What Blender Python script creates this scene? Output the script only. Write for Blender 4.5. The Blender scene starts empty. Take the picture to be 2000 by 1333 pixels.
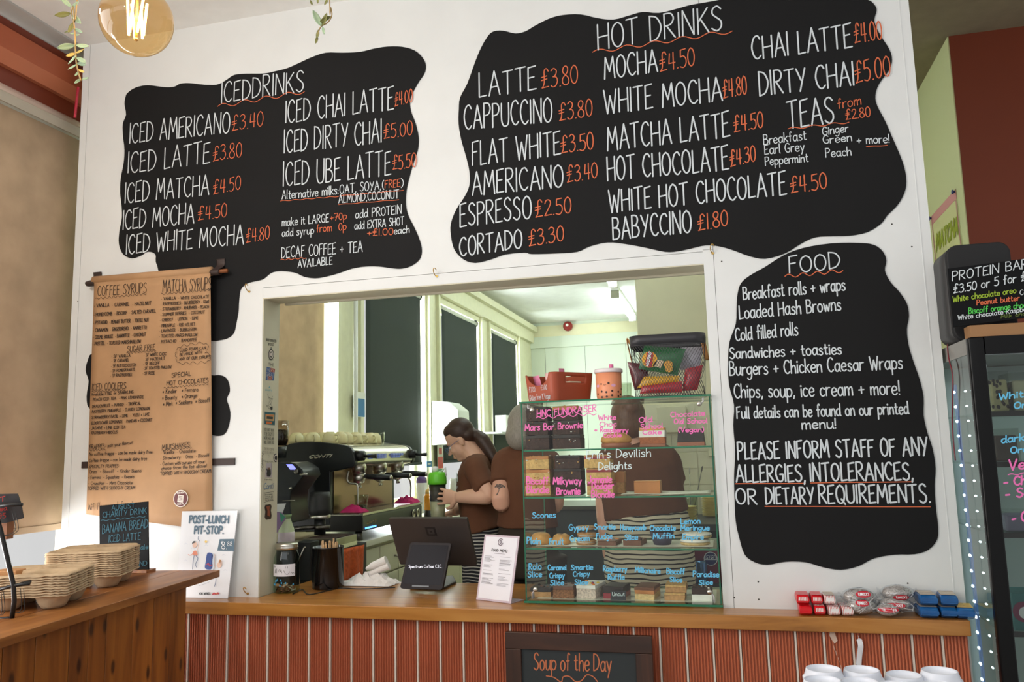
import bpy, bmesh, math, random
from mathutils import Vector, Matrix
sc = bpy.context.scene
COL = sc.collection
RND = random.Random(7)
PI = math.pi
# ---------------------------------------------------------------- camera
F = 1591.0                      # focal length in pixels of a 2000 x 1333 frame
RC = Matrix(((0.9676899616850765, 0.25090441784217044, -0.024962194639433076),
             (-0.05715257717787736, 0.12184270093330964, -0.9909025881241823),
             (-0.24558037579550646, 0.9603131412911924, 0.13224579270275566)))
CAM = Vector((0.0, -3.0, 1.62))
cd = bpy.data.cameras.new('camera'); co = bpy.data.objects.new('camera', cd); COL.objects.link(co)
cd.sensor_width = 36.0; cd.sensor_fit = 'HORIZONTAL'; cd.lens = 36.0 * F / 2000.0
cd.clip_start = 0.05; cd.clip_end = 100
rx, ry, rz = RC[0].copy(), RC[1].copy(), RC[2].copy()
co.matrix_world = Matrix(((rx.x, -ry.x, -rz.x, CAM.x), (rx.y, -ry.y, -rz.y, CAM.y), (rx.z, -ry.z, -rz.z, CAM.z), (0, 0, 0, 1)))
sc.camera = co
# ---------------------------------------------------------------- light and exposure
sc.view_settings.view_transform = 'Standard'; sc.view_settings.look = 'None'
sc.view_settings.exposure = 0.29; sc.view_settings.gamma = 1.0; sc.view_settings.use_curve_mapping = False
wd = bpy.data.worlds.new('daylight'); sc.world = wd; wd.use_nodes = True
bg = wd.node_tree.nodes['Background']; bg.inputs[0].default_value = (0.98, 0.98, 0.98, 1); bg.inputs[1].default_value = 0.55
def area(name, loc, direction, sx, sy, power, color=(1, 1, 1)):
    l = bpy.data.lights.new(name, 'AREA'); l.shape = 'RECTANGLE'; l.size = sx; l.size_y = sy; l.energy = power; l.color = color
    o = bpy.data.objects.new(name, l); COL.objects.link(o); o.location = loc
    o.rotation_euler = Vector(direction).to_track_quat('-Z', 'Y').to_euler(); return o
area('daylight_front_window', (-3.6, -2.3, 2.1), (1, 0, -0.05), 4.4, 2.3, 140, (1.0, 0.98, 0.96))
area('daylight_front_window_low', (-3.35, -0.9, 1.12), (1, 0, 0.2), 2.6, 0.5, 52, (1.0, 0.99, 0.98))
for i, wy in enumerate((1.5, 3.8, 5.7, 7.6)):
    area('daylight_kitchen_window', (-3.45, wy, 2.3), (1, 0, -0.1), 1.5, 1.9, 235, (0.90, 1.0, 1.0))
area('street_windows_behind', (-1.5, -5.1, 2.98), (-0.15, 1, 0.5), 6.0, 1.0, 32, (0.88, 0.95, 1.0))
def bulb_light(loc, power):
    l = bpy.data.lights.new('pendant_bulb_light', 'POINT'); l.energy = power; l.shadow_soft_size = 0.06; l.color = (1.0, 0.91, 0.80)
    o = bpy.data.objects.new('pendant_bulb_light', l); COL.objects.link(o); o.location = loc
for loc, pw in (((-2.05, -1.75, 2.85), 31), (tuple(CAM + RC.transposed() @ Vector(((267 - 1000) / F, (40 - 666.5) / F, 1.0)) * 1.46), 1.6), ((0.4, -2.6, 2.95), 2), ((1.6, -3.6, 2.95), 2), ((-0.8, -4.2, 2.95), 8)): bulb_light(loc, pw)
# ---------------------------------------------------------------- pixel rays -> points of the room
def ray(px, py):
    return RC.transposed() @ Vector(((px - 1000.0) / F, (py - 666.5) / F, 1.0))
def W(px, py, y=0.0):
    d = ray(px, py); return CAM + d * ((y - CAM.y) / d.y)
def WX(px, py, x):
    d = ray(px, py); return CAM + d * ((x - CAM.x) / d.x)
def WZ(px, py, z):
    d = ray(px, py); return CAM + d * ((z - CAM.z) / d.z)
def WD(px, py, depth):
    return CAM + ray(px, py) * depth
def pxm(P):                     # pixels per metre at a point
    return F / (rz.dot(Vector(P) - CAM))
# ---------------------------------------------------------------- colours and materials
def lin(c):
    return tuple(((v / 255.0) / 12.92 if v <= 10.3 else ((v / 255.0 + 0.055) / 1.055) ** 2.4) for v in c)
MATS = {}
def mat(name, rgb, rough=0.5, metal=0.0, spec=0.5, emit=0.0, noise=0.0, nscale=20.0, bump=0.0, stretch=(1, 1, 1), rgb2=None, coat=0.0, trans=0.0, sheen=0.0):
    if name in MATS: return MATS[name]
    m = bpy.data.materials.new(name); m.use_nodes = True; nt = m.node_tree; b = nt.nodes['Principled BSDF']
    c = lin(rgb) + (1,)
    b.inputs['Base Color'].default_value = c; b.inputs['Roughness'].default_value = rough; b.inputs['Metallic'].default_value = metal
    b.inputs['Specular IOR Level'].default_value = spec
    if coat: b.inputs['Coat Weight'].default_value = coat; b.inputs['Coat Roughness'].default_value = 0.1
    if trans: b.inputs['Transmission Weight'].default_value = trans
    if emit: b.inputs['Emission Color'].default_value = c; b.inputs['Emission Strength'].default_value = emit
    if noise or bump:
        tc = nt.nodes.new('ShaderNodeTexCoord'); mp = nt.nodes.new('ShaderNodeMapping'); nz = nt.nodes.new('ShaderNodeTexNoise')
        mp.inputs['Scale'].default_value = stretch; nz.inputs['Scale'].default_value = nscale; nz.inputs['Detail'].default_value = 6
        nt.links.new(tc.outputs['Object'], mp.inputs[0]); nt.links.new(mp.outputs[0], nz.inputs['Vector'])
        if noise:
            cr = nt.nodes.new('ShaderNodeValToRGB'); nt.links.new(nz.outputs['Fac'], cr.inputs[0])
            d = lin(rgb2) if rgb2 else tuple(v * (1 - noise) for v in c[:3])
            cr.color_ramp.elements[0].position = 0.35; cr.color_ramp.elements[0].color = d + (1,)
            cr.color_ramp.elements[1].position = 0.65; cr.color_ramp.elements[1].color = c
            nt.links.new(cr.outputs[0], b.inputs['Base Color'])
        if bump:
            bp = nt.nodes.new('ShaderNodeBump'); bp.inputs['Strength'].default_value = bump; bp.inputs['Distance'].default_value = 0.01
            nt.links.new(nz.outputs['Fac'], bp.inputs['Height']); nt.links.new(bp.outputs[0], b.inputs['Normal'])
    MATS[name] = m; return m
def wood(name, dark, mid, light, axis=0, scale=1.0, rough=0.4, knots=False, coat=0.15):
    m = bpy.data.materials.new(name); m.use_nodes = True; nt = m.node_tree; b = nt.nodes['Principled BSDF']
    N, L = nt.nodes.new, nt.links.new
    tc = N('ShaderNodeTexCoord'); mp = N('ShaderNodeMapping'); st = [9.0, 9.0, 9.0]; st[axis] = 0.9
    mp.inputs['Scale'].default_value = [s * scale for s in st]; L(tc.outputs['Object'], mp.inputs[0])
    ge = N('ShaderNodeNewGeometry'); ad = N('ShaderNodeVectorMath'); ad.operation = 'ADD'
    cm = N('ShaderNodeCombineXYZ'); mu = N('ShaderNodeMath'); mu.operation = 'MULTIPLY'; mu.inputs[1].default_value = 37.0
    L(ge.outputs['Random Per Island'], mu.inputs[0])
    for i in range(3): L(mu.outputs[0], cm.inputs[i])
    L(mp.outputs[0], ad.inputs[0]); L(cm.outputs[0], ad.inputs[1])
    n1 = N('ShaderNodeTexNoise'); n1.inputs['Scale'].default_value = 1.6; n1.inputs['Detail'].default_value = 8; n1.inputs['Distortion'].default_value = 1.4
    L(ad.outputs[0], n1.inputs['Vector'])
    cr = N('ShaderNodeValToRGB'); e = cr.color_ramp.elements
    e[0].position = 0.25; e[0].color = lin(dark) + (1,); e[1].position = 0.75; e[1].color = lin(light) + (1,)
    k = e.new(0.5); k.color = lin(mid) + (1,)
    L(n1.outputs['Fac'], cr.inputs[0])
    mx = N('ShaderNodeMix'); mx.data_type = 'RGBA'; mx.blend_type = 'MULTIPLY'; mx.inputs[0].default_value = 0.6
    mr = N('ShaderNodeMapRange'); mr.inputs[3].default_value = 0.55; mr.inputs[4].default_value = 1.15
    L(ge.outputs['Random Per Island'], mr.inputs[0]); L(cr.outputs[0], mx.inputs[6]); L(mr.outputs[0], mx.inputs[7])
    out = mx.outputs[2]
    if knots:
        s3 = N('ShaderNodeSeparateXYZ'); L(tc.outputs['Object'], s3.inputs[0]); my = N('ShaderNodeMath'); my.operation = 'MULTIPLY'; my.inputs[1].default_value = 10.0; mz = N('ShaderNodeMath'); mz.operation = 'MULTIPLY'; mz.inputs[1].default_value = 4.5
        L(s3.outputs['Y'], my.inputs[0]); L(s3.outputs['Z'], mz.inputs[0]); m2 = N('ShaderNodeCombineXYZ'); L(my.outputs[0], m2.inputs[0]); L(mz.outputs[0], m2.inputs[1])
        vo = N('ShaderNodeTexVoronoi'); vo.voronoi_dimensions = '2D'; vo.inputs['Scale'].default_value = 1.0; L(m2.outputs[0], vo.inputs['Vector'])
        kr = N('ShaderNodeValToRGB'); kr.color_ramp.elements[0].position = 0.06; kr.color_ramp.elements[0].color = lin((40, 24, 14)) + (1,)
        kr.color_ramp.elements[1].position = 0.13; kr.color_ramp.elements[1].color = (1, 1, 1, 1); L(vo.outputs['Distance'], kr.inputs[0])
        mk = N('ShaderNodeMix'); mk.data_type = 'RGBA'; mk.blend_type = 'MULTIPLY'; mk.inputs[0].default_value = 0.85
        L(out, mk.inputs[6]); L(kr.outputs[0], mk.inputs[7]); out = mk.outputs[2]
    L(out, b.inputs['Base Color']); b.inputs['Roughness'].default_value = rough; b.inputs['Coat Weight'].default_value = coat
    b.inputs['Coat Roughness'].default_value = 0.25
    MATS[name] = m; return m
def glassy(name, tint=(255, 255, 255), gloss=1.0, ior=1.45):    # thin clear sheet: passes light straight on, mirrors by angle
    if name in MATS: return MATS[name]
    m = bpy.data.materials.new(name); m.use_nodes = True; nt = m.node_tree; nt.nodes.clear()
    N, L = nt.nodes.new, nt.links.new
    o = N('ShaderNodeOutputMaterial'); t = N('ShaderNodeBsdfTransparent'); g = N('ShaderNodeBsdfGlossy'); mx = N('ShaderNodeMixShader'); fr = N('ShaderNodeFresnel')
    t.inputs[0].default_value = lin(tint) + (1,); g.inputs['Roughness'].default_value = 0.02; g.inputs[0].default_value = (gloss, gloss, gloss, 1); fr.inputs[0].default_value = ior
    ge = N('ShaderNodeNewGeometry'); iv = N('ShaderNodeMath'); iv.operation = 'SUBTRACT'; iv.inputs[0].default_value = 1.0; ml = N('ShaderNodeMath'); ml.operation = 'MULTIPLY'
    L(ge.outputs['Backfacing'], iv.inputs[1]); L(fr.outputs[0], ml.inputs[0]); L(iv.outputs[0], ml.inputs[1])
    L(ml.outputs[0], mx.inputs[0]); L(t.outputs[0], mx.inputs[1]); L(g.outputs[0], mx.inputs[2]); L(mx.outputs[0], o.inputs[0])
    MATS[name] = m; return m
def cloth_thin(name, rgb, transl=0.45, nscale=90.0):
    m = bpy.data.materials.new(name); m.use_nodes = True; nt = m.node_tree; nt.nodes.clear()
    N, L = nt.nodes.new, nt.links.new
    o = N('ShaderNodeOutputMaterial'); d = N('ShaderNodeBsdfDiffuse'); t = N('ShaderNodeBsdfTranslucent'); mx = N('ShaderNodeMixShader'); mx.inputs[0].default_value = transl
    tc = N('ShaderNodeTexCoord'); nz = N('ShaderNodeTexNoise'); nz.inputs['Scale'].default_value = 7; nz.inputs['Detail'].default_value = 8
    L(tc.outputs['Object'], nz.inputs['Vector']); cr = N('ShaderNodeValToRGB')
    c = lin(rgb); cr.color_ramp.elements[0].color = tuple(v * 0.8 for v in c) + (1,); cr.color_ramp.elements[1].color = c + (1,)
    cr.color_ramp.elements[0].position = 0.3; cr.color_ramp.elements[1].position = 0.7
    L(nz.outputs['Fac'], cr.inputs[0]); L(cr.outputs[0], d.inputs[0]); L(cr.outputs[0], t.inputs[0])
    L(d.outputs[0], mx.inputs[1]); L(t.outputs[0], mx.inputs[2]); L(mx.outputs[0], o.inputs[0]); MATS[name] = m; return m
# ---------------------------------------------------------------- mesh builder
def cr_spline(pts, n=6, closed=False):
    P = [Vector(p) for p in pts]; out = []
    m = len(P)
    for i in range(m if closed else m - 1):
        if closed: a, b, c, d = P[(i - 1) % m], P[i], P[(i + 1) % m], P[(i + 2) % m]
        else: a, b, c, d = P[max(i - 1, 0)], P[i], P[i + 1], P[min(i + 2, m - 1)]
        for k in range(n):
            t = k / n; t2 = t * t; t3 = t2 * t
            out.append(0.5 * ((2 * b) + (c - a) * t + (2 * a - 5 * b + 4 * c - d) * t2 + (3 * b - a - 3 * c + d) * t3))
    if not closed: out.append(P[-1].copy())
    return out
class MB:
    def __init__(s): s.v, s.f, s.m, s.s = [], [], [], []
    def add(s, vs, fs, mi=0, sm=False):
        o = len(s.v); s.v += [Vector(p) for p in vs]
        for f in fs: s.f.append([o + i for i in f]); s.m.append(mi); s.s.append(sm)
        return s
    def box(s, c, size, rot=None, mi=0):
        x, y, z = size[0] / 2, size[1] / 2, size[2] / 2; c = Vector(c)
        vs = [Vector((a * x, b * y, d * z)) for d in (-1, 1) for b in (-1, 1) for a in (-1, 1)]
        if rot is not None: vs = [rot @ p for p in vs]
        return s.add([c + p for p in vs], [(0, 2, 3, 1), (4, 5, 7, 6), (0, 1, 5, 4), (1, 3, 7, 5), (3, 2, 6, 7), (2, 0, 4, 6)], mi)
    def bx(s, x0, x1, y0, y1, z0, z1, mi=0):
        return s.box(((x0 + x1) / 2, (y0 + y1) / 2, (z0 + z1) / 2), (abs(x1 - x0), abs(y1 - y0), abs(z1 - z0)), None, mi)
    def prism(s, poly, ext, mi=0, mis=None, sm=False):
        n = len(poly); ext = Vector(ext); P = [Vector(p) for p in poly]
        s.add(P + [p + ext for p in P], [tuple(range(n))[::-1], tuple(range(n, 2 * n))], mi)
        o = len(s.v) - 2 * n
        for i in range(n):
            j = (i + 1) % n; s.f.append([o + i, o + j, o + n + j, o + n + i]); s.m.append(mi if mis is None else mis); s.s.append(sm)
        return s
    def lathe(s, prof, c, seg=24, mi=0, sm=True, axis=None, sx=1.0, sy=1.0):
        c = Vector(c); q = Vector(axis).to_track_quat('Z', 'Y').to_matrix() if axis is not None else None; vs, fs = [], []
        for r, z in prof:
            for k in range(seg):
                a = 2 * PI * k / seg; p = Vector((r * math.cos(a) * sx, r * math.sin(a) * sy, z)); vs.append(c + (q @ p if q else p))
        for i in range(len(prof) - 1):
            for k in range(seg):
                k2 = (k + 1) % seg; fs.append((i * seg + k, i * seg + k2, (i + 1) * seg + k2, (i + 1) * seg + k))
        s.add(vs, fs, mi, sm); o = len(s.v) - len(vs)
        if prof[0][0] > 1e-5: s.f.append([o + k for k in range(seg)][::-1]); s.m.append(mi); s.s.append(False)
        if prof[-1][0] > 1e-5: s.f.append([o + (len(prof) - 1) * seg + k for k in range(seg)]); s.m.append(mi); s.s.append(False)
        return s
    def tube(s, pts, r, seg=8, mi=0, caps=True, flat=None, sm=True):
        P = [Vector(p) for p in pts]; n = len(P); R = r if isinstance(r, (list, tuple)) else [r] * n
        vs, fs = [], []; t = (P[1] - P[0]).normalized(); up = Vector((0, 0, 1)) if abs(t.z) < 0.9 else Vector((0, 1, 0))
        u = t.cross(up).normalized()
        for i in range(n):
            t = (P[min(i + 1, n - 1)] - P[max(i - 1, 0)]).normalized(); u = (u - t * u.dot(t)).normalized(); w = t.cross(u)
            for k in range(seg):
                a = 2 * PI * k / seg; rr = R[i]
                ru, rw = (rr if not isinstance(rr, (list, tuple)) else rr[0]), (rr if not isinstance(rr, (list, tuple)) else rr[1])
                vs.append(P[i] + u * math.cos(a) * ru + w * math.sin(a) * rw)
        for i in range(n - 1):
            for k in range(seg):
                k2 = (k + 1) % seg; fs.append((i * seg + k, i * seg + k2, (i + 1) * seg + k2, (i + 1) * seg + k))
        if caps: fs += [tuple(range(seg))[::-1], tuple((n - 1) * seg + k for k in range(seg))]
        return s.add(vs, fs, mi, sm)
    def ell(s, c, r, rot=None, seg=20, rings=12, mi=0, jit=0.0, rnd=None):
        vs, fs = [], []; c = Vector(c)
        for i in range(rings + 1):
            th = PI * i / rings
            for k in range(seg):
                a = 2 * PI * k / seg; j = 1 + (rnd.uniform(-jit, jit) if jit else 0)
                p = Vector((r[0] * math.sin(th) * math.cos(a), r[1] * math.sin(th) * math.sin(a), r[2] * math.cos(th))) * j
                vs.append(c + (rot @ p if rot is not None else p))
        for i in range(rings):
            for k in range(seg):
                k2 = (k + 1) % seg; fs.append((i * seg + k, (i + 1) * seg + k, (i + 1) * seg + k2, i * seg + k2))
        return s.add(vs, fs, mi, True)
    def grid(s, fn, nu, nv, mi=0, sm=True, closed_u=False):
        vs = [fn(i / nu, j / nv) for j in range(nv + 1) for i in range(nu + 1)]
        fs = [(j * (nu + 1) + i, j * (nu + 1) + i + 1, (j + 1) * (nu + 1) + i + 1, (j + 1) * (nu + 1) + i) for j in range(nv) for i in range(nu)]
        return s.add(vs, fs, mi, sm)
    def build(s, name, mats, parent=None, bevel=0.0, subsurf=0, solid=0.0, remesh=0.0, smooth_it=0, seg=2, weld=False):
        if not isinstance(mats, (list, tuple)): mats = [mats]
        if parent is not None: org = parent['_org']; org = Vector(org)
        else:
            xs = [p.x for p in s.v]; ys = [p.y for p in s.v]; zs = [p.z for p in s.v]
            org = Vector(((min(xs) + max(xs)) / 2, (min(ys) + max(ys)) / 2, min(zs)))
        me = bpy.data.meshes.new(name); me.from_pydata([p - org for p in s.v], [], s.f)
        for mm in mats: me.materials.append(mm)
        for i, p in enumerate(me.polygons): p.material_index = s.m[i]; p.use_smooth = s.s[i]
        bm = bmesh.new(); bm.from_mesh(me)
        if weld or remesh: bmesh.ops.remove_doubles(bm, verts=bm.verts, dist=1e-5)
        bmesh.ops.recalc_face_normals(bm, faces=bm.faces); bm.to_mesh(me); bm.free()
        o = bpy.data.objects.new(name, me); COL.objects.link(o); o['_org'] = tuple(org)
        if parent is not None: o.parent = parent
        else: o.location = org
        if solid:
            md = o.modifiers.new('thickness', 'SOLIDIFY'); md.thickness = solid; md.offset = 0
        if bevel:
            md = o.modifiers.new('bevel', 'BEVEL'); md.width = bevel; md.segments = seg; md.limit_method = 'ANGLE'; md.angle_limit = math.radians(40)
            for p in me.polygons: p.use_smooth = True
            md.harden_normals = False
            wn = o.modifiers.new('normals', 'WEIGHTED_NORMAL'); wn.keep_sharp = True
        if remesh:
            md = o.modifiers.new('remesh', 'REMESH'); md.mode = 'VOXEL'; md.voxel_size = remesh; md.use_smooth_shade = True
        if smooth_it:
            md = o.modifiers.new('smooth', 'SMOOTH'); md.iterations = smooth_it; md.factor = 0.5
        if subsurf:
            md = o.modifiers.new('subdivision', 'SUBSURF'); md.levels = subsurf; md.render_levels = subsurf
        return o
def tag(o, label, cat, group=None):
    o['label'] = label; o['category'] = cat
    if group: o['group'] = group
    return o
def thing(name, label, cat, loc, group=None):
    o = bpy.data.objects.new(name, None); COL.objects.link(o); o.location = Vector(loc); o.empty_display_size = 0.05
    o['_org'] = tuple(Vector(loc)); return tag(o, label, cat, group)
def struct(o): o['kind'] = 'structure'; return o
def dup(root, delta=(0, 0, 0), rotz=0.0, label=None, group=None):
    def cp(o, par):
        c = o.copy(); COL.objects.link(c); c.parent = par
        for ch in list(o.children): cp(ch, c)
        return c
    r = cp(root, None); r.location = root.location + Vector(delta); r.rotation_euler = (0, 0, root.rotation_euler.z + rotz)
    if label: r['label'] = label
    if group: r['group'] = group
    return r
def rotz(a): return Matrix.Rotation(a, 3, 'Z')
def rotx(a): return Matrix.Rotation(a, 3, 'X')
def roty(a): return Matrix.Rotation(a, 3, 'Y')
def rrect(w, h, r, n=5):        # rounded rectangle outline (2D, centred)
    out = []
    for cx, cy, a0 in ((w / 2 - r, h / 2 - r, 0), (-w / 2 + r, h / 2 - r, 90), (-w / 2 + r, -h / 2 + r, 180), (w / 2 - r, -h / 2 + r, 270)):
        for k in range(n + 1):
            a = math.radians(a0 + 90 * k / n); out.append((cx + r * math.cos(a), cy + r * math.sin(a)))
    return out
def quadpt(Q, u, v):            # Q = TL, TR, BR, BL ; u right, v down
    return (Q[0] * (1 - u) + Q[1] * u) * (1 - v) + (Q[3] * (1 - u) + Q[2] * u) * v
def planar(Q):                  # slide the second corner along its sight line into the plane of the other three
    n = (Q[3] - Q[0]).cross(Q[2] - Q[0]); d = Q[1] - CAM; Q[1] = CAM + d * ((Q[0] - CAM).dot(n) / d.dot(n)); return Q
# ---------------------------------------------------------------- hand lettering: a stroke alphabet
GL = {
'A': (50, "0,0 25,100 50,0|10,34 41,36"), 'B': (42, "0,0 1,100|~0,100 27,97 35,78 26,57 3,53|~3,53 32,48 42,26 30,4 0,0"),
'C': (44, "~43,84 31,99 12,90 0,52 9,14 27,0 44,13"), 'D': (45, "0,0 1,100|~0,100 29,90 45,52 30,12 0,0"),
'E': (36, "36,100 2,95 0,0 36,3|1,51 28,54"), 'F': (36, "36,100 2,96 0,0|1,53 27,56"),
'G': (46, "~42,86 28,100 10,88 0,50 10,12 28,0 43,12 45,42|46,43 26,43"), 'H': (46, "0,0 1,100|45,0 46,100|0,49 46,53"),
'I': (5, "2,0 3,100"), 'J': (30, "~30,100 30,30 22,4 8,0 0,16"), 'K': (42, "0,0 1,100|40,98 2,46|12,56 42,0"),
'L': (34, "1,100 0,0 34,4"), 'M': (58, "0,0 8,100 29,32 50,100 58,0"), 'N': (47, "0,0 3,100 44,0 47,100"),
'O': (48, "~24,100 7,85 0,50 7,14 24,0 41,14 48,50 41,86 24,100"), 'P': (40, "0,0 1,100|~0,100 28,98 39,77 28,54 0,48"),
'Q': (48, "~24,100 7,85 0,50 7,14 24,0 41,14 48,50 41,86 24,100|28,24 50,-6"), 'R': (42, "0,0 1,100|~0,100 28,98 38,77 26,55 2,50|9,51 42,0"),
'S': (40, "~38,87 24,100 7,91 5,70 20,54 36,37 36,14 19,0 0,12"), 'T': (46, "0,97 46,101|23,99 22,0"),
'U': (44, "~1,100 0,30 10,4 24,0 38,8 43,34 44,100"), 'V': (46, "0,100 22,0 46,100"), 'W': (64, "0,100 16,0 32,74 48,0 64,100"),
'X': (44, "0,100 44,0|44,100 0,0"), 'Y': (44, "0,100 22,48|44,100 14,0"), 'Z': (42, "2,98 42,100 0,0 42,3"),
'a': (40, "~36,44 26,57 10,54 0,30 8,4 22,2 34,22 36,44|37,58 37,8 43,0"), 'b': (38, "1,100 0,0|~0,40 14,57 32,50 38,28 28,4 12,0 0,14"),
'c': (34, "~33,48 20,58 5,48 0,28 6,7 20,0 34,9"), 'd': (40, "~36,44 26,57 10,54 0,30 8,4 22,2 34,22 36,44|37,100 37,8 43,0"),
'e': (36, "~2,29 32,33 34,48 20,59 5,48 0,26 8,5 22,0 36,10"), 'f': (28, "~28,92 20,101 12,88 11,40 10,0|0,54 24,56"),
'g': (38, "~36,46 22,58 5,48 0,28 8,8 22,6 35,24|~37,58 37,0 30,-28 14,-36 2,-26"), 'h': (36, "1,100 0,0|~0,34 16,56 30,54 34,36 35,0"),
'i': (6, "3,58 3,0|~3,76 5,79 3,82 1,79 3,76"), 'j': (18, "~14,58 14,-14 8,-32 0,-30|~14,76 16,79 14,82 12,79 14,76"), 'k': (34, "1,100 0,0|31,58 1,26|9,34 34,0"),
'l': (8, "~2,100 2,14 8,0"), 'm': (56, "1,58 0,0|~0,38 14,57 25,50 27,0|~27,38 42,57 53,50 55,0"), 'n': (36, "1,58 0,0|~0,36 16,57 30,53 34,34 35,0"),
'o': (38, "~19,58 5,48 0,29 5,9 19,0 33,9 38,29 33,48 19,58"), 'p': (38, "1,58 0,-38|~0,42 14,57 32,50 38,30 28,6 12,2 0,16"),
'q': (38, "~36,46 22,58 5,48 0,28 8,8 22,4 35,22|37,58 37,-36 44,-26"), 'r': (28, "1,58 0,0|~0,34 12,54 28,56"),
's': (30, "~29,50 17,59 4,51 8,36 24,26 28,10 14,0 0,7"), 't': (28, "~11,88 11,20 16,2 28,4|0,58 26,60"), 'u': (38, "~1,58 1,18 10,1 24,3 36,28|37,58 37,10 42,0"),
'v': (34, "0,58 17,0 34,58"), 'w': (50, "0,58 13,0 25,46 38,0 50,58"), 'x': (34, "0,58 34,0|34,58 0,0"), 'y': (36, "0,58 17,4|36,58 8,-36"), 'z': (32, "0,57 32,58 0,0 34,2"),
'0': (42, "~21,96 6,80 0,48 6,14 21,0 36,14 42,48 36,82 21,96"), '1': (6, "3,0 4,96"), '2': (40, "~2,74 12,94 32,92 37,70 20,34 0,1|0,1 42,3"),
'3': (40, "~2,86 18,97 35,84 30,62 14,53|~14,53 34,48 40,26 28,4 10,0 0,10"), '4': (42, "30,0 32,96 31,70|8,92 2,36 42,38"),
'5': (40, "38,96 6,93 4,56|~4,56 22,60 38,44 38,18 22,0 0,6"), '6': (40, "~34,94 12,70 0,34 8,5 24,0 38,16 34,42 16,46 2,28"), '7': (40, "0,94 40,96 14,0|8,46 36,50"),
'8': (40, "~20,52 4,68 8,90 22,97 34,86 32,66 20,52 2,34 2,12 20,0 38,10 38,32 20,52"), '9': (40, "~36,80 20,96 4,84 4,60 20,50 36,66 36,40 24,0"),
'£': (46, "~44,86 33,102 19,92 18,56 16,22 4,0|2,2 44,5|0,58 34,63|0,42 34,47"), '.': (6, "2,0 5,2"), ',': (8, "6,6 1,-14"), ':': (6, "3,8 3,13|3,40 3,45"),
'+': (38, "0,36 38,38|19,58 19,14"), '-': (26, "0,36 26,38"), '!': (6, "4,100 3,26|3,2 3,5"), '(': (16, "~16,104 3,78 0,46 4,14 16,-10"), ')': (16, "~0,104 13,78 16,46 12,14 0,-10"),
"'": (6, "4,104 2,84"), '*': (26, "2,24 24,56|24,24 2,56|13,20 13,60"), '/': (30, "0,0 30,100"), '&': (40, "~40,0 10,68 14,96 28,90 24,64 2,30 6,4 24,2 38,30"), '=': (34, "0,28 34,29|0,48 34,49"), '·': (12, "5,30 7,36 4,34"), '_': (30, "0,0 30,0"), ' ': (24, ""),
}
def gstrokes(ch):
    out = []
    for s in GL[ch][1].split('|'):
        if not s: continue
        sm = s[0] == '~'; pts = [tuple(float(a) for a in p.split(',')) for p in s.lstrip('~').split()]
        out.append((sm, pts))
    return out
LIFT = [0]
def ribbon(mb, pts, t, n, closed=False, mi=0):  # flat round-ended stroke in the plane with normal n, each a hair above the last
    n = Vector(n).normalized(); LIFT[0] = (LIFT[0] + 1) % 16; lift = n * (LIFT[0] * 5e-5)
    P = [Vector(p) + lift + n * (i * 2e-5) for i, p in enumerate(pts)]; m = len(P); vs = []
    if m < 2: return
    for i in range(m):
        d = P[min(i + 1, m - 1)] - P[max(i - 1, 0)]
        if d.length < 1e-9: d = Vector((1, 0, 0))
        d.normalize(); w = n.cross(d).normalized() * t / 2
        if i == 0: vs += [P[i] + w * .45 - d * t * .42, P[i] - w * .45 - d * t * .42]
        vs += [P[i] + w, P[i] - w]
        if i == m - 1: vs += [P[i] + w * .45 + d * t * .42, P[i] - w * .45 + d * t * .42]
    k = len(vs) // 2
    mb.add(vs, [(2 * i, 2 * i + 1, 2 * i + 3, 2 * i + 2) for i in range(k - 1)], mi)
def write(mb, text, P0, P1, up, t, n, mi=0, slant=0.0, jit=1.0, gap=13.0, sp=None):
    """Letter text along P0->P1 (baseline), up = vector of one cap height, t = stroke width in metres."""
    P0, P1, up = Vector(P0), Vector(P1), Vector(up); x = 0.0; lay = []
    for ch in text:
        if ch not in GL: ch = ' '
        lay.append((ch, x)); x += (GL[ch][0] if ch != ' ' or sp is None else sp) + gap
    tot = x - gap; U = (P1 - P0) / tot; V = up / 100.0; n = Vector(n).normalized()
    for ch, x0 in lay:
        ja, jb, js = RND.uniform(-2, 2) * jit, RND.uniform(-2, 2) * jit, 1 + RND.uniform(-0.04, 0.04) * jit
        for sm, pts in gstrokes(ch):
            q = [P0 + U * (x0 + px + ja * 0.4 + slant * py) + V * (py * js + jb) for px, py in pts]
            if sm: ribbon(mb, cr_spline(q, 4), t, n, mi=mi)
            else:
                for a, b in zip(q[:-1], q[1:]): ribbon(mb, [a, b], t, n, mi=mi)
def wave(mb, P0, P1, up, cycles, t, n, mi=0):
    P0, P1, up = Vector(P0), Vector(P1), Vector(up); k = cycles * 8
    ribbon(mb, [P0 + (P1 - P0) * (i / k) + up * math.sin(2 * PI * cycles * i / k) for i in range(k + 1)], t, n, mi=mi)
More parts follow.
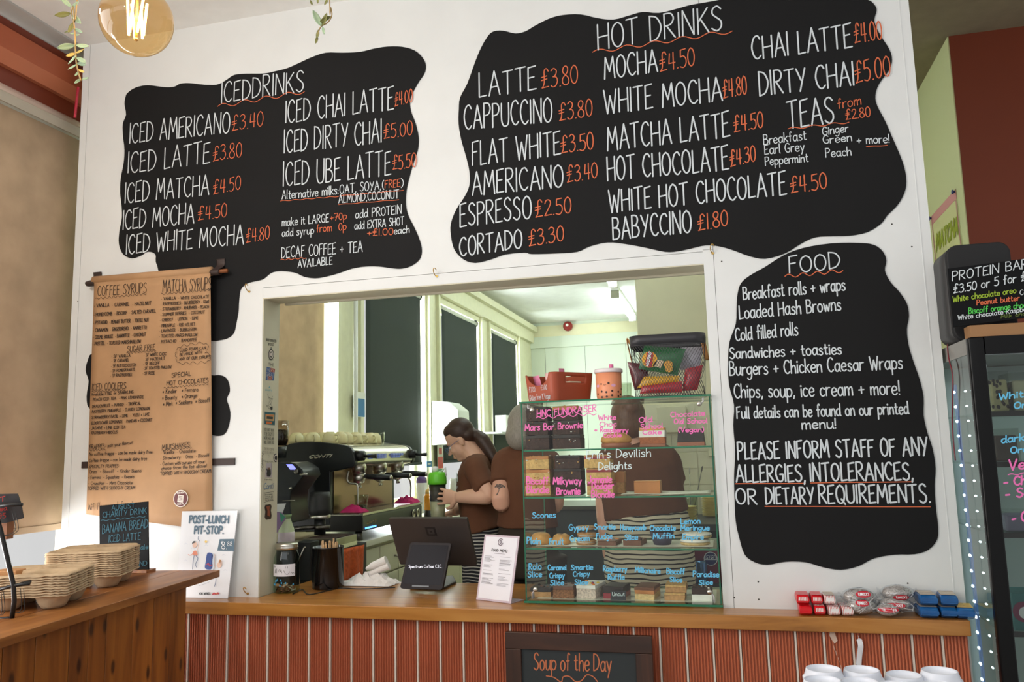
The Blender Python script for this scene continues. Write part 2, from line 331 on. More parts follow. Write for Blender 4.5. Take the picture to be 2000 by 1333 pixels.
# ================================================================= materials of the room
wallw = mat('white_wall_paint', (223, 225, 224), 0.55, noise=0.04, nscale=6)
jambw = mat('cream_jamb_paint', (205, 200, 178), 0.5)
ceilw = mat('ceiling_paint', (246, 247, 246), 0.8, noise=0.05, nscale=9, bump=0.15)
kcream = mat('kitchen_cream_paint', (240, 234, 200), 0.6, noise=0.05, nscale=5)
kpale = mat('kitchen_pale_panel', (222, 230, 216), 0.5)
kframe = mat('cream_window_frame', (222, 219, 188), 0.55, noise=0.06, nscale=14)
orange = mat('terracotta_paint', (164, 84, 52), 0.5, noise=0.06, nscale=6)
orange_lit = mat('terracotta_light_paint', (182, 108, 76), 0.5)  # same terracotta, lightened for the bevel that catches the light
orange_shade = mat('terracotta_dark_paint', (112, 46, 24), 0.5)  # same terracotta, darkened for the shade inside the recesses
redwall = mat('rust_red_paint', (122, 48, 14), 0.6, noise=0.06, nscale=4)
greenw = mat('pale_green_paint', (212, 214, 164), 0.6)
gap = mat('dark_joint', (88, 84, 78), 0.9)
floorm = mat('grey_vinyl_floor', (176, 172, 164), 0.5, noise=0.2, nscale=30)
black_m = mat('blackboard_paint', (22, 22, 23), 0.75, spec=0.22, noise=0.15, nscale=3)
chalk = mat('chalk_white', (205, 212, 216), 0.8)
chalko = mat('chalk_orange', (208, 104, 66), 0.8)
inkb = mat('ink_black', (44, 34, 28), 0.8)
brass = mat('brass', (196, 160, 90), 0.3, metal=1.0)
silver = mat('brushed_steel', (200, 196, 186), 0.28, metal=1.0)
darksteel = mat('dark_steel', (110, 106, 100), 0.35, metal=1.0)
blackp = mat('black_plastic', (18, 18, 19), 0.42)
blackg = mat('black_gloss', (12, 12, 14), 0.12)
whitep = mat('white_plastic', (236, 236, 234), 0.35)
# ================================================================= the shell
ZC = 1.06                        # worktop height
H = 3.55                         # ceiling height
m = MB(); m.bx(-2.95, 3.6, -5.2, 9.3, -0.1, 0.0); struct(m.build('floor', floorm))
m = MB(); m.bx(-2.95, 3.6, -5.2, 9.3, H, H + 0.1); struct(m.build('ceiling', ceilw))
m = MB(); m.bx(0.727, 3.6, 0.0, 9.2, H - 0.004, H - 0.0005); struct(m.build('ceiling_passage', mat('passage_plaster', (150, 138, 112), 0.9, noise=0.12, nscale=12, bump=0.4)))  # added thin sheet, the unlit passage's shade put into its darker colour
# the serving wall, with its hatch
XL, XR, JL, JR, JT = -2.805, 0.725, -1.842, -0.037, 2.277
m = MB()
xg = W(141.7, 850).x
m.bx(XL, xg - 0.001, 0, 0.13, 0, H); m.bx(xg + 0.001, JL, 0, 0.13, 0, H)
m.bx(JL, JR, 0, 0.13, JT + 0.045, H); m.bx(JL, JR, 0.001, 0.13, JT, JT + 0.0435)
m.bx(JR, -0.0015, 0, 0.13, 0, JT + 0.05); m.bx(JR, -0.0015, 0, 0.13, JT + 0.0515, H); m.bx(0.0, XR, 0, 0.13, 0, H)
m.bx(JL, JR, 0, 0.13, 0, 1.0)
m.bx(XR - 0.033, XR - 0.030, -0.0012, 0.0, ZC, H, 0)
m.bx(xg - 0.0012, xg + 0.0012, 0.004, 0.12, 0, H, 1); m.bx(-0.0016, 0.0001, 0.004, 0.12, 0, H, 1); m.bx(JL + 0.002, JR - 0.002, 0.006, 0.12, JT + 0.043, JT + 0.0455, 1)
struct(m.build('wall_back', [wallw, gap]))
m = MB(); m.bx(JL, JL + 0.004, 0.0015, 0.128, ZC, JT); m.bx(JL + 0.004, JR, 0.0025, 0.127, JT - 0.004, JT)
m.bx(JL + 0.03, JR, 0.127, 0.142, JT - 0.012, JT + 0.02)
struct(m.build('trim_hatch', jambw))
# left wall: window wall running from the cafe into the kitchen
m = MB()
win = [(-4.6, 0.20, 0.95, 3.22), (0.62, 2.60, 1.15, 3.17), (3.09, 4.55, 1.15, 3.17), (4.97, 6.40, 1.15, 3.17), (6.88, 8.30, 1.15, 3.17)]
xo, xi = -2.99, -2.82
y0 = -5.2
for a, b, zs, zh in win:
    x_ = -2.955 if b < 0.3 else xi       # the cafe end is set back behind its mouldings
    m.bx(xo, x_, y0, a, 0, H); m.bx(xo, x_ if b > 0.3 else -2.86, a, b, 0, zs); m.bx(xo, x_, a, b, zh, H); y0 = b
m.bx(xo, xi, y0, 9.3, 0, H)
struct(m.build('wall_left', kframe))
m = MB(); m.bx(-2.95, 1.2, 9.2, 9.3, 0, H)
for k in range(5): m.bx(-2.6 + k * 0.62, -2.597 + k * 0.62, 9.197, 9.2, 0, 3.2, 1)
m.bx(-2.82, 1.2, 9.17, 9.2, 3.16, 3.33); m.bx(-2.82, 1.2, 9.18, 9.2, 3.33, 3.5, 2)
struct(m.build('wall_far', [kpale, gap, kcream]))
m = MB(); m.bx(-0.50, 1.15, 2.2, 2.32, 0, H); struct(m.build('wall_partition', kcream))
m = MB(); m.bx(1.153, 1.25, 1.13, 9.3, 0, H); struct(m.build('wall_passage', greenw))
m = MB(); m.bx(1.158, 3.6, 1.125, 1.2, 0, H); struct(m.build('wall_right', redwall))
# mouldings over the cafe window
ya, yb = -4.6, 0.19
m = MB()
zz = lambda z: 1.62 + (z - 1.62) * (2.89 / 2.8)
def strip(x0, z0, x1, z1, mi, back=-2.97):
    x0, x1, z0, z1 = x0 - 0.085, x1 - 0.085, zz(z0), zz(z1)
    P = [(back, ya, z0), (x0, ya, z0), (x1, ya, z1), (back, ya, z1)]
    m.prism(P, (0, yb - ya, 0), mi)
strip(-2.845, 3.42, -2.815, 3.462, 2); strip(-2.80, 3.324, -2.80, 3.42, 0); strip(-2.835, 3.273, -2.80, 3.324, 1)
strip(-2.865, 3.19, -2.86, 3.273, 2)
struct(m.build('trim_window_head', [orange, orange_lit, orange_shade]))
m = MB()
cv = [(-2.95, ya, zz(3.464))] + [(-2.895 + 0.085 * (1 - math.cos(a)), ya, zz(3.464) + (H - 0.0005 - zz(3.464)) * math.sin(a)) for a in [PI / 2 * k / 8 for k in range(9)]] + [(-2.95, ya, H - 0.0005)]
m.prism(cv, (0, yb - ya, 0), 0, sm=True); struct(m.build('trim_cove', ceilw))  # slight curve shaped for the soft shadow along the ceiling edge
# kitchen beam and frame boards on the window wall
m = MB()
m.bx(-2.82, -2.76, 0.14, 9.17, 3.24, 3.40); m.bx(-2.82, -2.70, 0.14, 9.17, 3.40, 3.48)
for yy in (2.62, 3.02, 4.62, 4.90, 6.47, 6.80, 8.36): m.bx(-2.82, -2.785, yy - 0.03, yy + 0.03, 0, 3.24)
struct(m.build('trim_kitchen_beam', kframe))
m = MB()
m.tube([(-2.77, 2.86, 0.9), (-2.77, 2.86, 3.22)], 0.018, 8)
tag(m.build('wall_pipe', whitep), 'thin white pipe running up the cream window pier beside the blue sign', 'pipe')
# ---- windows: glass, frames
glassw = glassy('window_glass', (255, 255, 255), 0.6, 1.12)
for i, (a, b, zs, zh) in enumerate(win):
    m = MB(); m.bx(-2.975, -2.93, a, a + 0.05, zs, zh); m.bx(-2.975, -2.93, b - 0.05, b, zs, zh); m.bx(-2.975, -2.93, a + .05, b - .05, zs, zs + 0.05); m.bx(-2.975, -2.93, a + .05, b - .05, zh - 0.05, zh)
    if i == 0: m.bx(-2.975, -2.93, a + .05, b - .05, 1.9, 1.95)
    m.bx(-2.955, -2.951, a + 0.05, b - 0.05, zs + 0.05, zh - 0.05, 1)
    struct(m.build('window_%d' % (i + 1), [kframe, glassw]))
# ---- blinds
beige = cloth_thin('beige_blind_cloth', (196, 172, 144), 0.12)
charc = mat('charcoal_blind_cloth', (46, 54, 50), 0.85)
def blind(label, x, y0, y1, zt, zb, cm, grp, tube_r=0.028, hem=True):
    t = thing('roller_blind', label, 'blind', (x, (y0 + y1) / 2, zb), grp)
    w = MB(); w.grid(lambda u, v: Vector((x + 0.002 * math.sin(u * 9), y0 + (y1 - y0) * u, zb + (zt - zb) * v)), 12, 4); w.build('blind_cloth', cm, t, solid=0.001)
    w = MB(); w.tube([(x - tube_r * 0.6, y0, zt), (x - tube_r * 0.6, y1, zt)], tube_r, 16); w.build('roller_tube', mat('blind_roller', (206, 206, 196), 0.4), t)
    w = MB(); w.tube([(x - tube_r * 0.6, y1 + 0.002, zt), (x - tube_r * 0.6, y1 + 0.012, zt)], tube_r * 1.35, 16); w.bx(x - 0.06, x, y1 + 0.012, y1 + 0.02, zt - 0.03, zt + 0.045); w.build('bracket', mat('bracket_grey', (70, 80, 76), 0.5), t)
    if hem:
        w = MB(); w.bx(x - 0.006, x + 0.006, y0, y1, zb, zb + 0.026); w.build('hem_bar', cm, t)
    return t
fb = blind('wide beige roller blind over the cafe window on the left', -2.905, -1.75, 0.165, zz(3.112), 1.317, beige, None, 0.03)
m = MB(); P = [(-2.94 + 0.055 * math.cos(a), -1.78, zz(3.142) + 0.05 * math.sin(a)) for a in [PI * k / 10 for k in range(11)]]
m.prism(P, (0, yb + 1.78, 0), 0, sm=True); m.bx(-2.94, -2.888, -1.78, yb, zz(3.099), zz(3.142), 1)
m.build('cassette', [mat('cassette_pink_white', (246, 222, 208), 0.25), mat('cassette_grey', (176, 168, 152), 0.5)], fb)  # bright pink of the curved top is caught light put into its colour
blind('beige roller blind over the first kitchen window seen through the hatch', -2.83, 0.66, 2.44, 3.13, 1.16, beige, None)
for (a, b), lb in zip(((3.11, 4.36), (4.99, 6.24), (6.90, 8.14)), ('charcoal roller blind behind the coffee cups, nearest of the three dark ones', 'charcoal roller blind behind the ponytailed woman, middle of the three dark ones', 'charcoal roller blind at the far end of the kitchen wall')):
    blind(lb, -2.80, a, b, 3.125, 1.50, charc, 'dark kitchen blinds')
# ---- kitchen strip lights
glow = mat('lit_tube', (240, 255, 250), 0.4, emit=18.0)
def striplight(x, y0, y1, label):
    t = thing('strip_light', label, 'ceiling light', (x, (y0 + y1) / 2, H - 0.12), 'kitchen strip lights')
    w = MB(); w.bx(x - 0.045, x + 0.045, y0, y1, H - 0.045, H - 0.001); w.build('housing', whitep, t)
    w = MB(); w.tube([(x, y0 + 0.05, H - 0.085), (x, y1 - 0.05, H - 0.085)], 0.042, 12); w.build('lit_cover', glow, t)
    for ye in (y0, y1 - 0.05): w = MB(); w.bx(x - 0.05, x + 0.05, ye, ye + 0.05, H - 0.13, H - 0.04); w.build('end_cap', mat('cap_grey', (170, 168, 150), 0.5), t)
striplight(-1.19, 6.75, 8.75, 'long lit strip light on the kitchen ceiling beside the cream partition')
striplight(-1.13, 4.2, 6.15, 'second strip light showing only its lit end under the hatch lintel')
striplight(-1.0, 0.9, 2.8, 'strip light on the kitchen ceiling close behind the serving wall')
p = W(1108, 637, 9.1)
t = thing('fire_alarm', 'small red fire alarm sounder under the kitchen ceiling', 'alarm', p)
m = MB(); m.lathe([(0.06, 0), (0.075, 0.02), (0.07, 0.07), (0.04, 0.09)], p + Vector((0, 0.08, 0)), 16, axis=(0, -1, 0)); m.build('body', mat('alarm_red', (150, 36, 34), 0.4), t)
m = MB(); m.ell(p + Vector((0.0, -0.02, 0.01)), (0.022, 0.012, 0.022), seg=12, rings=8); m.build('lens', whitep, t)
# ================================================================= counters
oak = wood('oiled_oak', (136, 84, 28), (184, 122, 52), (206, 148, 74), 0, 1.0, 0.3, coat=0.3)
m = MB()
yF, yB = -0.122, 0.42
lam = [(-0.5, 0.0), ]
T0 = ZC - 0.047
def slab(x0, x1, y0, y1):
    m.bx(x0, x1, y0, y1, T0, ZC)
poly = [(-2.79, yF, T0), (0.703, yF, T0), (0.703, -0.001, T0), (JR - 0.001, -0.001, T0), (JR - 0.001, yB, T0), (JL + 0.005, yB, T0), (JL + 0.005, -0.001, T0), (-2.79, -0.001, T0)]
m.prism(poly, (0, 0, 0.047)); wt = m.build('worktop', oak, bevel=0.003)
tag(wt, 'long oiled oak worktop running through the hatch above the ribbed terracotta panels', 'worktop')
# ribbed terracotta cladding with white battens
terr = mat('terracotta_ribbed', (188, 104, 72), 0.5, noise=0.1, nscale=4)
gx0 = W(1287.8, 1225, -0.092).x; gp = (W(1444, 1229.4, -0.092).x - gx0) / 3.0
k0 = math.floor((-2.75 - gx0) / gp); k1 = math.ceil((0.70 - gx0) / gp)
cl = thing('counter_cladding', 'terracotta ribbed panelling with thin white battens under the oak worktop', 'counter front', (-0.7, -0.09, 0))
for k in range(k0, k1):
    a = max(gx0 + k * gp + 0.004, -2.78); b = min(gx0 + (k + 1) * gp - 0.004, 0.699)
    if b - a < 0.02: continue
    n = max(2, int(round((b - a) / 0.0095))); pr = [(a, -0.055), (b, -0.055)]
    top = []
    for j in range(n):
        x = a + (b - a) * j / n; w = (b - a) / n
        top += [(x + w * 0.08, -0.0915), (x + w * 0.5, -0.0955), (x + w * 0.66, -0.0915), (x + w * 0.72, -0.0875), (x + w * 0.98, -0.0875)]
    w = MB(); w.prism([(x, y, 0.02) for x, y in pr + top[::-1]], (0, 0, T0 - 0.0215)); w.build('ribbed_panel', terr, cl)
for k in range(k0, k1 + 1):
    x = gx0 + k * gp
    if -2.78 < x < 0.699:
        w = MB(); w.bx(x - 0.003, x + 0.003, -0.0965, -0.06, 0.02, T0 - 0.0015); w.build('batten', mat('batten_white', (214, 200, 186), 0.6), cl)
# raised left counter of knotty planks, set a little off square
plank = wood('knotty_pine', (88, 42, 8), (140, 80, 24), (172, 106, 38), 2, 0.9, 0.42, knots=True, coat=0.15)
plankt = wood('dark_oiled_top', (104, 56, 18), (148, 90, 38), (178, 118, 56), 1, 0.9, 0.45, coat=0.08)
ZL = 1.186; yE = -0.145
e1 = WZ(430, 1114, ZL); e0 = WZ(0, 1248, ZL); dL = (e1 - e0); dL.z = 0; dL.normalize(); nL = Vector((dL.y, -dL.x, 0))   # dL to the wall, nL towards the room
far = e1; near = e1 - dL * 2.6
lc = thing('left_counter', 'raised counter of dark knotty pine planks in the left foreground', 'counter', (far.x - 0.4, far.y - 1.2, 0))
m = MB(); wdt = 0.62
for j in range(4):
    a0, a1 = j * wdt / 4 + 0.0006, (j + 1) * wdt / 4 - 0.0006
    P = [far - nL * a0, far - nL * a1, near - nL * a1, near - nL * a0]
    m.prism([(p.x, p.y, ZL - 0.026) for p in P], (0, 0, 0.026))
m.build('top', plankt, lc, bevel=0.002)
fb0 = WZ(386, 1145, ZL - 0.026); back_in = nL * 0.024
s_end = (fb0 - far).dot(dL)
m = MB(); pos = s_end
k = 0
rn = random.Random(3)
while pos > -2.55:
    wdp = rn.choice((0.085, 0.105, 0.12, 0.14)); a = far + dL * pos - back_in; b = far + dL * (pos - wdp + 0.003) - back_in
    P = [a, a - nL * 0.02, b - nL * 0.02, b]; m.prism([(p.x, p.y, 0.0) for p in P], (0, 0, ZL - 0.027)); pos -= wdp
m.build('plank_front', plank, lc, bevel=0.0015)
m = MB(); a = far + dL * (s_end - 0.001) - back_in - nL * 0.021; b = near - back_in - nL * 0.021
P = [a, a - nL * 0.50, b - nL * 0.50, b]; m.prism([(p.x, p.y, 0.0) for p in P], (0, 0, ZL - 0.027)); m.build('carcass', plank, lc)
def LC(s, d): return far + dL * s - nL * d          # point on the left counter: s along (towards wall +), d back from its front edge
# ================================================================= painted menu boards on the serving wall
def wallpoly(px, y0, th, closed_n=3):
    P = [Vector((x, y, 0)) for x, y in px]
    Q = cr_spline(P, closed_n, closed=True)
    return [W(q.x, q.y, y0) for q in Q]
ICED = "247,225 244,204 246,190 250,182 265,172 289,167 323,171 341,170 353,164 372,163 399,166 424,166 441,158 458,147 482,144.5 517,144 541,139 562,133.5 586,123 610,112 637,103.5 669,103.5 703,102 731,95.5 758,91.5 786,92 810,99 825.5,113 832,128 829,144 819,159 807,180 801,197 803,218 812,242 818,270 816,294 808,318 800,346 794,373 793,401 798,422 810,446 820,470 824,491 819,508 803,520 786,525 771,525 740,521 714,521 688,525 662,534 636,541 615,544 594,541 579,534 563,531 545,530 529,534 514,546 493,551 480,556 470,567 467,590 466,608 462,631 457,651 445,661 429,665 412,666 340,660 322,600 310,529 305,512 304,497 289,492 277,499 258,505 241,497 233,477 234,453 239,425 238,401 235.5,377 236.6,349 242,321 244,294 241,266 240.7,242"
HOT = "954,70 965.6,61.6 983,60.5 1006.6,66 1026,62 1045.6,50.7 1073,37 1100,30 1135,29 1166.5,36 1198,39 1229,31 1256,24 1287.5,26 1330,15.6 1350.7,10 1397.5,2 1450,-8 1560,-12 1650,-10 1694,0 1707.6,10 1712,21 1707.6,39 1711.5,54.6 1721,72 1737,97.5 1742,117 1737,136.5 1717,164 1709.5,187 1713,207 1729,238 1740.7,265 1756,300 1766,327.6 1770,355 1766,378 1752.4,401.7 1733,421 1721,437 1694,454 1659,461 1623.7,462 1592.5,464 1565,476 1534,495 1495,506 1464,501 1432.6,489.5 1405,481.7 1378,479.7 1350.7,485.6 1323,491.4 1299,492.4 1260,484 1221,477 1186,474 1151,482 1127.5,492.4 1088.5,495.5 1038,496.7 1026,494 987,497.5 959.7,507 928.5,514 905,507 887.6,487.7 881,460.4 881,437 891.5,409.7 907,386 917,363 917,335.5 911,308 901,273 896,242 896.5,214.6 899,191 913,164 928.5,121 940,93.6"
FOOD = "1447,554 1464,539 1494,522 1529,500 1568,485 1623,476 1677,475 1707,479 1724,492 1731,509.5 1728,529 1739,551.6 1756.5,571 1771,594 1775,618.5 1771,643 1774,673 1784,707.6 1796,742 1803.6,777 1803.6,811.6 1811,846 1821,876 1827,915.6 1825,950 1828,995 1832,1029.5 1830,1054 1813.5,1074 1786,1083 1746.6,1084 1707,1091 1677,1106 1642.6,1113.6 1608,1108.7 1573,1098.8 1533.7,1097.8 1499,1103.7 1474,1098.8 1454.5,1084 1444.6,1054 1437,1019.5 1434.7,980 1433.7,930 1435.7,881 1432,831 1433.7,791.8 1423.8,752 1422,707.6 1424.8,668 1437,633 1438.6,598.6 1440.6,574"
PATCH = "182,690 172,705 168,725 174,745 170,775 175,798 200,800 260,790 330,800 380,830 410,848 428,852 440,847 447,832 450,812 448,796 443,780 449,765 447,748 440,737 428,733 412,733 380,720 330,700 260,690 220,688"
def px2(s): return [tuple(float(a) for a in q.split(',')) for q in s.split()]
def board(name, label, outline, y=-0.0005, th=0.003):
    P = wallpoly(px2(outline), y, th); c = sum(P, Vector()) / len(P)
    t = thing(name, label, 'menu board', (c.x, y, c.z))
    w = MB(); w.prism(P, (0, -th, 0)); return w.build('painted_panel', black_m, t)
NW = Vector((0, -1, 0))
def wtext(mb, s, x0, y0, x1, y1, h, t=None, yy=-0.0045, **k):
    P0, P1 = W(x0, y0, yy), W(x1, y1, yy); up = W(x0, y0 - h, yy) - P0; up.x = 0
    up.y = 0; ln = up.length
    write(mb, s, P0, P1, up, t if t else max(0.0022, ln * 0.055), NW, **k)
def wwave(part, x0, y0, x1, y1, amp, cyc, t=0.003, yy=-0.0045):
    mb = MB(); P0 = W(x0, y0, yy); wave(mb, P0, W(x1, y1, yy), (W(x0, y0 - amp, yy) - P0), cyc, t, NW); mb.build('underline', part[1], part[2])
def lines(part, spec, t=None):
    nm, mm, par = part
    for r in spec:
        mb = MB(); wtext(mb, r[0], *r[1:6], t=(r[6] if len(r) > 6 else t)); mb.build(nm, mm, par)
t = board('menu_board', 'wavy black board lettered ICED DRINKS at the upper left of the wall', ICED)
w, o = ('white_lettering', chalk, t), ('orange_lettering', chalko, t)
lines(w, [("ICEDDRINKS", 432, 201, 592.7, 178, 40), ("ICED AMERICANO", 252.8, 280, 448.4, 259, 39), ("ICED LATTE", 249.3, 338.8, 409.8, 318, 40), ("ICED MATCHA", 244, 396.8, 408, 380, 39),
 ("ICED MOCHA", 239.7, 449, 378.7, 436, 38), ("ICED WHITE MOCHA", 246, 497, 475.3, 477, 37), ("ICED CHAI LATTE", 557.5, 240.5, 768.7, 213, 43), ("ICED DIRTY CHAI", 554.7, 299, 745.5, 278.4, 44), ("ICED UBE LATTE", 553, 364.7, 763.5, 342, 46)], 0.0052)
lines(w, [("Alternative milks:", 551, 389.5, 661, 379.5, 17), ("OAT, SOYA,", 664, 378.5, 744, 370, 17), ("(", 747, 369, 750, 368.6, 16), (")", 784, 365, 788, 364.7, 16), ("ALMOND,COCONUT", 661.7, 397, 779, 387, 16), ("make it LARGE", 551, 442, 642, 434, 16), ("add syrup", 551, 463, 613, 457, 16),
 ("add PROTEIN", 694.5, 426.8, 784, 417.5, 17), ("add EXTRA SHOT", 692.7, 448.5, 789, 438.9, 15), ("each", 770, 458, 799.7, 454.4, 14), ("DECAF COFFEE + TEA", 550, 504.4, 708, 492.3, 21), ("AVAILABLE", 582, 523.4, 649, 516.5, 15)], 0.0034)
lines(o, [("£3.40", 453, 256, 514, 245.6, 29), ("£3.80", 416, 315, 472, 306, 29), ("£4.50", 416.7, 380, 469.8, 370, 28), ("£4.50", 387, 431, 443, 423, 27), ("£4.80", 481, 475, 526.4, 466.5, 26), ("£4.00", 771, 207.7, 805.6, 199, 26), ("£5.00", 749.7, 271.5, 805.6, 263, 28), ("£5.50", 767, 332, 813, 326, 28)], 0.0036)
lines(o, [("FREE", 752, 368, 782, 365, 15), ("+70p", 645, 432, 677, 428.5, 14), ("from  0p", 618.5, 454, 676.5, 449, 15), ("+£1.00", 717.6, 461, 768, 459, 14)], 0.003)
wwave(o, 425, 208, 595, 179, 4, 4); wwave(o, 548, 393, 662, 384, 0.8, 5, 0.0025); wwave(o, 663, 383, 788, 372, 0.6, 3, 0.0025); wwave(o, 661, 400, 779, 390.5, 0.6, 3, 0.0025); wwave(o, 548, 508, 598, 504, 1.2, 4, 0.0025)
t = board('menu_board', 'largest wavy black board, lettered HOT DRINKS, over the serving hatch', HOT)
w, o = ('white_lettering', chalk, t), ('orange_lettering', chalko, t)
lines(w, [("HOT DRINKS", 1168.5, 97.5, 1411, 58.5, 48), ("LATTE", 936.3, 190, 1047.5, 175.6, 46), ("CAPPUCCINO", 907, 253.6, 1078.7, 238, 46), ("FLAT WHITE", 922.7, 323, 1095, 302.4, 46), ("AMERICANO", 922.7, 382.4, 1100, 364.8, 44), ("ESPRESSO", 899, 443, 1037.8, 427, 44), ("CORTADO", 898, 501, 1019.4, 484, 37),
 ("MOCHA", 1181, 154, 1284.7, 140.5, 44), ("WHITE MOCHA", 1181, 222.4, 1411, 197, 46), ("MATCHA LATTE", 1186.8, 294.6, 1425.6, 267, 47), ("HOT CHOCOLATE", 1186.8, 353, 1423.6, 331.5, 45), ("WHITE HOT CHOCOLATE", 1190, 415.5, 1536, 380, 43), ("BABYCCINO", 1197.7, 468, 1350.7, 454, 42),
 ("CHAI LATTE", 1469.7, 117, 1664.7, 91.7, 45), ("DIRTY CHAI", 1484, 187, 1668.6, 167, 46), ("TEAS", 1540, 252, 1629.6, 240, 52)], 0.0056)
lines(w, [("Breakfast", 1492, 283, 1575, 273, 19), ("Earl Grey", 1494, 302, 1571, 294.5, 18), ("Peppermint", 1495, 323.7, 1579, 316, 17), ("Ginger", 1607, 265, 1657, 257, 16), ("Green", 1608, 281, 1663.5, 275.7, 16), ("Peach", 1613, 308, 1662.7, 303.4, 17), ("+ more!", 1674.5, 281.6, 1737, 279, 17)], 0.0034)
lines(o, [("£3.80", 1058, 173.6, 1128.7, 162, 37), ("£3.80", 1092.4, 236, 1156.8, 226.3, 34), ("£3.50", 1096, 299.6, 1159.5, 290.7, 34), ("£3.40", 1108, 357, 1167, 347, 32), ("£2.50", 1046, 424.5, 1115.8, 415.5, 32), ("£3.30", 1033, 480.7, 1101, 471, 31), ("£4.50", 1289.4, 139.7, 1357, 127, 36), ("£4.80", 1413, 193, 1458.7, 183, 36), ("£4.50", 1433.8, 258, 1491, 249, 33),
 ("£4.30", 1426.8, 325.7, 1476, 314, 31), ("£4.50", 1545, 378, 1615, 368.6, 32), ("£1.80", 1364, 450.5, 1422, 440.7, 31), ("£4.00", 1669.7, 85, 1723, 76, 38), ("£5.00", 1671.7, 163.8, 1739.5, 147, 42)], 0.0042)
lines(o, [("from", 1637, 212.6, 1682, 204, 19), ("£2.80", 1652, 234, 1700, 228, 20)], 0.0032)
wwave(o, 1157.5, 102, 1430, 61, 4, 5, 0.0034); wwave(o, 1539, 252, 1658, 239, 2, 3, 0.003); wwave(o, 1692, 287, 1733, 284, 0.6, 1, 0.0028)
t = board('menu_board', 'tall wavy black board lettered FOOD to the right of the hatch', FOOD)
w, o = ('white_lettering', chalk, t), ('orange_lettering', chalko, t)
lines(w, [("FOOD", 1542, 534, 1641, 524, 32, 0.0048)])
lines(w, [("Breakfast rolls + wraps", 1452, 586, 1651, 567, 25), ("Loaded Hash Browns", 1444.6, 623.4, 1642.6, 606, 26), ("Cold filled rolls", 1437, 666.5, 1558.5, 654.6, 25), ("Sandwiches + toasties", 1426, 701, 1643.6, 691.7, 22), ("Burgers + Chicken Caesar Wraps", 1425.7, 734, 1763, 721, 26), ("Chips, soup, ice cream + more!", 1434.7, 778, 1757.5, 771, 27), ("Full details can be found on our printed", 1439.6, 818, 1774.8, 809, 23), ("menu!", 1567, 838.8, 1632.7, 837, 20)], 0.0046)
lines(w, [("PLEASE INFORM STAFF OF ANY", 1442, 898, 1813, 889.8, 33), ("ALLERGIES,", 1438.6, 942.8, 1573, 941, 33), ("INTOLERANCES,", 1583, 940, 1783.8, 938, 34), ("OR", 1438.6, 985, 1478, 985, 29), ("DIETARY", 1496.6, 985, 1590, 985, 32), ("REQUIREMENTS.", 1600.5, 984, 1817, 982, 35)], 0.0058)
wwave(o, 1533, 540, 1646, 529, 3.5, 4, 0.0032); wwave(o, 1436, 945.5, 1573, 944.6, 0.2, 1, 0.0032); wwave(o, 1583, 944, 1782, 941.5, 0.2, 1, 0.0032); wwave(o, 1494, 989.8, 1817, 990.5, 0.2, 1, 0.0032)
P = wallpoly(px2(PATCH), -0.0005, 0.003); m = MB(); m.prism(P, (0, -0.003, 0))
tag(m.build('painted_patch', black_m), 'plain black painted patch half hidden behind the kraft paper scroll', 'painted patch')
# ---- brass cup hooks and screw holes
for px, py, lb in ((487, 570, 'brass cup hook at the top left corner of the hatch'), (853, 540, 'brass cup hook over the middle of the hatch'), (484, 1160, 'brass cup hook low on the wall beside the white poster'), (1392, 495, 'brass cup hook at the top right corner of the hatch')):
    p = W(px, py, -0.001); w = MB()
    arc = [p + Vector((-0.012 * math.sin(a) * 0.6, -0.012 + 0.012 * math.cos(a) - 0.004, 0.014 - 0.014 * math.cos(a))) for a in [PI * 1.35 * k / 10 for k in range(11)]]
    w.tube([p, p + Vector((0, -0.004, 0))] + arc, 0.0018, 8); w.lathe([(0.005, 0), (0.004, 0.003)], p, 12, axis=(0, -1, 0))
    tag(w.build('cup_hook', brass), lb, 'hook', 'cup hooks on the serving wall')
m = MB()
for px, py in ((1742, 438), (1781, 482), (1409.5, 511), (1481, 1137), (1482, 1171.5), (1434, 1168), (1773, 1140), (152, 589)):
    m.lathe([(0.003, 0), (0.0022, 0.0006)], W(px, py, 0.0), 8, axis=(0, -1, 0))
struct(m.build('trim_screw_caps', mat('screw_dark', (60, 58, 54), 0.6)))
# ---- kraft paper scroll
kraft = mat('kraft_paper', (184, 143, 103), 0.75, noise=0.10, nscale=10)
c0 = W(300, 800, -0.03)
sc_t = thing('paper_scroll', 'hanging kraft paper menu roll lettered COFFEE SYRUPS and MATCHA SYRUPS', 'paper menu', (c0.x, -0.03, 1.35))
dw = MB(); d0, d1 = W(173, 553, -0.035), W(444, 529, -0.035); dw.tube([d0, d1], 0.0085, 12); dw.build('dowel', mat('dowel_wood', (150, 88, 48), 0.5), sc_t)
r0, r1 = W(184, 549, -0.035), W(414, 530, -0.035)
rw = MB(); rw.tube([r0, r1], 0.020, 16); rw.build('paper_roll', kraft, sc_t)
for px, py in ((191, 545), (432, 520)):
    p = W(px, py, -0.002); q = Vector((p.x, -0.035, d0.z))
    s = MB(); pts = [Vector((p.x, -0.0065, p.z + 0.03)), Vector((p.x, -0.0075, p.z)), Vector((p.x, -0.05, d0.z + 0.002)), Vector((p.x, -0.046, d0.z - 0.014)), Vector((p.x, -0.03, d0.z - 0.014)), Vector((p.x, -0.02, d0.z))]
    s.tube(cr_spline(pts, 4), [[0.022, 0.0016]] * 21, 8); s.build('leather_strap', mat('dark_leather', (54, 40, 36), 0.6), sc_t)
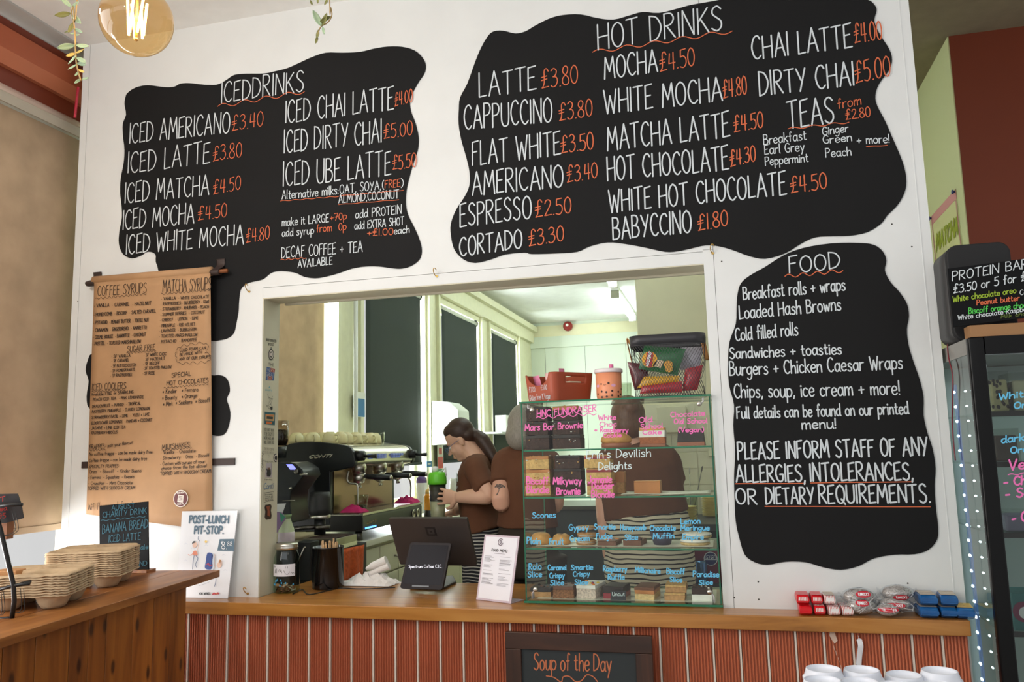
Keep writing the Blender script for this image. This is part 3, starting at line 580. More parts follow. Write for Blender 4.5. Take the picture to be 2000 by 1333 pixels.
# sheet : hangs from the front of the roll and falls back against the wall
def SHP(px, py, lift=0.0):      # the plane the sheet hangs in: y = -0.052 at z 2.44, -0.009 at z 1.33
    d = ray(px, py); k = 0.043 / 1.11   # y = -0.009 - lift - k (z - 1.33)
    t_ = (-0.009 - lift - k * (CAM.z - 1.33) - CAM.y) / (d.y + k * d.z); return CAM + d * t_
TL, TR, BR, BL = SHP(184, 552), SHP(411, 531), SHP(415, 1037), SHP(168, 1005)
def sheet(u, v):
    p = quadpt((TL, TR, BR, BL), u, v); p.y += 0.0012 * math.sin(u * 7 + 1) * v; return p
sh = MB(); sh.grid(sheet, 16, 24); sheet_o = sh.build('paper_sheet', kraft, sc_t, solid=0.0006)
def spt(px, py):   # point on the sheet under a photo pixel
    return SHP(px, py, 0.0035)
def stext(mb, s, x0, y0, x1, y1, h, t=0.0022):
    P0, P1 = spt(x0, y0), spt(x1, y1); up = spt(x0, y0 - h) - P0; up.x = up.y = 0
    write(mb, s, P0, P1, up, t, NW)
a5 = lambda x, y: (150 + x / 4.442, 500 + y / 4.442)
a6 = lambda x, y: (150 + x / 4.442, 780 + y / 4.442)
def blk(fn, rows, h, t):
    ink = MB()
    for s, x0, y0, x1, y1 in rows:
        p, q = fn(x0, y0), fn(x1, y1); stext(ink, s, p[0], p[1], q[0], q[1], h, t)
    ink.build('ink_lettering', inkb, sheet_o)
blk(a5, [("COFFEE SYRUPS", 180, 348, 605, 318)], 19, 0.0025); blk(a5, [("MATCHA SYRUPS", 745, 312, 1165, 292)], 23, 0.0025)
blk(a5, [("· VANILLA  · CARAMEL  · HAZELNUT", 152, 447, 645, 424), ("· HONEYCOMB  · BISCOFF  · SALTED CARAMEL", 150, 526, 685, 492), ("· PISTACHIO  · PEANUT BUTTER  · TOFFEE NUT", 148, 596, 625, 570), ("· CINNAMON  · GINGERBREAD  · AMARETTO", 146, 662, 605, 634), ("· CREME BRULEE  · BANOFFEE  · COCONUT", 143, 722, 597, 695), ("· PRETZEL  · TOASTED MARSHMALLOW", 140, 778, 555, 756)], 6.6, 0.0022)
blk(a5, [("· VANILLA  · WHITE CHOCOLATE", 735, 385, 1145, 366), ("· RASPBERRIES · BLUEBERRY · KIWI", 730, 432, 1145, 408), ("· STRAWBERRY · RHUBARB · PEACH", 728, 476, 1145, 454), ("· SUMMER BERRIES  · COCONUT", 726, 523, 1108, 500), ("· CHERRY  · LEMON  · LIME", 722, 570, 1052, 550), ("· PINEAPPLE  · RED VELVET", 720, 620, 1025, 606), ("· LAVENDER  · BUBBLEGUM", 718, 665, 1035, 648), ("· TOASTED MARSHMALLOW", 716, 710, 1045, 696), ("· PISTACHIO  · BANOFFEE", 712, 760, 1040, 740)], 5.8, 0.002)
blk(a5, [("SUGAR FREE", 437, 835, 678, 815)], 11, 0.0022)
blk(a5, [("· SF VANILLA", 302, 886, 465, 876), ("· SF CARAMEL", 302, 924, 452, 916), ("· SF BUTTERSCOTCH", 298, 970, 512, 958), ("· SF POMEGRANATE", 296, 1010, 505, 998), ("· SF RASPBERRIES", 293, 1052, 478, 1042), ("· SF WHITE CHOC", 582, 874, 776, 862), ("· SF HAZELNUT", 580, 912, 766, 902), ("· SF BISCOFF", 578, 950, 718, 942), ("· SF TOASTED MALLOW", 575, 990, 820, 976), ("· SF ROSE", 573, 1034, 675, 1028)], 5.6, 0.002)
blk(a5, [("COLD FOAM CAN", 893, 832, 1118, 810), ("BE MADE WITH", 893, 870, 1085, 848), ("ANY OF OUR SYRUPS", 888, 908, 1155, 888)], 5.6, 0.002)
blk(a5, [("SPECIAL", 823, 1056, 990, 1040), ("HOT CHOCOLATES", 780, 1124, 1140, 1098)], 8.5, 0.0022)
blk(a5, [("* Kinder   * Ferrero", 745, 1198, 1052, 1176), ("* Bounty   * Orange", 742, 1254, 1040, 1228), ("* Mint  * Snickers  * Biscoff", 748, 1306, 1155, 1268)], 8, 0.0022)
blk(a5, [("ICED COOLERS", 132, 1168, 425, 1155)], 13, 0.0024)
blk(a5, [("Available STILL or SPARKLING", 125, 1216, 490, 1194), ("· PEACH ICED TEA  · PINK LEMONADE", 122, 1262, 578, 1236)], 5.6, 0.002)
blk(a6, [("· DRAGONFRUIT + MANGO  · TROPICAL", 118, 78, 555, 48), ("· RASPBERRY PINEAPPLE  · CLOUDY LEMONADE", 116, 122, 635, 92), ("· STRAWBERRY BASIL + LIME  · YUZU + LIME", 114, 174, 628, 144), ("· ELDERFLOWER LEMONADE  · PANDAN + COCONUT", 112, 222, 655, 192), ("· JASMINE + LIME ICED TEA", 112, 266, 422, 254), ("· RASPBERRY HIBISCUS", 110, 306, 352, 298)], 5.6, 0.002)
blk(a6, [("FRAPPES", 110, 438, 240, 426), ("MILKSHAKES", 740, 438, 978, 412)], 9, 0.0022)
blk(a6, [("- pick your flavour!", 248, 420, 485, 388), ("No coffee frappe - can be made dairy free", 110, 492, 655, 472), ("Coffee frappe - can be made dairy free", 108, 548, 608, 530), ("SPECIALTY FRAPPES", 106, 600, 360, 594), ("Oreo  - Biscoff  - Kinder Bueno", 110, 644, 560, 634), ("- Ferrero  - Squashies  - Reese's", 100, 694, 498, 688), ("- Crunchie  - Mint Chocolate", 100, 746, 482, 740), ("TOPPED WITH SKOOSHY CREAM", 95, 790, 505, 784)], 6.4, 0.002)
blk(a6, [("· Vanilla  · Chocolate", 730, 478, 1030, 462), ("· Strawberry  · Oreo  · Biscoff", 728, 528, 1148, 502), ("· Custom with syrups of your", 726, 576, 1110, 556), ("choice from the list above!", 735, 616, 1125, 592), ("TOPPED WITH SKOOSHY CREAM", 725, 662, 1165, 638)], 6.4, 0.002)
blk(a6, [("Wifi Password: Spectrum", 95, 966, 560, 935)], 13, 0.0018)
def swave(p, q, amp, cyc):
    ink = MB(); wave(ink, spt(*p), spt(*q), Vector((0, 0, 0.001 * amp)), cyc, 0.0018, NW); ink.build('underline', inkb, sheet_o)
swave(a5(165, 372), a5(608, 330), 4, 12); swave(a5(730, 332), a5(1160, 296), 4, 12); swave(a5(432, 845), a5(688, 824), 3, 9); swave(a5(755, 1148), a5(1145, 1112), 3, 12); swave(a5(130, 1180), a5(425, 1166), 3, 10); swave(a6(108, 448), a6(258, 436), 3, 6); swave(a6(738, 446), a6(996, 420), 3, 9)
cl_ = [(868, 820), (900, 795), (960, 785), (1030, 775), (1100, 768), (1135, 775), (1138, 800), (1120, 820), (1112, 845), (1150, 858), (1162, 885), (1140, 910), (1080, 915), (1010, 918), (950, 922), (890, 925), (868, 905), (870, 880), (858, 858), (868, 838)]
cloud = []; ink = MB()
for i, p in enumerate(cl_):
    q = cl_[(i + 1) % len(cl_)]; mid = ((p[0] + q[0]) / 2 + (q[1] - p[1]) * 0.35, (p[1] + q[1]) / 2 - (q[0] - p[0]) * 0.35)
    cloud += [spt(*a5(*p)), spt(*a5(*mid))]
ribbon(ink, cr_spline(cloud, 3, closed=True), 0.0016, NW)
ink.build('cloud_outline', inkb, sheet_o)
# round printed sticker low on the sheet
p = spt(353, 974.5) ; st = MB(); R_ = 16.5 / pxm(p)
st.lathe([(R_, 0), (R_, 0.0006)], p, 32, axis=(0, -1, 0), mi=0); st.lathe([(R_ * 0.9, 0), (R_ * 0.9, 0.0003)], p + Vector((0, -0.0006, 0)), 32, axis=(0, -1, 0), mi=1)
st.box(p + Vector((0, -0.0012, 0)), (R_ * 0.78, 0.0004, R_ * 0.85), roty(0.12), 0)
for k in range(4): st.box(p + Vector((0, -0.0016, R_ * (0.24 - 0.16 * k))), (R_ * 0.5, 0.0003, R_ * 0.05), roty(0.12), 1)
write(st, "OUR MENU", p + Vector((-R_ * 0.5, -0.0015, R_ * 0.56)), p + Vector((R_ * 0.5, -0.0015, R_ * 0.62)), Vector((0, 0, R_ * 0.18)), 0.0014, NW, mi=0)
write(st, "SCAN ME", p + Vector((-R_ * 0.42, -0.0015, -R_ * 0.76)), p + Vector((R_ * 0.5, -0.0015, -R_ * 0.68)), Vector((0, 0, R_ * 0.18)), 0.0014, NW, mi=0)
st.build('round_sticker', [mat('sticker_cream', (238, 230, 220), 0.5), mat('sticker_plum', (112, 58, 62), 0.5)], sheet_o)
# lower batten strap behind the sheet
b0, b1 = W(159, 909, -0.0065), W(458, 902, -0.0065); m = MB(); m.prism([b0 + Vector((0, 0, 0.014)), b1 + Vector((0, 0, 0.014)), b1 + Vector((0, 0, -0.014)), b0 + Vector((0, 0, -0.014))], (0, 0.005, 0))
bs = m.build('strap_strip', mat('dark_leather', (54, 40, 36), 0.6)); tag(bs, 'dark leather strip screwed to the wall across the kraft paper scroll', 'strap')
# ================================================================= hanging things near the camera
p = WD(267, 40, 1.46); R0 = 0.0625
t = thing('pendant_bulb', 'glowing amber globe filament bulb hanging at the top left', 'light bulb', p)
amber = glassy('amber_glass', (255, 234, 196), 0.9, 1.5)
up = Vector((0.0, 0, 1))
w = MB(); prof = [(R0 * math.sin(a), -R0 * math.cos(a) * 1.0) for a in [PI * k / 26 for k in range(23)]] + [(0.020, R0 * 1.02), (0.0165, R0 * 1.18)]
w.lathe(prof, p, 40); w.build('glass_globe', amber, t)
w = MB()
for k in range(6):
    a = 2 * PI * k / 6 + 0.3; b = a + 0.5; c = Vector((0.013 * math.cos(a), 0.013 * math.sin(a), -0.028)); d = Vector((0.016 * math.cos(b), 0.016 * math.sin(b), 0.036)); w.tube([p + c, p + d], 0.0022, 8)
w.build('filament', mat('filament_glow', (255, 196, 110), 0.5, emit=22.0), t)
w = MB(); w.tube([p + Vector((0, 0, -0.036)), p + Vector((0, 0, 0.06))], 0.0022, 8); w.ell(p + Vector((0, 0, -0.036)), (0.004, 0.004, 0.003)); w.build('glass_stem', mat('stem_glass', (230, 190, 130), 0.2), t)
w = MB(); w.lathe([(0.017, 0.068), (0.018, 0.075), (0.018, 0.098), (0.022, 0.10), (0.022, 0.16), (0.008, 0.172)], p, 24); w.build('lamp_holder', mat('holder_black', (24, 22, 20), 0.4), t)
w = MB(); w.tube([p + Vector((0, 0, 0.17)), Vector((p.x, p.y, H))], 0.003, 8); w.build('cord', blackp, t)
leafA = mat('leaf_pale_green', (160, 184, 150), 0.5, noise=0.15, nscale=60); leafB = mat('leaf_olive', (122, 122, 62), 0.5, noise=0.2, nscale=60); leafC = mat('leaf_yellow', (206, 176, 92), 0.5)
def leaf(par, c, ang, ln, mt, tilt):
    w = MB(); n = 8; ax = RC.transposed()
    def fn(u, v):
        s = math.sin(PI * u) ** 0.75 * 0.5; q = Vector((ln * u, (v - 0.5) * 2 * s * ln * 0.36, 0.18 * ln * (u * u) + 0.10 * ln * abs(v - 0.5)))
        q = Matrix.Rotation(tilt, 3, 'X') @ q; ca, sa = math.cos(ang), math.sin(ang)
        x, y, z = q.x * ca - q.y * sa, q.x * sa + q.y * ca, q.z
        return c + ax @ Vector((x, -y, -z))
    w.grid(fn, 8, 4); w.build('leaf', mt, par, solid=0.0005)
def vine(label, stem, leaves, depth, scale):
    base = WD(stem[-1][0], stem[-1][1], depth); t = thing('trailing_plant', label, 'plant', base)
    S = [WD(x, y, depth) for x, y in stem]; top = S[0].copy(); top.z = H
    w = MB(); w.tube(cr_spline([top, (top + S[0]) / 2] + S, 5), 0.0014, 6); w.build('stem', mat('stem_ochre', (160, 134, 84), 0.6), t)
    for x, y, ang, ln, k in leaves: leaf(t, WD(x, y, depth), math.radians(ang), ln * scale, (leafA, leafB, leafC)[k], RND.uniform(-0.6, 0.6))
    return t
vine('trailing sprig of round pale leaves hanging at the top left corner', [(150, 0), (143, 12), (139, 25), (143, 40), (146, 62), (147, 90), (149, 120), (153, 140), (158, 158)],
 [(140, 14, 140, 22, 0), (140, 14, 30, 16, 0), (139, 26, 190, 26, 1), (141, 30, -40, 24, 0), (143, 44, 250, 20, 1), (145, 56, -20, 18, 0), (144, 56, 215, 16, 1), (146, 66, 180, 8, 0), (147, 69, 10, 8, 0), (147, 88, 188, 29, 0), (148, 88, -14, 25, 0), (148, 104, 200, 16, 2), (148, 104, 15, 16, 2), (149, 112, -30, 22, 0), (149, 108, 240, 20, 0), (150, 124, -5, 18, 0), (150, 126, 220, 16, 0), (153, 136, -30, 13, 2), (154, 140, 230, 10, 0), (158, 154, 215, 13, 0), (160, 155, 5, 13, 0)], 1.5, 1.15 / 1060)
vine('short trailing sprig with olive leaves hanging at the top, right of the bulb', [(644, 0), (646, 14), (648, 30), (640, 44), (627, 52), (621, 66), (619, 82)],
 [(646, 32, 205, 20, 1), (628, 52, 118, 28, 0), (627, 53, 60, 24, 1), (622, 58, 265, 16, 1), (620, 70, 262, 14, 1), (630, 52, 285, 14, 0), (606, 0, -70, 10, 1), (641, -4, 250, 14, 1), (620, -4, 280, 10, 1)], 1.9, 1.2 / 840)
# ================================================================= things on the raised left counter
pulp = mat('moulded_pulp', (196, 170, 136), 0.9, noise=0.12, nscale=40, bump=0.25)
def tray_fn(sz):
    def h(x, y):
        z = 0.046
        for cx in (-1, 1):
            for cy in (-1, 1):
                r = math.hypot(x - cx * sz * 0.25, y - cy * sz * 0.25) / sz
                z = min(z, 0.046 * min(1, max(0, (r - 0.125) / 0.085)))
        rc = math.hypot(x, y) / sz
        if rc < 0.10: z = max(z, 0.06 * (1 - rc / 0.16))
        return z
    return h
def make_tray(c, rz_, sz=0.255):
    w = MB(); hf = tray_fn(sz); rr = random.Random(5); n = 26
    def fn(u, v):
        a, b = (u - 0.5) * 2, (v - 0.5) * 2
        k = max(abs(a), abs(b)); 
        if k > 1e-6:
            l2 = math.hypot(a, b); ex = 8.0; ln = (abs(a) ** ex + abs(b) ** ex) ** (1 / ex); f = k / ln; a *= f; b *= f
        x, y = a * sz / 2, b * sz / 2; z = hf(x, y)
        if k > 0.93: z = 0.046 + rr.uniform(-0.0022, 0.0012) - (0.006 if k > 0.985 else 0.0)
        return Vector((x, y, z))
    w.grid(fn, n, n); o = w.build('pulp_cup_carrier', pulp, None, solid=0.0022)
    o.location = c; o.rotation_euler = (0, 0, rz_)
    me = o.data; zmin = min(v.co.z for v in me.vertices)
    return o
def stack(c, rz_, n, pitch, which):
    first = make_tray(c, rz_); rr = random.Random(n)
    for k in range(n):
        o = first if k == 0 else dup(first)
        o.location = Vector(c) + Vector((rr.uniform(-0.0015, 0.0015), rr.uniform(-0.0015, 0.0015), k * pitch)); o.rotation_euler = (0, 0, rz_ + rr.uniform(-0.012, 0.012))
        lab = 'topmost grey-brown pulp cup carrier on the %s stack' % which if k == n - 1 else ('lowest pulp cup carrier with its feet on the counter under the %s stack' % which if k == 0 else 'pulp cup carrier nested in the middle of the %s stack' % which)
        tag(o, lab, 'cup carrier', 'cup carriers in the %s stack' % which)
stack(WZ(182, 1142, ZL + 0.0015), math.radians(24), 12, 0.0072, 'taller back')
stack(WZ(76, 1181, ZL + 0.0015), math.radians(24), 9, 0.0072, 'lower front')
# little blackboard
pb = WZ(289, 1119, ZL); yb_ = pb.y
t = thing('chalkboard_sign', 'small black sign chalked AUGUST CHARITY DRINK behind the cup carriers', 'sign', (pb.x - 0.08, yb_, ZL))
TLs, TRs, BRs, BLs = W(194, 988.5, yb_ + 0.012), W(288.5, 980, yb_ + 0.012), Vector((W(290, 1116, yb_).x, yb_, ZL + 0.004)), Vector((W(194, 1116, yb_).x, yb_, ZL + 0.004))
w = MB(); w.prism([TLs, TRs, BRs, BLs], (0, 0.006, 0)); w.build('board', mat('slate_black', (14, 15, 17), 0.8, spec=0.2), t, bevel=0.001)
w = MB(); w.bx(BRs.x - 0.085, BRs.x + 0.006, yb_ - 0.02, yb_ + 0.035, ZL + 0.0005, ZL + 0.011); w.build('foot', plankt, t)
teal = mat('chalk_teal', (34, 86, 102), 0.8)
def sgn(s, x0, y0, x1, y1, h, tt=0.0026):
    f = lambda x, y: W(x, y, yb_ - 0.0015) + Vector((0, 0.012 * (1 - (y - 984) / 132.0), 0))
    mb = MB(); write(mb, s, f(x0, y0), f(x1, y1), f(x0, y0 - h) - f(x0, y0), tt, NW); mb.build('chalk_lettering', teal, t)
f6 = lambda x, y: (150 + x / 4.442, 780 + y / 4.442)
for s, a, b, h in (("AUGUST", (285, 966), (485, 944), 9), ("CHARITY DRINK", (212, 1032), (590, 994), 11), ("BANANA BREAD", (212, 1170), (605, 1118), 17), ("ICED LATTE", (270, 1245), (545, 1222), 14), ("On sale", (440, 1318), (612, 1300), 9)):
    p0, p1 = f6(*a), f6(*b); sgn(s, p0[0], p0[1], p1[0], p1[1], h)
sgn("IN STORE AND", 205, 1111, 287, 1105, 9)
mb = MB(); q0, q1 = f6(210, 1055), f6(595, 1020); wave(mb, W(q0[0], q0[1], yb_ + 0.004), W(q1[0], q1[1], yb_ + 0.004), Vector((0, 0, 0.002)), 6, 0.002, NW); mb.build('chalk_underline', teal, t)
# black wire rack cut by the left edge
pr = WZ(24, 1208, ZL); dr = (pr - CAM).dot(rz)
def RK(x, y, dd=0.0): return WD(x, y, dr + dd)
t = thing('wire_rack', 'black metal snack rack at the left edge with dark price cards', 'display rack', (pr.x, pr.y, ZL))
w = MB(); w.tube([RK(-14, 985), RK(2, 1040), RK(26, 1142), RK(28, 1176), RK(23, 1209)], 0.0065, 8); w.build('upright', blackp, t)
w = MB(); w.tube([RK(-12, 1156), RK(20, 1146), RK(58, 1140)], 0.005, 8); w.build('shelf_bar', blackp, t); w = MB(); w.tube([RK(20, 1146), RK(60, 1136, 0.06)], 0.004, 8); w.build('shelf_bar', blackp, t); w = MB(); w.tube([RK(-12, 1210), RK(24, 1207)], 0.004, 8); w.build('base_bar', blackp, t)
w = MB()
for dx in (0, 6): w.tube(cr_spline([RK(24 + dx, 1000), RK(30 + dx, 1030), RK(26 + dx, 1040), RK(12 + dx, 1046), RK(-4, 1048)], 4), 0.0009, 6)
for dx in (0, 6): w.tube(cr_spline([RK(40 + dx, 1150), RK(42 + dx, 1185), RK(38 + dx, 1196), RK(26, 1198)], 4), 0.0009, 6)
for dx in (0, 5): w.tube(cr_spline([RK(2 + dx, 1157), RK(4 + dx, 1195), RK(-4, 1204)], 4), 0.0009, 6)
w.build('wire_loop', blackp, t)
for q, mtn in (([(-10, 966), (34, 965), (41, 985), (46, 1013), (12, 1022), (-10, 1024)], 'card'),):
    w = MB(); w.prism([RK(x, y, 0.02) for x, y in q], RC.transposed() @ Vector((0, 0, 0.003))); w.build('price_card', mat('card_black', (20, 18, 22), 0.4), t)
w = MB(); w.tube([RK(-10, 988, -0.01), RK(44, 986, -0.01)], 0.0045, 8); w.build('card_rail', blackp, t)
redc = mat('chalk_red', (168, 40, 34), 0.8)
w = MB(); nn = RC.transposed() @ Vector((0, 0, -1))
write(w, "T", RK(1, 981, 0.012), RK(10, 979, 0.012), RK(1, 972, 0.012) - RK(1, 981, 0.012), 0.0022, nn); write(w, "1.95", RK(-8, 1014, 0.012), RK(11, 1012, 0.012), RK(0, 1004, 0.012) - RK(0, 1014, 0.012), 0.002, nn); write(w, "ea", RK(0, 999, 0.012), RK(14, 997, 0.012), RK(0, 990, 0.012) - RK(0, 999, 0.012), 0.002, nn)
w.build('red_lettering', redc, t)
kb = mat('snack_box_card', (188, 138, 92), 0.7)
c_ = WZ(-2, 1190, ZL); w = MB(); w.box(c_ + Vector((0, 0.03, 0.055)), (0.075, 0.05, 0.11), rotz(0.2)); tag(w.build('snack_box', kb, None, bevel=0.003), 'brown card snack box cut by the left edge on the counter', 'box')
c_ = RK(10, 1036, 0.05); w = MB(); w.box(c_, (0.03, 0.03, 0.05), rotz(0.2)); w.build('snack_bar', mat('bar_brown', (150, 96, 62), 0.6), t)
# ================================================================= white printed poster leaning on the wall
yt, ybm = -0.0185, -0.05
Pq = [W(355.5, 999.5, yt), W(464, 998, yt), WZ(449.5, 1168.5, ZC + 0.001), None]
Pq[3] = WZ(339, 1169, ZC + 0.001); Pq[2].y = Pq[3].y = (Pq[2].y + Pq[3].y) / 2
planar(Pq)
t = thing('poster_board', 'white advertising board printed POST-LUNCH PIT-STOP leaning on the wall', 'poster', (Pq[2] + Pq[3]) / 2)
w = MB(); w.prism(Pq, (0, 0.004, 0)); w.build('board', mat('poster_white', (234, 236, 240), 0.4), t)
def PO(x, y):                    # on the poster face, from its own zoomed photo grid
    px, py = 340 + x / 6.35, 980 + y / 6.35; n = (Pq[1] - Pq[0]).cross(Pq[3] - Pq[0]).normalized(); d = ray(px, py)
    k = (Pq[0] - CAM).dot(n) / d.dot(n); return CAM + d * (k * 0.9993)
pn = (Pq[1] - Pq[0]).cross(Pq[3] - Pq[0]).normalized(); pn = pn if pn.y < 0 else -pn
slate = mat('print_slate', (84, 110, 128), 0.5)
def pwrite(s, x0, y0, x1, y1, h, tt, m_, nm='printed_lettering', sl=0.0):
    w = MB(); write(w, s, PO(x0, y0), PO(x1, y1), PO(x0, y0 - h) - PO(x0, y0), tt, pn, jit=0, slant=sl); w.build(nm, m_, t)
pwrite("POST-LUNCH", 190, 268, 672, 268, 88, 0.0066, slate, sl=0.08); pwrite("PIT-STOP.", 252, 398, 610, 398, 88, 0.0066, slate, sl=0.08)
w = MB(); w.add([PO(565, 468), PO(748, 465), PO(742, 615), PO(535, 612)], [(0, 1, 2, 3)]); w.build('price_flash', slate, t)
def pfill(pts, m_, nm):
    w = MB(); Q = cr_spline([PO(*q) for q in pts], 3, closed=True); w.add([q + pn * 0.0004 for q in Q], [tuple(range(len(Q)))]); w.build(nm, m_, t)
def pline(pts, tt, m_, nm):
    w = MB(); ribbon(w, cr_spline([PO(*q) + pn * 0.0006 for q in pts], 4), tt, pn); w.build(nm, m_, t)
wh = mat('print_white', (240, 242, 244), 0.5)
def pw2(s, x0, y0, x1, y1, h, tt):
    w = MB(); write(w, s, PO(x0, y0) + pn * .0005, PO(x1, y1) + pn * .0005, PO(x0, y0 - h) - PO(x0, y0), tt, pn, jit=0); w.build('printed_price', wh, t)
pw2("£", 583, 525, 604, 525, 30, 0.0012); pw2("8.", 592, 590, 655, 590, 90, 0.0026); pw2("88", 665, 550, 722, 550, 52, 0.0016)
skin_p, bluep, redp, grayp = mat('print_skin', (232, 196, 176), 0.5), mat('print_blue', (60, 84, 150), 0.5), mat('print_orange', (226, 140, 112), 0.5), mat('print_grey_blue', (112, 124, 150), 0.5)
pfill([(228, 545), (240, 512), (270, 508), (285, 540), (265, 572), (240, 570)], skin_p, 'printed_head'); pfill([(222, 530), (235, 498), (262, 492), (262, 512), (240, 518)], mat('print_dark', (44, 44, 52), 0.5), 'printed_hair')
pfill([(240, 620), (270, 612), (292, 660), (262, 672), (232, 660)], redp, 'printed_shirt'); pline([(283, 620), (300, 560), (308, 490)], 0.0022, skin_p, 'printed_arm'); pline([(240, 640), (205, 668), (178, 658)], 0.002, redp, 'printed_arm')
pline([(250, 672), (236, 760), (230, 840)], 0.003, grayp, 'printed_leg'); pline([(272, 672), (296, 710), (268, 780), (282, 818)], 0.003, grayp, 'printed_leg'); pline([(305, 430), (300, 460), (316, 490)], 0.0026, grayp, 'printed_glove')
pfill([(415, 640), (480, 655), (475, 740), (470, 838), (385, 832), (395, 740)], bluep, 'printed_can'); pfill([(470, 660), (500, 665), (495, 830), (455, 836)], mat('print_silver', (206, 212, 222), 0.5), 'printed_can_panel'); pline([(398, 790), (430, 770), (440, 800), (476, 785)], 0.003, mat('print_red', (196, 60, 70), 0.5), 'printed_can_stripe')
pfill([(545, 760), (570, 728), (592, 745), (590, 800), (560, 825), (530, 800)], skin_p, 'printed_head'); pfill([(560, 728), (588, 735), (592, 790), (574, 792)], mat('print_ginger', (222, 150, 74), 0.5), 'printed_hair')
pline([(520, 960), (516, 1010), (502, 1055)], 0.003, grayp, 'printed_leg'); pline([(505, 655), (500, 760), (520, 830)], 0.0018, skin_p, 'printed_arm')
pfill([(378, 500), (395, 482), (412, 500), (395, 518)], mat('print_yellow', (236, 206, 120), 0.5), 'printed_sun')
for cx, cy in ((150, 528), (235, 585), (150, 735), (405, 545), (620, 665), (640, 855)): pline([(cx - 20, cy + 6), (cx - 8, cy - 10), (cx + 6, cy - 4), (cx + 20, cy + 6)], 0.0008, mat('print_pale', (190, 200, 216), 0.5), 'printed_cloud')
pline([(310, 1045), (380, 1025), (440, 1000)], 0.0008, grayp, 'printed_line')
pwrite("YOU WINGS.", 308, 1158, 455, 1156, 26, 0.0018, mat('print_black', (36, 34, 34), 0.5))
pfill([(470, 1158), (492, 1128), (518, 1140), (545, 1126), (560, 1152), (535, 1152), (518, 1160), (500, 1154)], mat('print_red', (196, 60, 70), 0.5), 'printed_emblem'); pfill([(505, 1142), (518, 1132), (531, 1142), (518, 1156)], mat('print_gold', (240, 190, 60), 0.5), 'printed_emblem_sun')
# ================================================================= stickers on the hatch jamb
XJ = JL + 0.0046
sb, so, sb2 = mat('sticker_black', (44, 42, 42), 0.5), mat('sticker_orange', (206, 104, 44), 0.5), mat('sticker_teal', (40, 92, 104), 0.5)
sp_ = mat('sticker_paper', (206, 196, 190), 0.5); sr = mat('sticker_red', (160, 60, 52), 0.5); scy = mat('sticker_cyan', (110, 176, 190), 0.5); sbl = mat('sticker_blue', (58, 92, 150), 0.5)
J = lambda x, y, d=0.0: WX(x, y, XJ + d)
def sticker(label, build_fn):
    w = MB(); mats = build_fn(w); o = w.build('jamb_sticker', mats); tag(o, label, 'sticker', 'stickers on the hatch jamb')
NX = Vector((1, 0, 0))
def jt(w, s, x0, y0, x1, y1, h, tt, mi=0, d=0.0006): write(w, s, J(x0, y0, d), J(x1, y1, d), J(x0, y0 - h, d) - J(x0, y0, d), tt, NX, mi=mi, jit=0)
def jp(w, pts, mi=0, d=0.0): P = [J(x, y, d) for x, y in pts]; w.prism(P, (0.0005, 0, 0), mi)
def s1(w): jt(w, "EASILY DISTRACTED", 520, 666, 539.5, 669.5, 5, 0.0016); jt(w, "BY DOGS", 523.5, 675, 534, 676, 5, 0.0016); return sb
sticker('small black lettered sticker at the top of the hatch jamb', s1)
def s2(w):
    for r_, mi in ((9.5, 0), (7.4, 1), (5.2, 0), (3.2, 1)):
        jp(w, [(529.5 + 5.2 * r_ / 9.5 * math.cos(a), 693 + 11 * r_ / 9.5 * math.sin(a)) for a in [2 * PI * k / 20 for k in range(20)]], mi, 0.0003 * (10 - r_) / 3)
    jp(w, [(528.5, 684), (530.5, 684), (530.2, 678), (529, 678)]); jt(w, "FIDGET", 525.5, 704.5, 534, 705, 3, 0.001); return [sb, sp_]
sticker('grey round hypnotic swirl sticker on the hatch jamb', s2)
def s3(w):
    jp(w, [(521, 717), (537, 721), (534.5, 744), (519, 743)], 0); jp(w, [(528.5, 719), (537, 721), (536, 728), (528, 727)], 1, .0004); jp(w, [(524, 735), (531, 735), (530.5, 743), (524, 742.5)], 1, .0004)
    jt(w, "THE", 524, 715, 535, 716, 6, 0.0014, 2); jt(w, "VERY", 522, 726, 535, 728, 6, 0.0014, 3, .001); jt(w, "GREAT", 519.5, 735, 535.5, 736, 7, 0.0016, 3, .001); jt(w, "DAY", 522, 742.5, 533, 743, 6, 0.0014, 3, .001); return [sbl, sr, sb, sp_]
sticker('blue and red block lettered sticker on the hatch jamb', s3)
def s4(w): jp(w, [(524.5, 758), (527, 754), (527.5, 758)]); jt(w, "skooshy", 518, 763.5, 531, 764.5, 4, 0.0014); return scy
sticker('tiny pale cyan logo sticker on the hatch jamb', s4)
def s5(w):
    for pts in ([(522, 771), (527, 782), (523, 792), (531, 800)], [(533, 774), (527, 786), (533, 798)], [(519, 790), (524, 797), (530, 801)], [(524, 776), (532, 780)], [(520, 794), (529, 790), (533, 778)]): ribbon(w, [J(x, y, .0003) for x, y in pts], 0.0014, NX)
    jp(w, [(528, 796), (532, 794), (532, 801), (529, 801)]); return sb
sticker('line drawn black doodle sticker on the hatch jamb', s5)
def s6(w):
    jp(w, [(517, 804.5), (537.5, 806.5), (536.5, 831), (516.5, 829)], 0); jp(w, [(518.5, 809), (536, 810.5), (535, 823), (518, 822)], 1, .0004); jp(w, [(521, 813.5), (533, 814.5), (532.6, 819.5), (520.6, 818.5)], 2, .0008); jp(w, [(520, 823.5), (531.5, 824.5), (531, 829), (519.6, 828)], 3, .0004); jp(w, [(519.4, 810.5), (534, 811.6), (533.9, 813), (519.3, 812)], 3, .0008); return [sb2, mat('sticker_sand', (190, 150, 104), 0.5), sb, so]
sticker('orange and teal cassette tape sticker on the hatch jamb', s6)
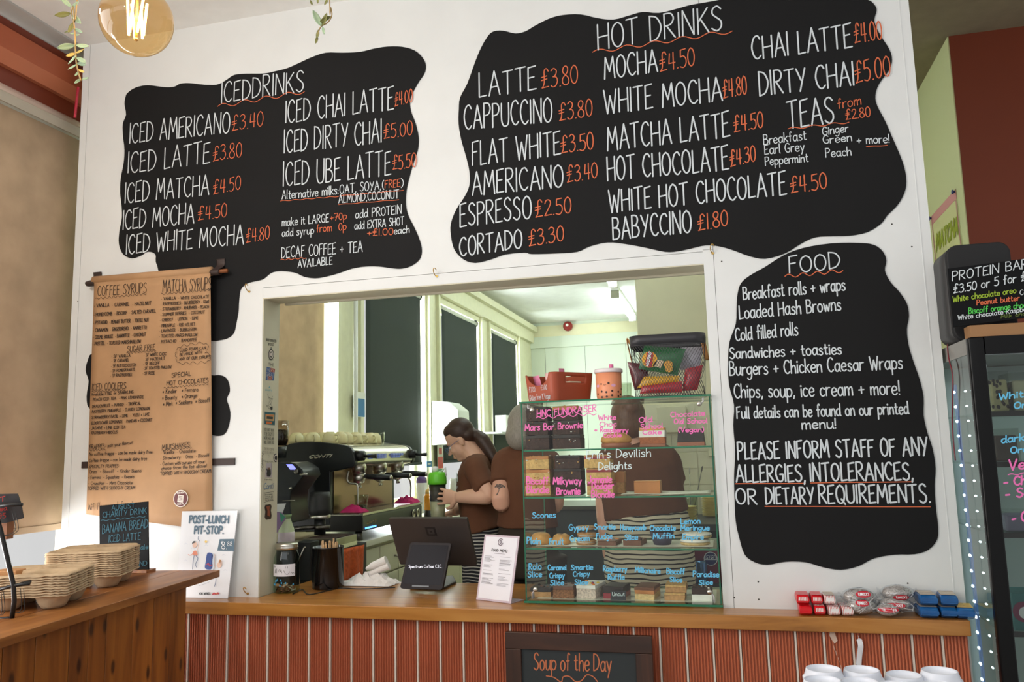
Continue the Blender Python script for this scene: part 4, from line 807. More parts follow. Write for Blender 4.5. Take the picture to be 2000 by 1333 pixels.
def s7(w):
    for k, s in enumerate(("YOU DON'T HAVE", "TO BE CRAZY TO", "WORK HERE, WE", "WILL TRAIN YOU")): jt(w, s, 515.5, 843 + 8 * k, 535, 844 + 8 * k, 6.4, 0.0013)
    return sb
sticker('four lines of narrow black lettering stuck on the hatch jamb', s7)
def s8(w):
    for k, s in enumerate(("THE BEST COFFEE", "IS IN HERE")): jt(w, s, 516.5, 879.5 + 7 * k, 535, 881 + 7 * k, 5, 0.001)
    ribbon(w, [J(x, y, .0003) for x, y in ((525, 889), (526.5, 893), (524, 894.6), (523.5, 891), (525, 889))], 0.001, NX); return mat('sticker_grey', (140, 132, 120), 0.6)
sticker('faint grey two line sticker with a tiny star on the hatch jamb', s8)
def s9(w): write(w, "COMPAK", J(513.5, 921), J(515, 882), J(510, 921) - J(513.5, 921), 0.0016, NX, jit=0); return sb
sticker('black lettering turned sideways along the edge of the hatch jamb', s9)
def s10(w):
    jp(w, [(519.5, 905), (531.5, 905), (530.5, 933), (518, 933)], 0); jp(w, [(522, 918), (526, 913.5), (528.5, 918), (529, 928), (527, 931.5), (521.5, 931.5), (520.5, 926)], 1, .0004); ribbon(w, [J(x, y, .001) for x, y in ((530.5, 906), (529.5, 926))], 0.0018, NX, mi=1); jp(w, [(519.6, 918), (521, 914.5), (522, 920)], 1, .0004); jp(w, [(522.6, 914), (527, 914), (526.5, 918), (523, 918)], 2, .0008)
    jt(w, "Ninja sloth", 517, 903, 533, 904.5, 3.4, 0.0009, 1); jt(w, "naps first", 516.5, 938.5, 532, 939, 3.2, 0.0009, 1); return [mat('sticker_mauve', (186, 176, 182), 0.5), sb, mat('sticker_brown', (120, 84, 70), 0.5)]
sticker('grey sticker of a small dark animal holding a stick on the hatch jamb', s10)
def s10b(w):
    for r_, mi in ((1, 0), (.78, 1), (.55, 0)): jp(w, [(539 + 5 * r_ * math.cos(a), 895 + 8.6 * r_ * math.sin(a)) for a in [2 * PI * k / 18 for k in range(18)] if 539 + 5 * r_ * math.cos(a) < 541.5], mi, .0003 * (1 - r_) * 3)
    return [sb, sp_]
sticker('round black and white badge sticker at the inner edge of the hatch jamb', s10b)
def s11(w): write(w, "Conti", J(514.5, 957), J(533.5, 954.5), J(516, 945) - J(514.5, 957), 0.003, NX, mi=0); write(w, "Conti", J(515, 956, .0006), J(533.5, 954, .0006), J(516.5, 945, .0006) - J(515, 956, .0006), 0.0014, NX, mi=1); return [sb2, mat('sticker_lilac', (140, 164, 214), 0.5)]
sticker('teal and lilac script sticker on the hatch jamb', s11)
def s12(w):
    P = [(516, 963.5), (535, 961), (534, 977.5), (515, 982)]; ribbon(w, [J(x, y, .0003) for x, y in P + [P[0]]], 0.0014, NX)
    for k, s in enumerate(("please remember", "that you are", "allowed to take", "breaks")): jt(w, s, 517.5 + (k % 2), 968 + 3.6 * k, 532.5, 966.8 + 3.5 * k, 2.6, 0.0008)
    return sb
sticker('outlined rectangle sticker of small text on the hatch jamb', s12)
def s13(w):
    jp(w, [(518, 987), (528, 985.5), (530.5, 989), (529, 998), (530.5, 1008), (529, 1014.5), (519.5, 1016), (517, 1011), (518.4, 1000), (516.8, 992)], 0); jp(w, [(520, 990), (527, 988.5), (526, 996), (528, 1004), (527, 1010), (522, 1008), (522.5, 998)], 1, .0004); return [mat('sticker_darkbrown', (60, 42, 34), 0.5), mat('sticker_rust', (146, 76, 50), 0.5)]
sticker('dark brown and rust oblong sticker lowest on the hatch jamb', s13)
ORD = ['first', 'second', 'third', 'fourth', 'fifth', 'sixth', 'seventh', 'eighth', 'ninth', 'tenth', 'eleventh', 'twelfth']
glass = glassy('clear_glass', (252, 255, 253), 1.0, 1.45)
gedge = mat('glass_edge_green', (28, 110, 78), 0.15, spec=0.6)
# ================================================================= things on the worktop in the hatch
# tip jar
p = WZ(552, 1160, ZC + 0.0005); p.y += 0.03
s_ = 1 / pxm(p)
jr = 25.5 * s_; jh = 84 * s_
t = thing('tip_jar', 'glass tip jar of coins with a metal screw lid and smiley label beside the jamb', 'jar', p)
w = MB(); w.lathe([(jr * 0.9, 0.001), (jr, 0.010), (jr, jh * 0.66), (jr * 0.96, jh * 0.80), (jr * 0.80, jh * 0.93), (jr * 0.78, jh)], p, 32); w.build('glass_body', glassy('jar_glass', (222, 234, 228), 1.0), t)
w = MB(); w.lathe([(jr * 0.84, jh - 0.004), (jr * 0.86, jh + 0.006), (jr * 0.84, jh + 0.008), (jr * 0.86, jh + 0.012), (jr * 0.84, jh + 0.02), (jr * 0.7, jh + 0.023), (0, jh + 0.023)], p, 32); w.build('screw_lid', silver, t)
rr = random.Random(2); copper = mat('coin_copper', (150, 94, 60), 0.4, metal=0.8); coing = mat('coin_silver', (190, 180, 160), 0.4, metal=0.8)
for k in range(34):
    a, r_ = rr.uniform(0, 2 * PI), jr * 0.72 * math.sqrt(rr.random()); q = p + Vector((r_ * math.cos(a), r_ * math.sin(a), 0.006 + 0.022 * rr.random()))
    w = MB(); ax = Vector((rr.uniform(-.7, .7), rr.uniform(-.7, .7), 1)); w.lathe([(0.0105, -0.001), (0.0105, 0.001)], q, 14, axis=ax, sm=False)
    o = w.build('coin', copper if rr.random() < 0.65 else coing); tag(o, 'copper coin lying at the bottom of the glass tip jar' if o.data.materials[0] == copper else 'silver coin lying at the bottom of the glass tip jar', 'coin', 'coins in the tip jar (%s)' % ('copper' if o.data.materials[0] == copper else 'silver'))
view = (CAM - p); view.z = 0; view.normalize(); side = Vector((0, 0, 1)).cross(view)
def cyl(c, r_, a, z): return c + view * (r_ * math.cos(a)) + side * (r_ * math.sin(a)) + Vector((0, 0, z))
w = MB(); w.grid(lambda u, v: cyl(p, jr + 0.0012, -1.25 + 1.9 * u, jh * 0.40 + jh * 0.27 * v), 14, 1); w.build('paper_label', mat('label_paper', (226, 224, 230), 0.6), t)
w = MB()
def cs(pts, tt):
    P = cr_spline([cyl(p, jr + 0.002, a, z * jh) for a, z in pts], 4); ribbon(w, P, tt, view)
cs([(-1.05, .64), (-1.0, .60), (-0.85, .64)], .0012); cs([(-0.95, .48), (-0.9, .56), (-0.78, .56), (-0.8, .48), (-0.93, .48)], .0012); cs([(-0.62, .50), (-0.55, .56), (-0.45, .50), (-0.42, .56), (-0.34, .48)], .0012)
cs([(-0.1, .62), (-0.1, .58)], .0014); cs([(0.06, .62), (0.06, .58)], .0014); cs([(-0.2, .53), (-0.08, .46), (0.1, .45), (0.2, .50)], .0014); cs([(0.3, .46), (0.36, .49), (0.42, .45), (0.5, .48), (0.56, .45)], .001)
w.build('label_writing', inkb, t)
w = MB(); rr = random.Random(8)
for k in range(11): a, z = rr.uniform(-1.1, 0.5), rr.uniform(0.18, 0.33); w.lathe([(0.0045, 0), (0.0045, 0.0006)], cyl(p, jr + 0.0008, a, z * jh), 8, axis=view * math.cos(a) + side * math.sin(a), sx=0.7)
w.build('blue_petals', mat('petal_blue', (60, 150, 200), 0.5), t)
# stirrer pot and its wooden stirrers
p = WZ(631.5, 1152, ZC + 0.0005); p.y += 0.04; s_ = 1 / pxm(p); pr_ = 30.5 * s_; ph = 79 * s_
w = MB(); w.lathe([(pr_ * 0.97, 0), (pr_ * 1.0, 0.004), (pr_ * 0.99, 0.03), (pr_, 0.034), (pr_, ph * 0.97), (pr_ * 1.02, ph * 0.975), (pr_ * 1.02, ph), (pr_ * 0.97, ph), (pr_ * 0.96, 0.01), (0, 0.01)], p, 40)
tag(w.build('stirrer_pot', blackg), 'glossy black cylindrical pot holding wooden stirrers', 'pot')
stw = mat('birch_stirrer', (214, 176, 132), 0.7, noise=0.15, nscale=50)
rr = random.Random(4)
for k in range(30):
    a, r_ = rr.uniform(0, 2 * PI), pr_ * 0.80 * math.sqrt(rr.random()); b = p + Vector((r_ * math.cos(a) * 0.75, r_ * math.sin(a) * 0.75, 0.013)); e = p + Vector((r_ * math.cos(a) + rr.uniform(-.006, .006), r_ * math.sin(a), ph + rr.uniform(0.006, 0.022) + (0.014 if k % 9 == 0 else 0)))
    d = (e - b).normalized(); u = d.cross(Vector((math.cos(k), math.sin(k), 0))).normalized() * 0.0032; v_ = d.cross(u).normalized() * 0.0007
    w = MB(); w.prism([b + u + v_, b - u + v_, b - u - v_, b + u - v_], e - b); tag(w.build('wooden_stirrer', stw), 'flat wooden stirrer standing in the glossy black pot', 'stirrer', 'wooden stirrers in the black pot')
# dark upright caddy with a metal rod between jar and pot
p = WZ(589, 1136, ZC + 0.0005); w = MB(); w.box(p + Vector((0, 0.05, 0.085)), (0.075, 0.08, 0.17)); tag(w.build('napkin_caddy', mat('caddy_black', (16, 15, 15), 0.5), bevel=0.004), 'plain dark upright caddy between the tip jar and the stirrer pot', 'caddy')
w = MB(); w.tube([W(578, 1106, p.y), W(594, 1070, p.y)], 0.003, 8); w.tube([W(594, 1070, p.y), W(594, 1070, p.y) + Vector((0, .05, 0.0))], 0.003, 8); o = w.build('metal_rod', silver); tag(o, 'thin metal rod slanting beside the dark caddy', 'rod')
# crumpled paper and roll of receipts
p = WZ(712, 1146, ZC + 0.0005); paperm = mat('crumpled_paper', (232, 228, 224), 0.7)
def crumple(c, sx, sy, sz, seed):
    rr = random.Random(seed); w = MB(); n = 12; hs = [[rr.random() for _ in range(n + 1)] for _ in range(n + 1)]
    def fn(u, v):
        a, b = (u - .5) * 2, (v - .5) * 2; e = max(0, 1 - max(abs(a), abs(b)) ** 2.2)
        h = hs[int(round(v * n))][int(round(u * n))]
        return c + Vector((a * sx / 2 * (1 + 0.12 * (h - .5)), b * sy / 2, 0.0025 + sz * e * (0.3 + 0.7 * h)))
    w.grid(fn, n, n, sm=False); return w
w = crumple(p + Vector((0.0, 0.05, 0)), 0.235, 0.12, 0.055, 5); tag(w.build('crumpled_paper', paperm, None, solid=0.0006), 'crumpled white paper lying on the worktop left of the till', 'paper')
w = MB(); q = p + Vector((0.035, 0.05, 0.085)); ax = Vector((0.9, 0.1, 0.35)).normalized(); w.tube([q - ax * 0.05, q - ax * 0.02, q + ax * 0.045], [[.012, .006], [.02, .016], [.022, .02]], 14, sm=False); q2 = q - Vector((0, 0.004, 0.028)); w.tube([q2 - ax * 0.03, q2 + ax * 0.06], [[.012, .01], [.018, .016]], 12, sm=False)
tag(w.build('rolled_receipts', paperm), 'rolled receipts resting on the crumpled white paper', 'paper roll')
# cable
def cable(label, pts, r, m_=None, nm='cable'):
    w = MB(); w.tube(cr_spline(pts, 6), r, 8); tag(w.build(nm, m_ or blackp), label, 'cable')
cable('thin black cable running along the worktop past the pot to the till', [WZ(572, 1161, ZC + .003), WZ(590, 1152, ZC + .003), WZ(610, 1160, ZC + .003) + Vector((0, -.02, 0)), WZ(660, 1150, ZC + .003), WZ(700, 1151, ZC + .003), WZ(740, 1150, ZC + .003), WZ(772, 1148, ZC + .003)], 0.0022)
# ---- till: staff screen and customer screen on one stand
base = WZ(838, 1146, ZC + 0.0005)
t = thing('till', 'dark two-screen till with white lettering on its customer display', 'till', base)
grp_ = mat('till_graphite', (56, 50, 48), 0.45); scrn = mat('screen_black', (20, 14, 20), 0.15, spec=0.08)
Q = [W(758, 1013.5, .235), W(911.5, 1013.5, .20), W(931, 1106, .29), W(781.5, 1103.5, .325)]
planar(Q)
nb = (Q[1] - Q[0]).cross(Q[3] - Q[0]).normalized(); nb = -nb if nb.y > 0 else nb
def rquad(Q, r, n=5):            # rounded quad outline
    out = []; c = [(0, 0), (1, 0), (1, 1), (0, 1)]
    W_, H_ = (Q[1] - Q[0]).length, (Q[3] - Q[0]).length
    for x, y in rrect(W_, H_, r, n): out.append(quadpt(Q, x / W_ + 0.5, 0.5 - y / H_))
    return out
w = MB(); w.prism(rquad(Q, 0.008), -nb * 0.014); sscr = w.build('staff_screen', grp_, t)
w = MB(); R4 = [quadpt(Q, a, b) + nb * 0.0006 for a, b in ((.45, .18), (.575, .18), (.585, .36), (.46, .36))]
w.prism(R4, nb * 0.0006); R5 = [quadpt(Q, a, b) + nb * 0.0014 for a, b in ((.475, .215), (.555, .215), (.562, .325), (.485, .325))]; w.prism(R5, nb * 0.0004, 1); R6 = [quadpt(Q, a, b) + nb * 0.002 for a, b in ((.50, .25), (.532, .25), (.536, .29), (.504, .29))]; w.prism(R6, nb * 0.0004, 0); w.build('square_emblem', [mat('emblem_dark', (34, 30, 30), 0.4), grp_], sscr)
C_ = [W(801.5, 1060, .185), W(881.5, 1061.5, .165), W(863.5, 1153, .115), W(781, 1150, .135)]
planar(C_)
nc = (C_[1] - C_[0]).cross(C_[3] - C_[0]).normalized(); nc = -nc if nc.y > 0 else nc
w = MB(); w.prism(rquad(C_, 0.010), -nc * 0.012); cdis = w.build('customer_display', mat('display_shell', (34, 28, 30), 0.5, spec=0.25), t)
Ci = [quadpt(C_, a, b) + nc * 0.0008 for a, b in ((.05, .05), (.95, .05), (.95, .9), (.05, .9))]; w = MB(); w.prism(rquad(Ci, 0.006), -nc * 0.0004); w.build('display_glass', scrn, cdis)
def CP(x, y):
    d = ray(x, y); k = (C_[0] - CAM).dot(nc) / d.dot(nc); return CAM + d * (k * 0.9994)
w = MB(); write(w, "Spectrum Coffee C.I.C.", CP(798.5, 1110.5), CP(863, 1110), CP(798.5, 1104.2) - CP(798.5, 1110.5), 0.0013, nc, jit=0); w.build('display_text', mat('screen_text', (226, 226, 236), 0.5, emit=0.8), cdis)
w = MB(); Cs = [quadpt(C_, a, b) + nc * 0.001 for a, b in ((.28, .925), (.68, .925), (.68, .955), (.28, .955))]; w.prism(Cs, nc * 0.0006); w.build('card_slot', blackg, cdis)
w = MB(); f0, f1 = WZ(800, 1152, ZC + .001), WZ(890, 1141, ZC + .001); f1.y += 0.03
w.prism([f0, WZ(868, 1152, ZC + .001), WZ(891, 1140, ZC + .001), WZ(885, 1128, ZC + .001), WZ(805, 1135, ZC + .001)], (0, 0, 0.009)); w.build('stand_foot', grp_, t, bevel=0.003)
mid0 = quadpt(C_, .5, .9) - nc * 0.02; w = MB(); w.prism([quadpt(C_, .3, .95) - nc * 0.012, quadpt(C_, .7, .95) - nc * 0.012, quadpt(Q, .62, .95) - nb * 0.0, quadpt(Q, .42, .95)], (0, 0, 0.03)); w.prism([quadpt(C_, .25, .3) - nc * 0.012, quadpt(C_, .75, .3) - nc * 0.012, quadpt(C_, .75, .97) - nc * 0.012, quadpt(C_, .25, .97) - nc * 0.012], -nc * 0.05); w.build('stand_neck', grp_, t)
# ---- acrylic food menu stand
M4 = [W(947, 1044.7, .105), W(1014.7, 1048, .095), WZ(997.8, 1180, ZC + .001), WZ(930, 1171.5, ZC + .001)]
t = thing('menu_stand', 'clear acrylic stand with a printed white FOOD MENU sheet', 'menu', (M4[2] + M4[3]) / 2)
planar(M4)
nm_ = (M4[1] - M4[0]).cross(M4[3] - M4[0]).normalized(); nm_ = -nm_ if nm_.y > 0 else nm_
acr = mat('acrylic_edge', (206, 190, 200), 0.12, spec=0.6)
w = MB(); w.prism(M4, -nm_ * 0.0025); fb_ = [M4[2], M4[3], M4[3] + Vector((0.03, 0.075, 0)), M4[2] + Vector((0.03, 0.075, 0))]; w.prism(fb_, (0, 0, 0.0025)); w.build('acrylic_holder', acr, t)
Mi = [quadpt(M4, a, b) + nm_ * 0.001 for a, b in ((.05, .03), (.96, .03), (.95, .97), (.05, .97))]; w = MB(); w.prism(Mi, -nm_ * 0.0006); w.build('menu_sheet', mat('menu_paper', (228, 226, 232), 0.5), t)
def MT(s, u0, v0, u1, v1, hh, tt, m_=inkb):
    w = MB(); a, b = quadpt(M4, u0, v0) + nm_ * 0.0018, quadpt(M4, u1, v1) + nm_ * 0.0018; write(w, s, a, b, (M4[0] - M4[3]).normalized() * hh, tt, nm_, jit=0); w.build('menu_text', m_, t)
MT("FOOD MENU", .27, .255, .72, .255, 0.0095, 0.0016)
gtx = mat('print_grey', (150, 146, 150), 0.6)
rr = random.Random(3)
w = MB()
for col in (0, 1):
    v = .33
    while v < (.80 if col else .76):
        u0 = .10 + .45 * col; w_ = rr.uniform(.15, .34); a, b = quadpt(M4, u0, v) + nm_ * 0.0018, quadpt(M4, u0 + w_, v) + nm_ * 0.0018; ribbon(w, [a, b], 0.0013 if rr.random() < .8 else 0.0022, nm_); v += .0165 if rr.random() < .85 else .05
w.build('menu_lines', gtx, t)
c_ = quadpt(M4, .5, .105) + nm_ * 0.0018; e1_ = (M4[1] - M4[0]).normalized(); e2_ = (M4[0] - M4[3]).normalized()
w = MB(); ribbon(w, [c_ + e1_ * 0.012 * math.cos(a) + e2_ * 0.012 * math.sin(a) for a in [2 * PI * k / 24 * 0.8 + .9 for k in range(25)]], 0.003, nm_); ribbon(w, [c_ + e1_ * 0.004 * math.cos(a) + e2_ * 0.005 * math.sin(a) for a in [2 * PI * k / 12 for k in range(13)]], 0.003, nm_); ribbon(w, [quadpt(M4, .36, .285) + nm_ * .0018, quadpt(M4, .66, .285) + nm_ * .0018], 0.001, nm_); w.build('menu_emblem', mat('print_mauve', (110, 92, 104), 0.5), t)
# ================================================================= glass display case
X0, X1, Y0, Y1 = -0.735, -0.041, -0.022, 0.33
ZT = 1.797; SH = [1.0725, 1.262, 1.445, 1.6175]
case = thing('display_case', 'glass cake display case with green edges and pink and blue pen lettering', 'display case', ((X0 + X1) / 2, (Y0 + Y1) / 2, ZC))
def pane(name, x0, x1, y0, y1, z0, z1, ax):
    w = MB(); w.bx(x0, x1, y0, y1, z0, z1); d = {'x': (4, 5), 'y': (2, 4), 'z': (0, 1)}
    for i in range(6):
        n = [(0, 0, -1), (0, 0, 1), (0, -1, 0), (1, 0, 0), (0, 1, 0), (-1, 0, 0)][i]
        k = {'x': 0, 'y': 1, 'z': 2}[ax]; w.m[i] = 0 if abs(n[k]) else 1
    return w.build(name, [glass, gedge], case)
pane('base_pane', X0 - 0.004, X1 + 0.003, Y0 - 0.006, Y1, ZC + 0.006, ZC + 0.014, 'z')
pane('top_pane', X0 - 0.006, X1 + 0.003, Y0 - 0.005, Y1, ZT - 0.006, ZT, 'z')
fpane = pane('front_pane', X0 + 0.004, X1 - 0.004, Y0, Y0 + 0.003, ZC + 0.0145, ZT - 0.0065, 'y')
pane('side_pane', X0, X0 + 0.005, Y0 + 0.0035, Y1, ZC + 0.0145, ZT - 0.0065, 'x'); pane('side_pane', X1 - 0.005, X1, Y0 + 0.0035, Y1, ZC + 0.0145, ZT - 0.0065, 'x')
for k in (1, 2, 3): pane('shelf_pane', X0 + 0.006, X1 - 0.006, Y0 + 0.004, Y1 - 0.01, SH[k] - 0.007, SH[k] - 0.001, 'z')
clipm = mat('clip_plastic', (206, 202, 206), 0.25)
for px, py, sx in ((1039, 801, 1), (1366, 789, 1), (1046, 1152, -1), (1386, 1157, -1)):
    q = W(px, py, Y0 - 0.001); w = MB(); w.lathe([(0.009, 0), (0.009, 0.003), (0.006, 0.006), (0, 0.0065)], q, 20, axis=(0, -1, 0)); w.build('clip_screw', silver, case)
    w = MB(); zz = (ZT - 0.012) if sx > 0 else (ZC + 0.02); xx = X0 + 0.014 if px < 1200 else X1 - 0.014
    pts = [q + Vector((0, 0.006, 0)), Vector(((q.x + xx) / 2, Y0 + 0.008, (q.z * 1.2 + zz * .8) / 2)), Vector(((q.x + xx) / 2, Y0 + 0.010, zz))]; w.tube(pts, [[.011, .0025]] * 3, 8); w.build('corner_clip', clipm, case)
for x in (X0 + 0.04, X1 - 0.04):
    for y in (Y0 + 0.03, Y1 - 0.04):
        w = MB(); w.lathe([(0.010, 0.0), (0.012, 0.0055)], Vector((x, y, ZC + 0.0003)), 14); w.build('foot', mat('foot_clear', (150, 160, 150), 0.2), case)
pink = mat('pen_pink', (232, 112, 180), 0.6); blue = mat('pen_blue', (98, 186, 226), 0.6); penw = mat('pen_white', (206, 222, 222), 0.6)
def GT(s, x0, y0, x1, y1, h, m_, tt=0.0034, **k):
    P0, P1 = W(x0, y0, Y0 - 0.0008), W(x1, y1, Y0 - 0.0008); w = MB(); write(w, s, P0, P1, W(x0, y0 - h, Y0 - 0.0008) - P0, tt, NW, **k); w.build('pen_lettering', m_, fpane)
g4 = lambda x, y: (1000 + x / 4.1667, 640 + y / 4.1667)
for s, a, b, h in (("HNC FUNDRAISER", (205, 728), (685, 682), 12.5), ("Mars Bar Brownie", (106, 842), (575, 818), 12), ("White", (703, 755), (845, 750), 9.5), ("Choc", (715, 808), (850, 804), 9), ("+ Raspberry", (672, 850), (945, 855), 9), ("Cookie", (745, 897), (890, 892), 8),
                   ("Old", (1035, 775), (1142, 768), 10.5), ("School", (1048, 828), (1225, 818), 9.5), ("Cake", (1065, 872), (1215, 868), 8), ("Chocolate", (1292, 730), (1568, 716), 9.5), ("Old School", (1320, 785), (1588, 778), 9.5), ("(Vegan)", (1355, 852), (1560, 850), 9)):
    p0, p1 = g4(*a), g4(*b); GT(s, *p0, *p1, h, pink, 0.0036)
for s, a, b, h in (("Erin's Devilish", (608, 1068), (1128, 1052), 16), ("Delights", (705, 1160), (972, 1150), 14)): p0, p1 = g4(*a), g4(*b); GT(s, *p0, *p1, h, penw, 0.0034)
mb = MB(); wave(mb, W(*g4(195, 738), Y0 - .0008), W(*g4(685, 702), Y0 - .0008), Vector((0, 0, .0045)), 6, .003, NW); mb.build('pen_underline', pink, fpane)
g1 = lambda x, y: (1010 + x / 6.665, 780 + y / 6.665)
for s, a, b, h in (("Biscoff", (125, 1105), (405, 1110), 14), ("Blondie", (130, 1222), (412, 1225), 14), ("Milkyway", (470, 1110), (835, 1105), 13.5), ("Brownie", (515, 1245), (820, 1240), 14), ("Jammie", (925, 1090), (1230, 1085), 13), ("Dodger", (975, 1175), (1255, 1165), 12.5), ("Blondie", (970, 1280), (1262, 1280), 13)):
    p0, p1 = g1(*a), g1(*b); GT(s, *p0, *p1, h, pink, 0.0046)
g5 = lambda x, y: (1000 + x / 4.762, 940 + y / 4.762)
for s, a, b, h in (("Scones", (190, 345), (405, 340), 11), ("Plain", (140, 585), (265, 588), 13), ("Fruit", (350, 590), (480, 590), 12), ("Gypsy", (530, 460), (712, 455), 11), ("Cream", (540, 562), (720, 555), 11), ("Smartie", (765, 452), (962, 450), 10.5), ("Fudge", (785, 540), (932, 535), 10.5), ("Honeycomb", (1010, 455), (1245, 455), 10.5), ("Slice", (1050, 550), (1170, 545), 10.5), ("Chocolate", (1285, 462), (1520, 458), 10), ("Muffin", (1312, 538), (1508, 532), 10.5), ("Lemon", (1570, 400), (1750, 395), 10.5), ("Meringue", (1570, 460), (1835, 458), 10), ("Empire", (1588, 542), (1780, 542), 10),
    ("Rolo", (158, 828), (272, 822), 12), ("Slice", (150, 895), (278, 892), 11), ("Caramel", (335, 830), (505, 828), 10), ("Crispy", (350, 905), (488, 900), 10), ("Slice", (358, 970), (482, 968), 9.5), ("Smartie", (550, 828), (752, 825), 10), ("Crispy", (570, 890), (722, 885), 9.5), ("Slice", (585, 965), (702, 962), 9.5), ("Raspberry", (850, 838), (1068, 845), 10.5), ("Ruffle", (893, 918), (1045, 915), 10), ("Millionaire", (1145, 848), (1378, 862), 10), ("Biscoff", (1440, 865), (1605, 868), 11), ("Slice", (1468, 938), (1582, 940), 9.5), ("Paradise", (1685, 890), (1925, 895), 10.5), ("Slice", (1740, 965), (1865, 962), 8.5)):
    p0, p1 = g5(*a), g5(*b); GT(s, *p0, *p1, h, blue, 0.0036)
# ---- baking
def cm(n, rgb, rough=0.75, noise=0.3, sc_=90, bump=0.4): return mat(n, rgb, rough, noise=noise, nscale=sc_, bump=bump)
choc = cm('brownie', (66, 42, 34)); chocd = cm('dark_chocolate', (46, 32, 28), 0.45, 0.2, 40, 0.2); blond = cm('blondie', (222, 178, 112)); biscu = cm('biscuit_crumb', (196, 146, 92)); caram = cm('caramel', (190, 122, 66), 0.4, 0.15, 20, 0.1)
milk = cm('milk_chocolate', (120, 78, 58), 0.5, 0.15, 30, 0.1); cream_ = cm('white_icing', (240, 236, 228), 0.6, 0.05, 30, 0.2); crisp = cm('crisped_rice', (168, 112, 70), 0.7, 0.5, 160, 0.8); sponge = cm('sponge', (176, 100, 60)); marsh = cm('speckled_crisp', (226, 206, 190), 0.7, 0.45, 150, 0.5); jam = cm('jam_red', (150, 50, 60), 0.3, 0.1, 20, 0.1); shortb = cm('shortbread', (224, 192, 134)); scone = cm('scone_crust', (214, 156, 84), 0.6, 0.35, 25, 0.3); purple = cm('muffin_case', (74, 66, 84), 0.6, 0.1, 20, 0.1)
crumbs = [cm('crumb_gold', (206, 160, 96)), cream_, cm('crumb_brown', (120, 70, 44)), cm('crumb_orange', (206, 124, 60))]
smart = [mat('sweet_%s' % n, c, 0.35) for n, c in (('orange', (230, 130, 40)), ('yellow', (236, 204, 70)), ('red', (200, 50, 50)), ('green', (90, 160, 80)), ('purple', (110, 60, 120)), ('brown', (90, 56, 40)))]
def bake(label, px0, px1, ptop, pbot, shelf, layers, depth=0.09, yf=0.05, yaw=0.0, bits=(), nbits=0, kind='traybake', seed=1, cat='cake', zoff=0.0, group=None, taper=0.0, face=None, bite=0.0015, hh=None):
    zb = SH[shelf] + 0.0005 + zoff
    xa, xb = W(px0, pbot, yf).x, W(px1, pbot, yf).x; zt = W((px0 + px1) / 2, ptop, yf).z; h = hh if hh else max(0.015, zt - zb); wd_ = xb - xa; c = Vector(((xa + xb) / 2, yf + depth / 2, zb))
    t = thing(kind, label, cat, c, group); rr = random.Random(seed); z = 0.0; rot = rotz(yaw)
    for i, (fr, mt) in enumerate(layers):
        z1 = z + fr * h; w = MB(); n = 7
        def fn(u, v):
            a = u * 4; s = int(min(a, 3.999)); f = a - s; q = [(-1, -1), (1, -1), (1, 1), (-1, 1), (-1, -1)]
            x = q[s][0] * (1 - f) + q[s + 1][0] * f; y = q[s][1] * (1 - f) + q[s + 1][1] * f
            zz = z + (z1 - z) * v; k = 1 - taper * zz / h
            return c + rot @ Vector((x * wd_ / 2 * k, y * depth / 2 * k, zz))
        N_ = 20; ring0 = [fn(k / N_, 0) + Vector((rr.uniform(-bite, bite), rr.uniform(-bite, bite), 0)) for k in range(N_)]; ring1 = [fn(k / N_, 1) + Vector((rr.uniform(-bite, bite), rr.uniform(-bite, bite), rr.uniform(-bite, bite) if i == len(layers) - 1 else 0)) for k in range(N_)]
        w.add(ring0 + ring1, [tuple(range(N_))[::-1], tuple(range(N_, 2 * N_))] + [(k, (k + 1) % N_, N_ + (k + 1) % N_, N_ + k) for k in range(N_)]); w.build('layer', mt, t, bevel=0.0012); z = z1
    for k in range(nbits):
        w = MB(); q = c + rot @ Vector((rr.uniform(-.44, .44) * wd_, rr.uniform(-.45, .45) * depth, h)); r_ = rr.uniform(0.003, 0.007)
        if face and rr.random() < face: q = c + rot @ Vector((rr.uniform(-.46, .46) * wd_, -depth / 2, rr.uniform(.15, .95) * h)); r_ *= 0.6
        w.ell(q, (r_, r_ * 0.8, r_ * 0.6), rotz(rr.random() * 3), 8, 6); w.build('topping', bits[k % len(bits)], t)
    return t
# bottom shelf
bake('brown chocolate slice at the left end of the bottom shelf', 1036, 1076, 1149, 1166, 0, [(.55, biscu), (.45, chocd)], 0.08, 0.06, bits=(milk, choc), nbits=6, seed=2)
bake('caramel crispy slice with chocolate lumps second on the bottom shelf', 1080, 1120, 1146, 1167, 0, [(.7, crisp), (.3, milk)], 0.09, 0.04, bits=(chocd, milk), nbits=9, seed=3)
bake('pale speckled crispy slice with coloured sweets on the bottom shelf', 1131, 1170, 1144, 1166, 0, [(.74, marsh), (.26, cream_)], 0.12, 0.04, yaw=-0.18, bits=tuple(smart), nbits=10, seed=4)
bake('dark raspberry slice behind the black tag on the bottom shelf', 1181, 1222, 1147, 1167, 0, [(.45, jam), (.55, chocd)], 0.10, 0.05, yaw=-0.15, seed=5)
bake('millionaire slice with smooth chocolate top on the bottom shelf', 1243, 1282, 1148, 1169, 0, [(.45, shortb), (.3, caram), (.25, milk)], 0.11, 0.045, yaw=-0.12, seed=6)
o1 = bake('lower of two biscuit slices stacked on the bottom shelf', 1298, 1338, 1157, 1170, 0, [(.7, biscu), (.3, blond)], 0.09, 0.045, seed=7, hh=.0255)
bake('upper of two biscuit slices stacked on the bottom shelf', 1300, 1341, 1146, 1158, 0, [(.7, biscu), (.3, blond)], 0.09, 0.05, zoff=0.0262, hh=.0255, bits=(crumbs[0],), nbits=5, seed=8)
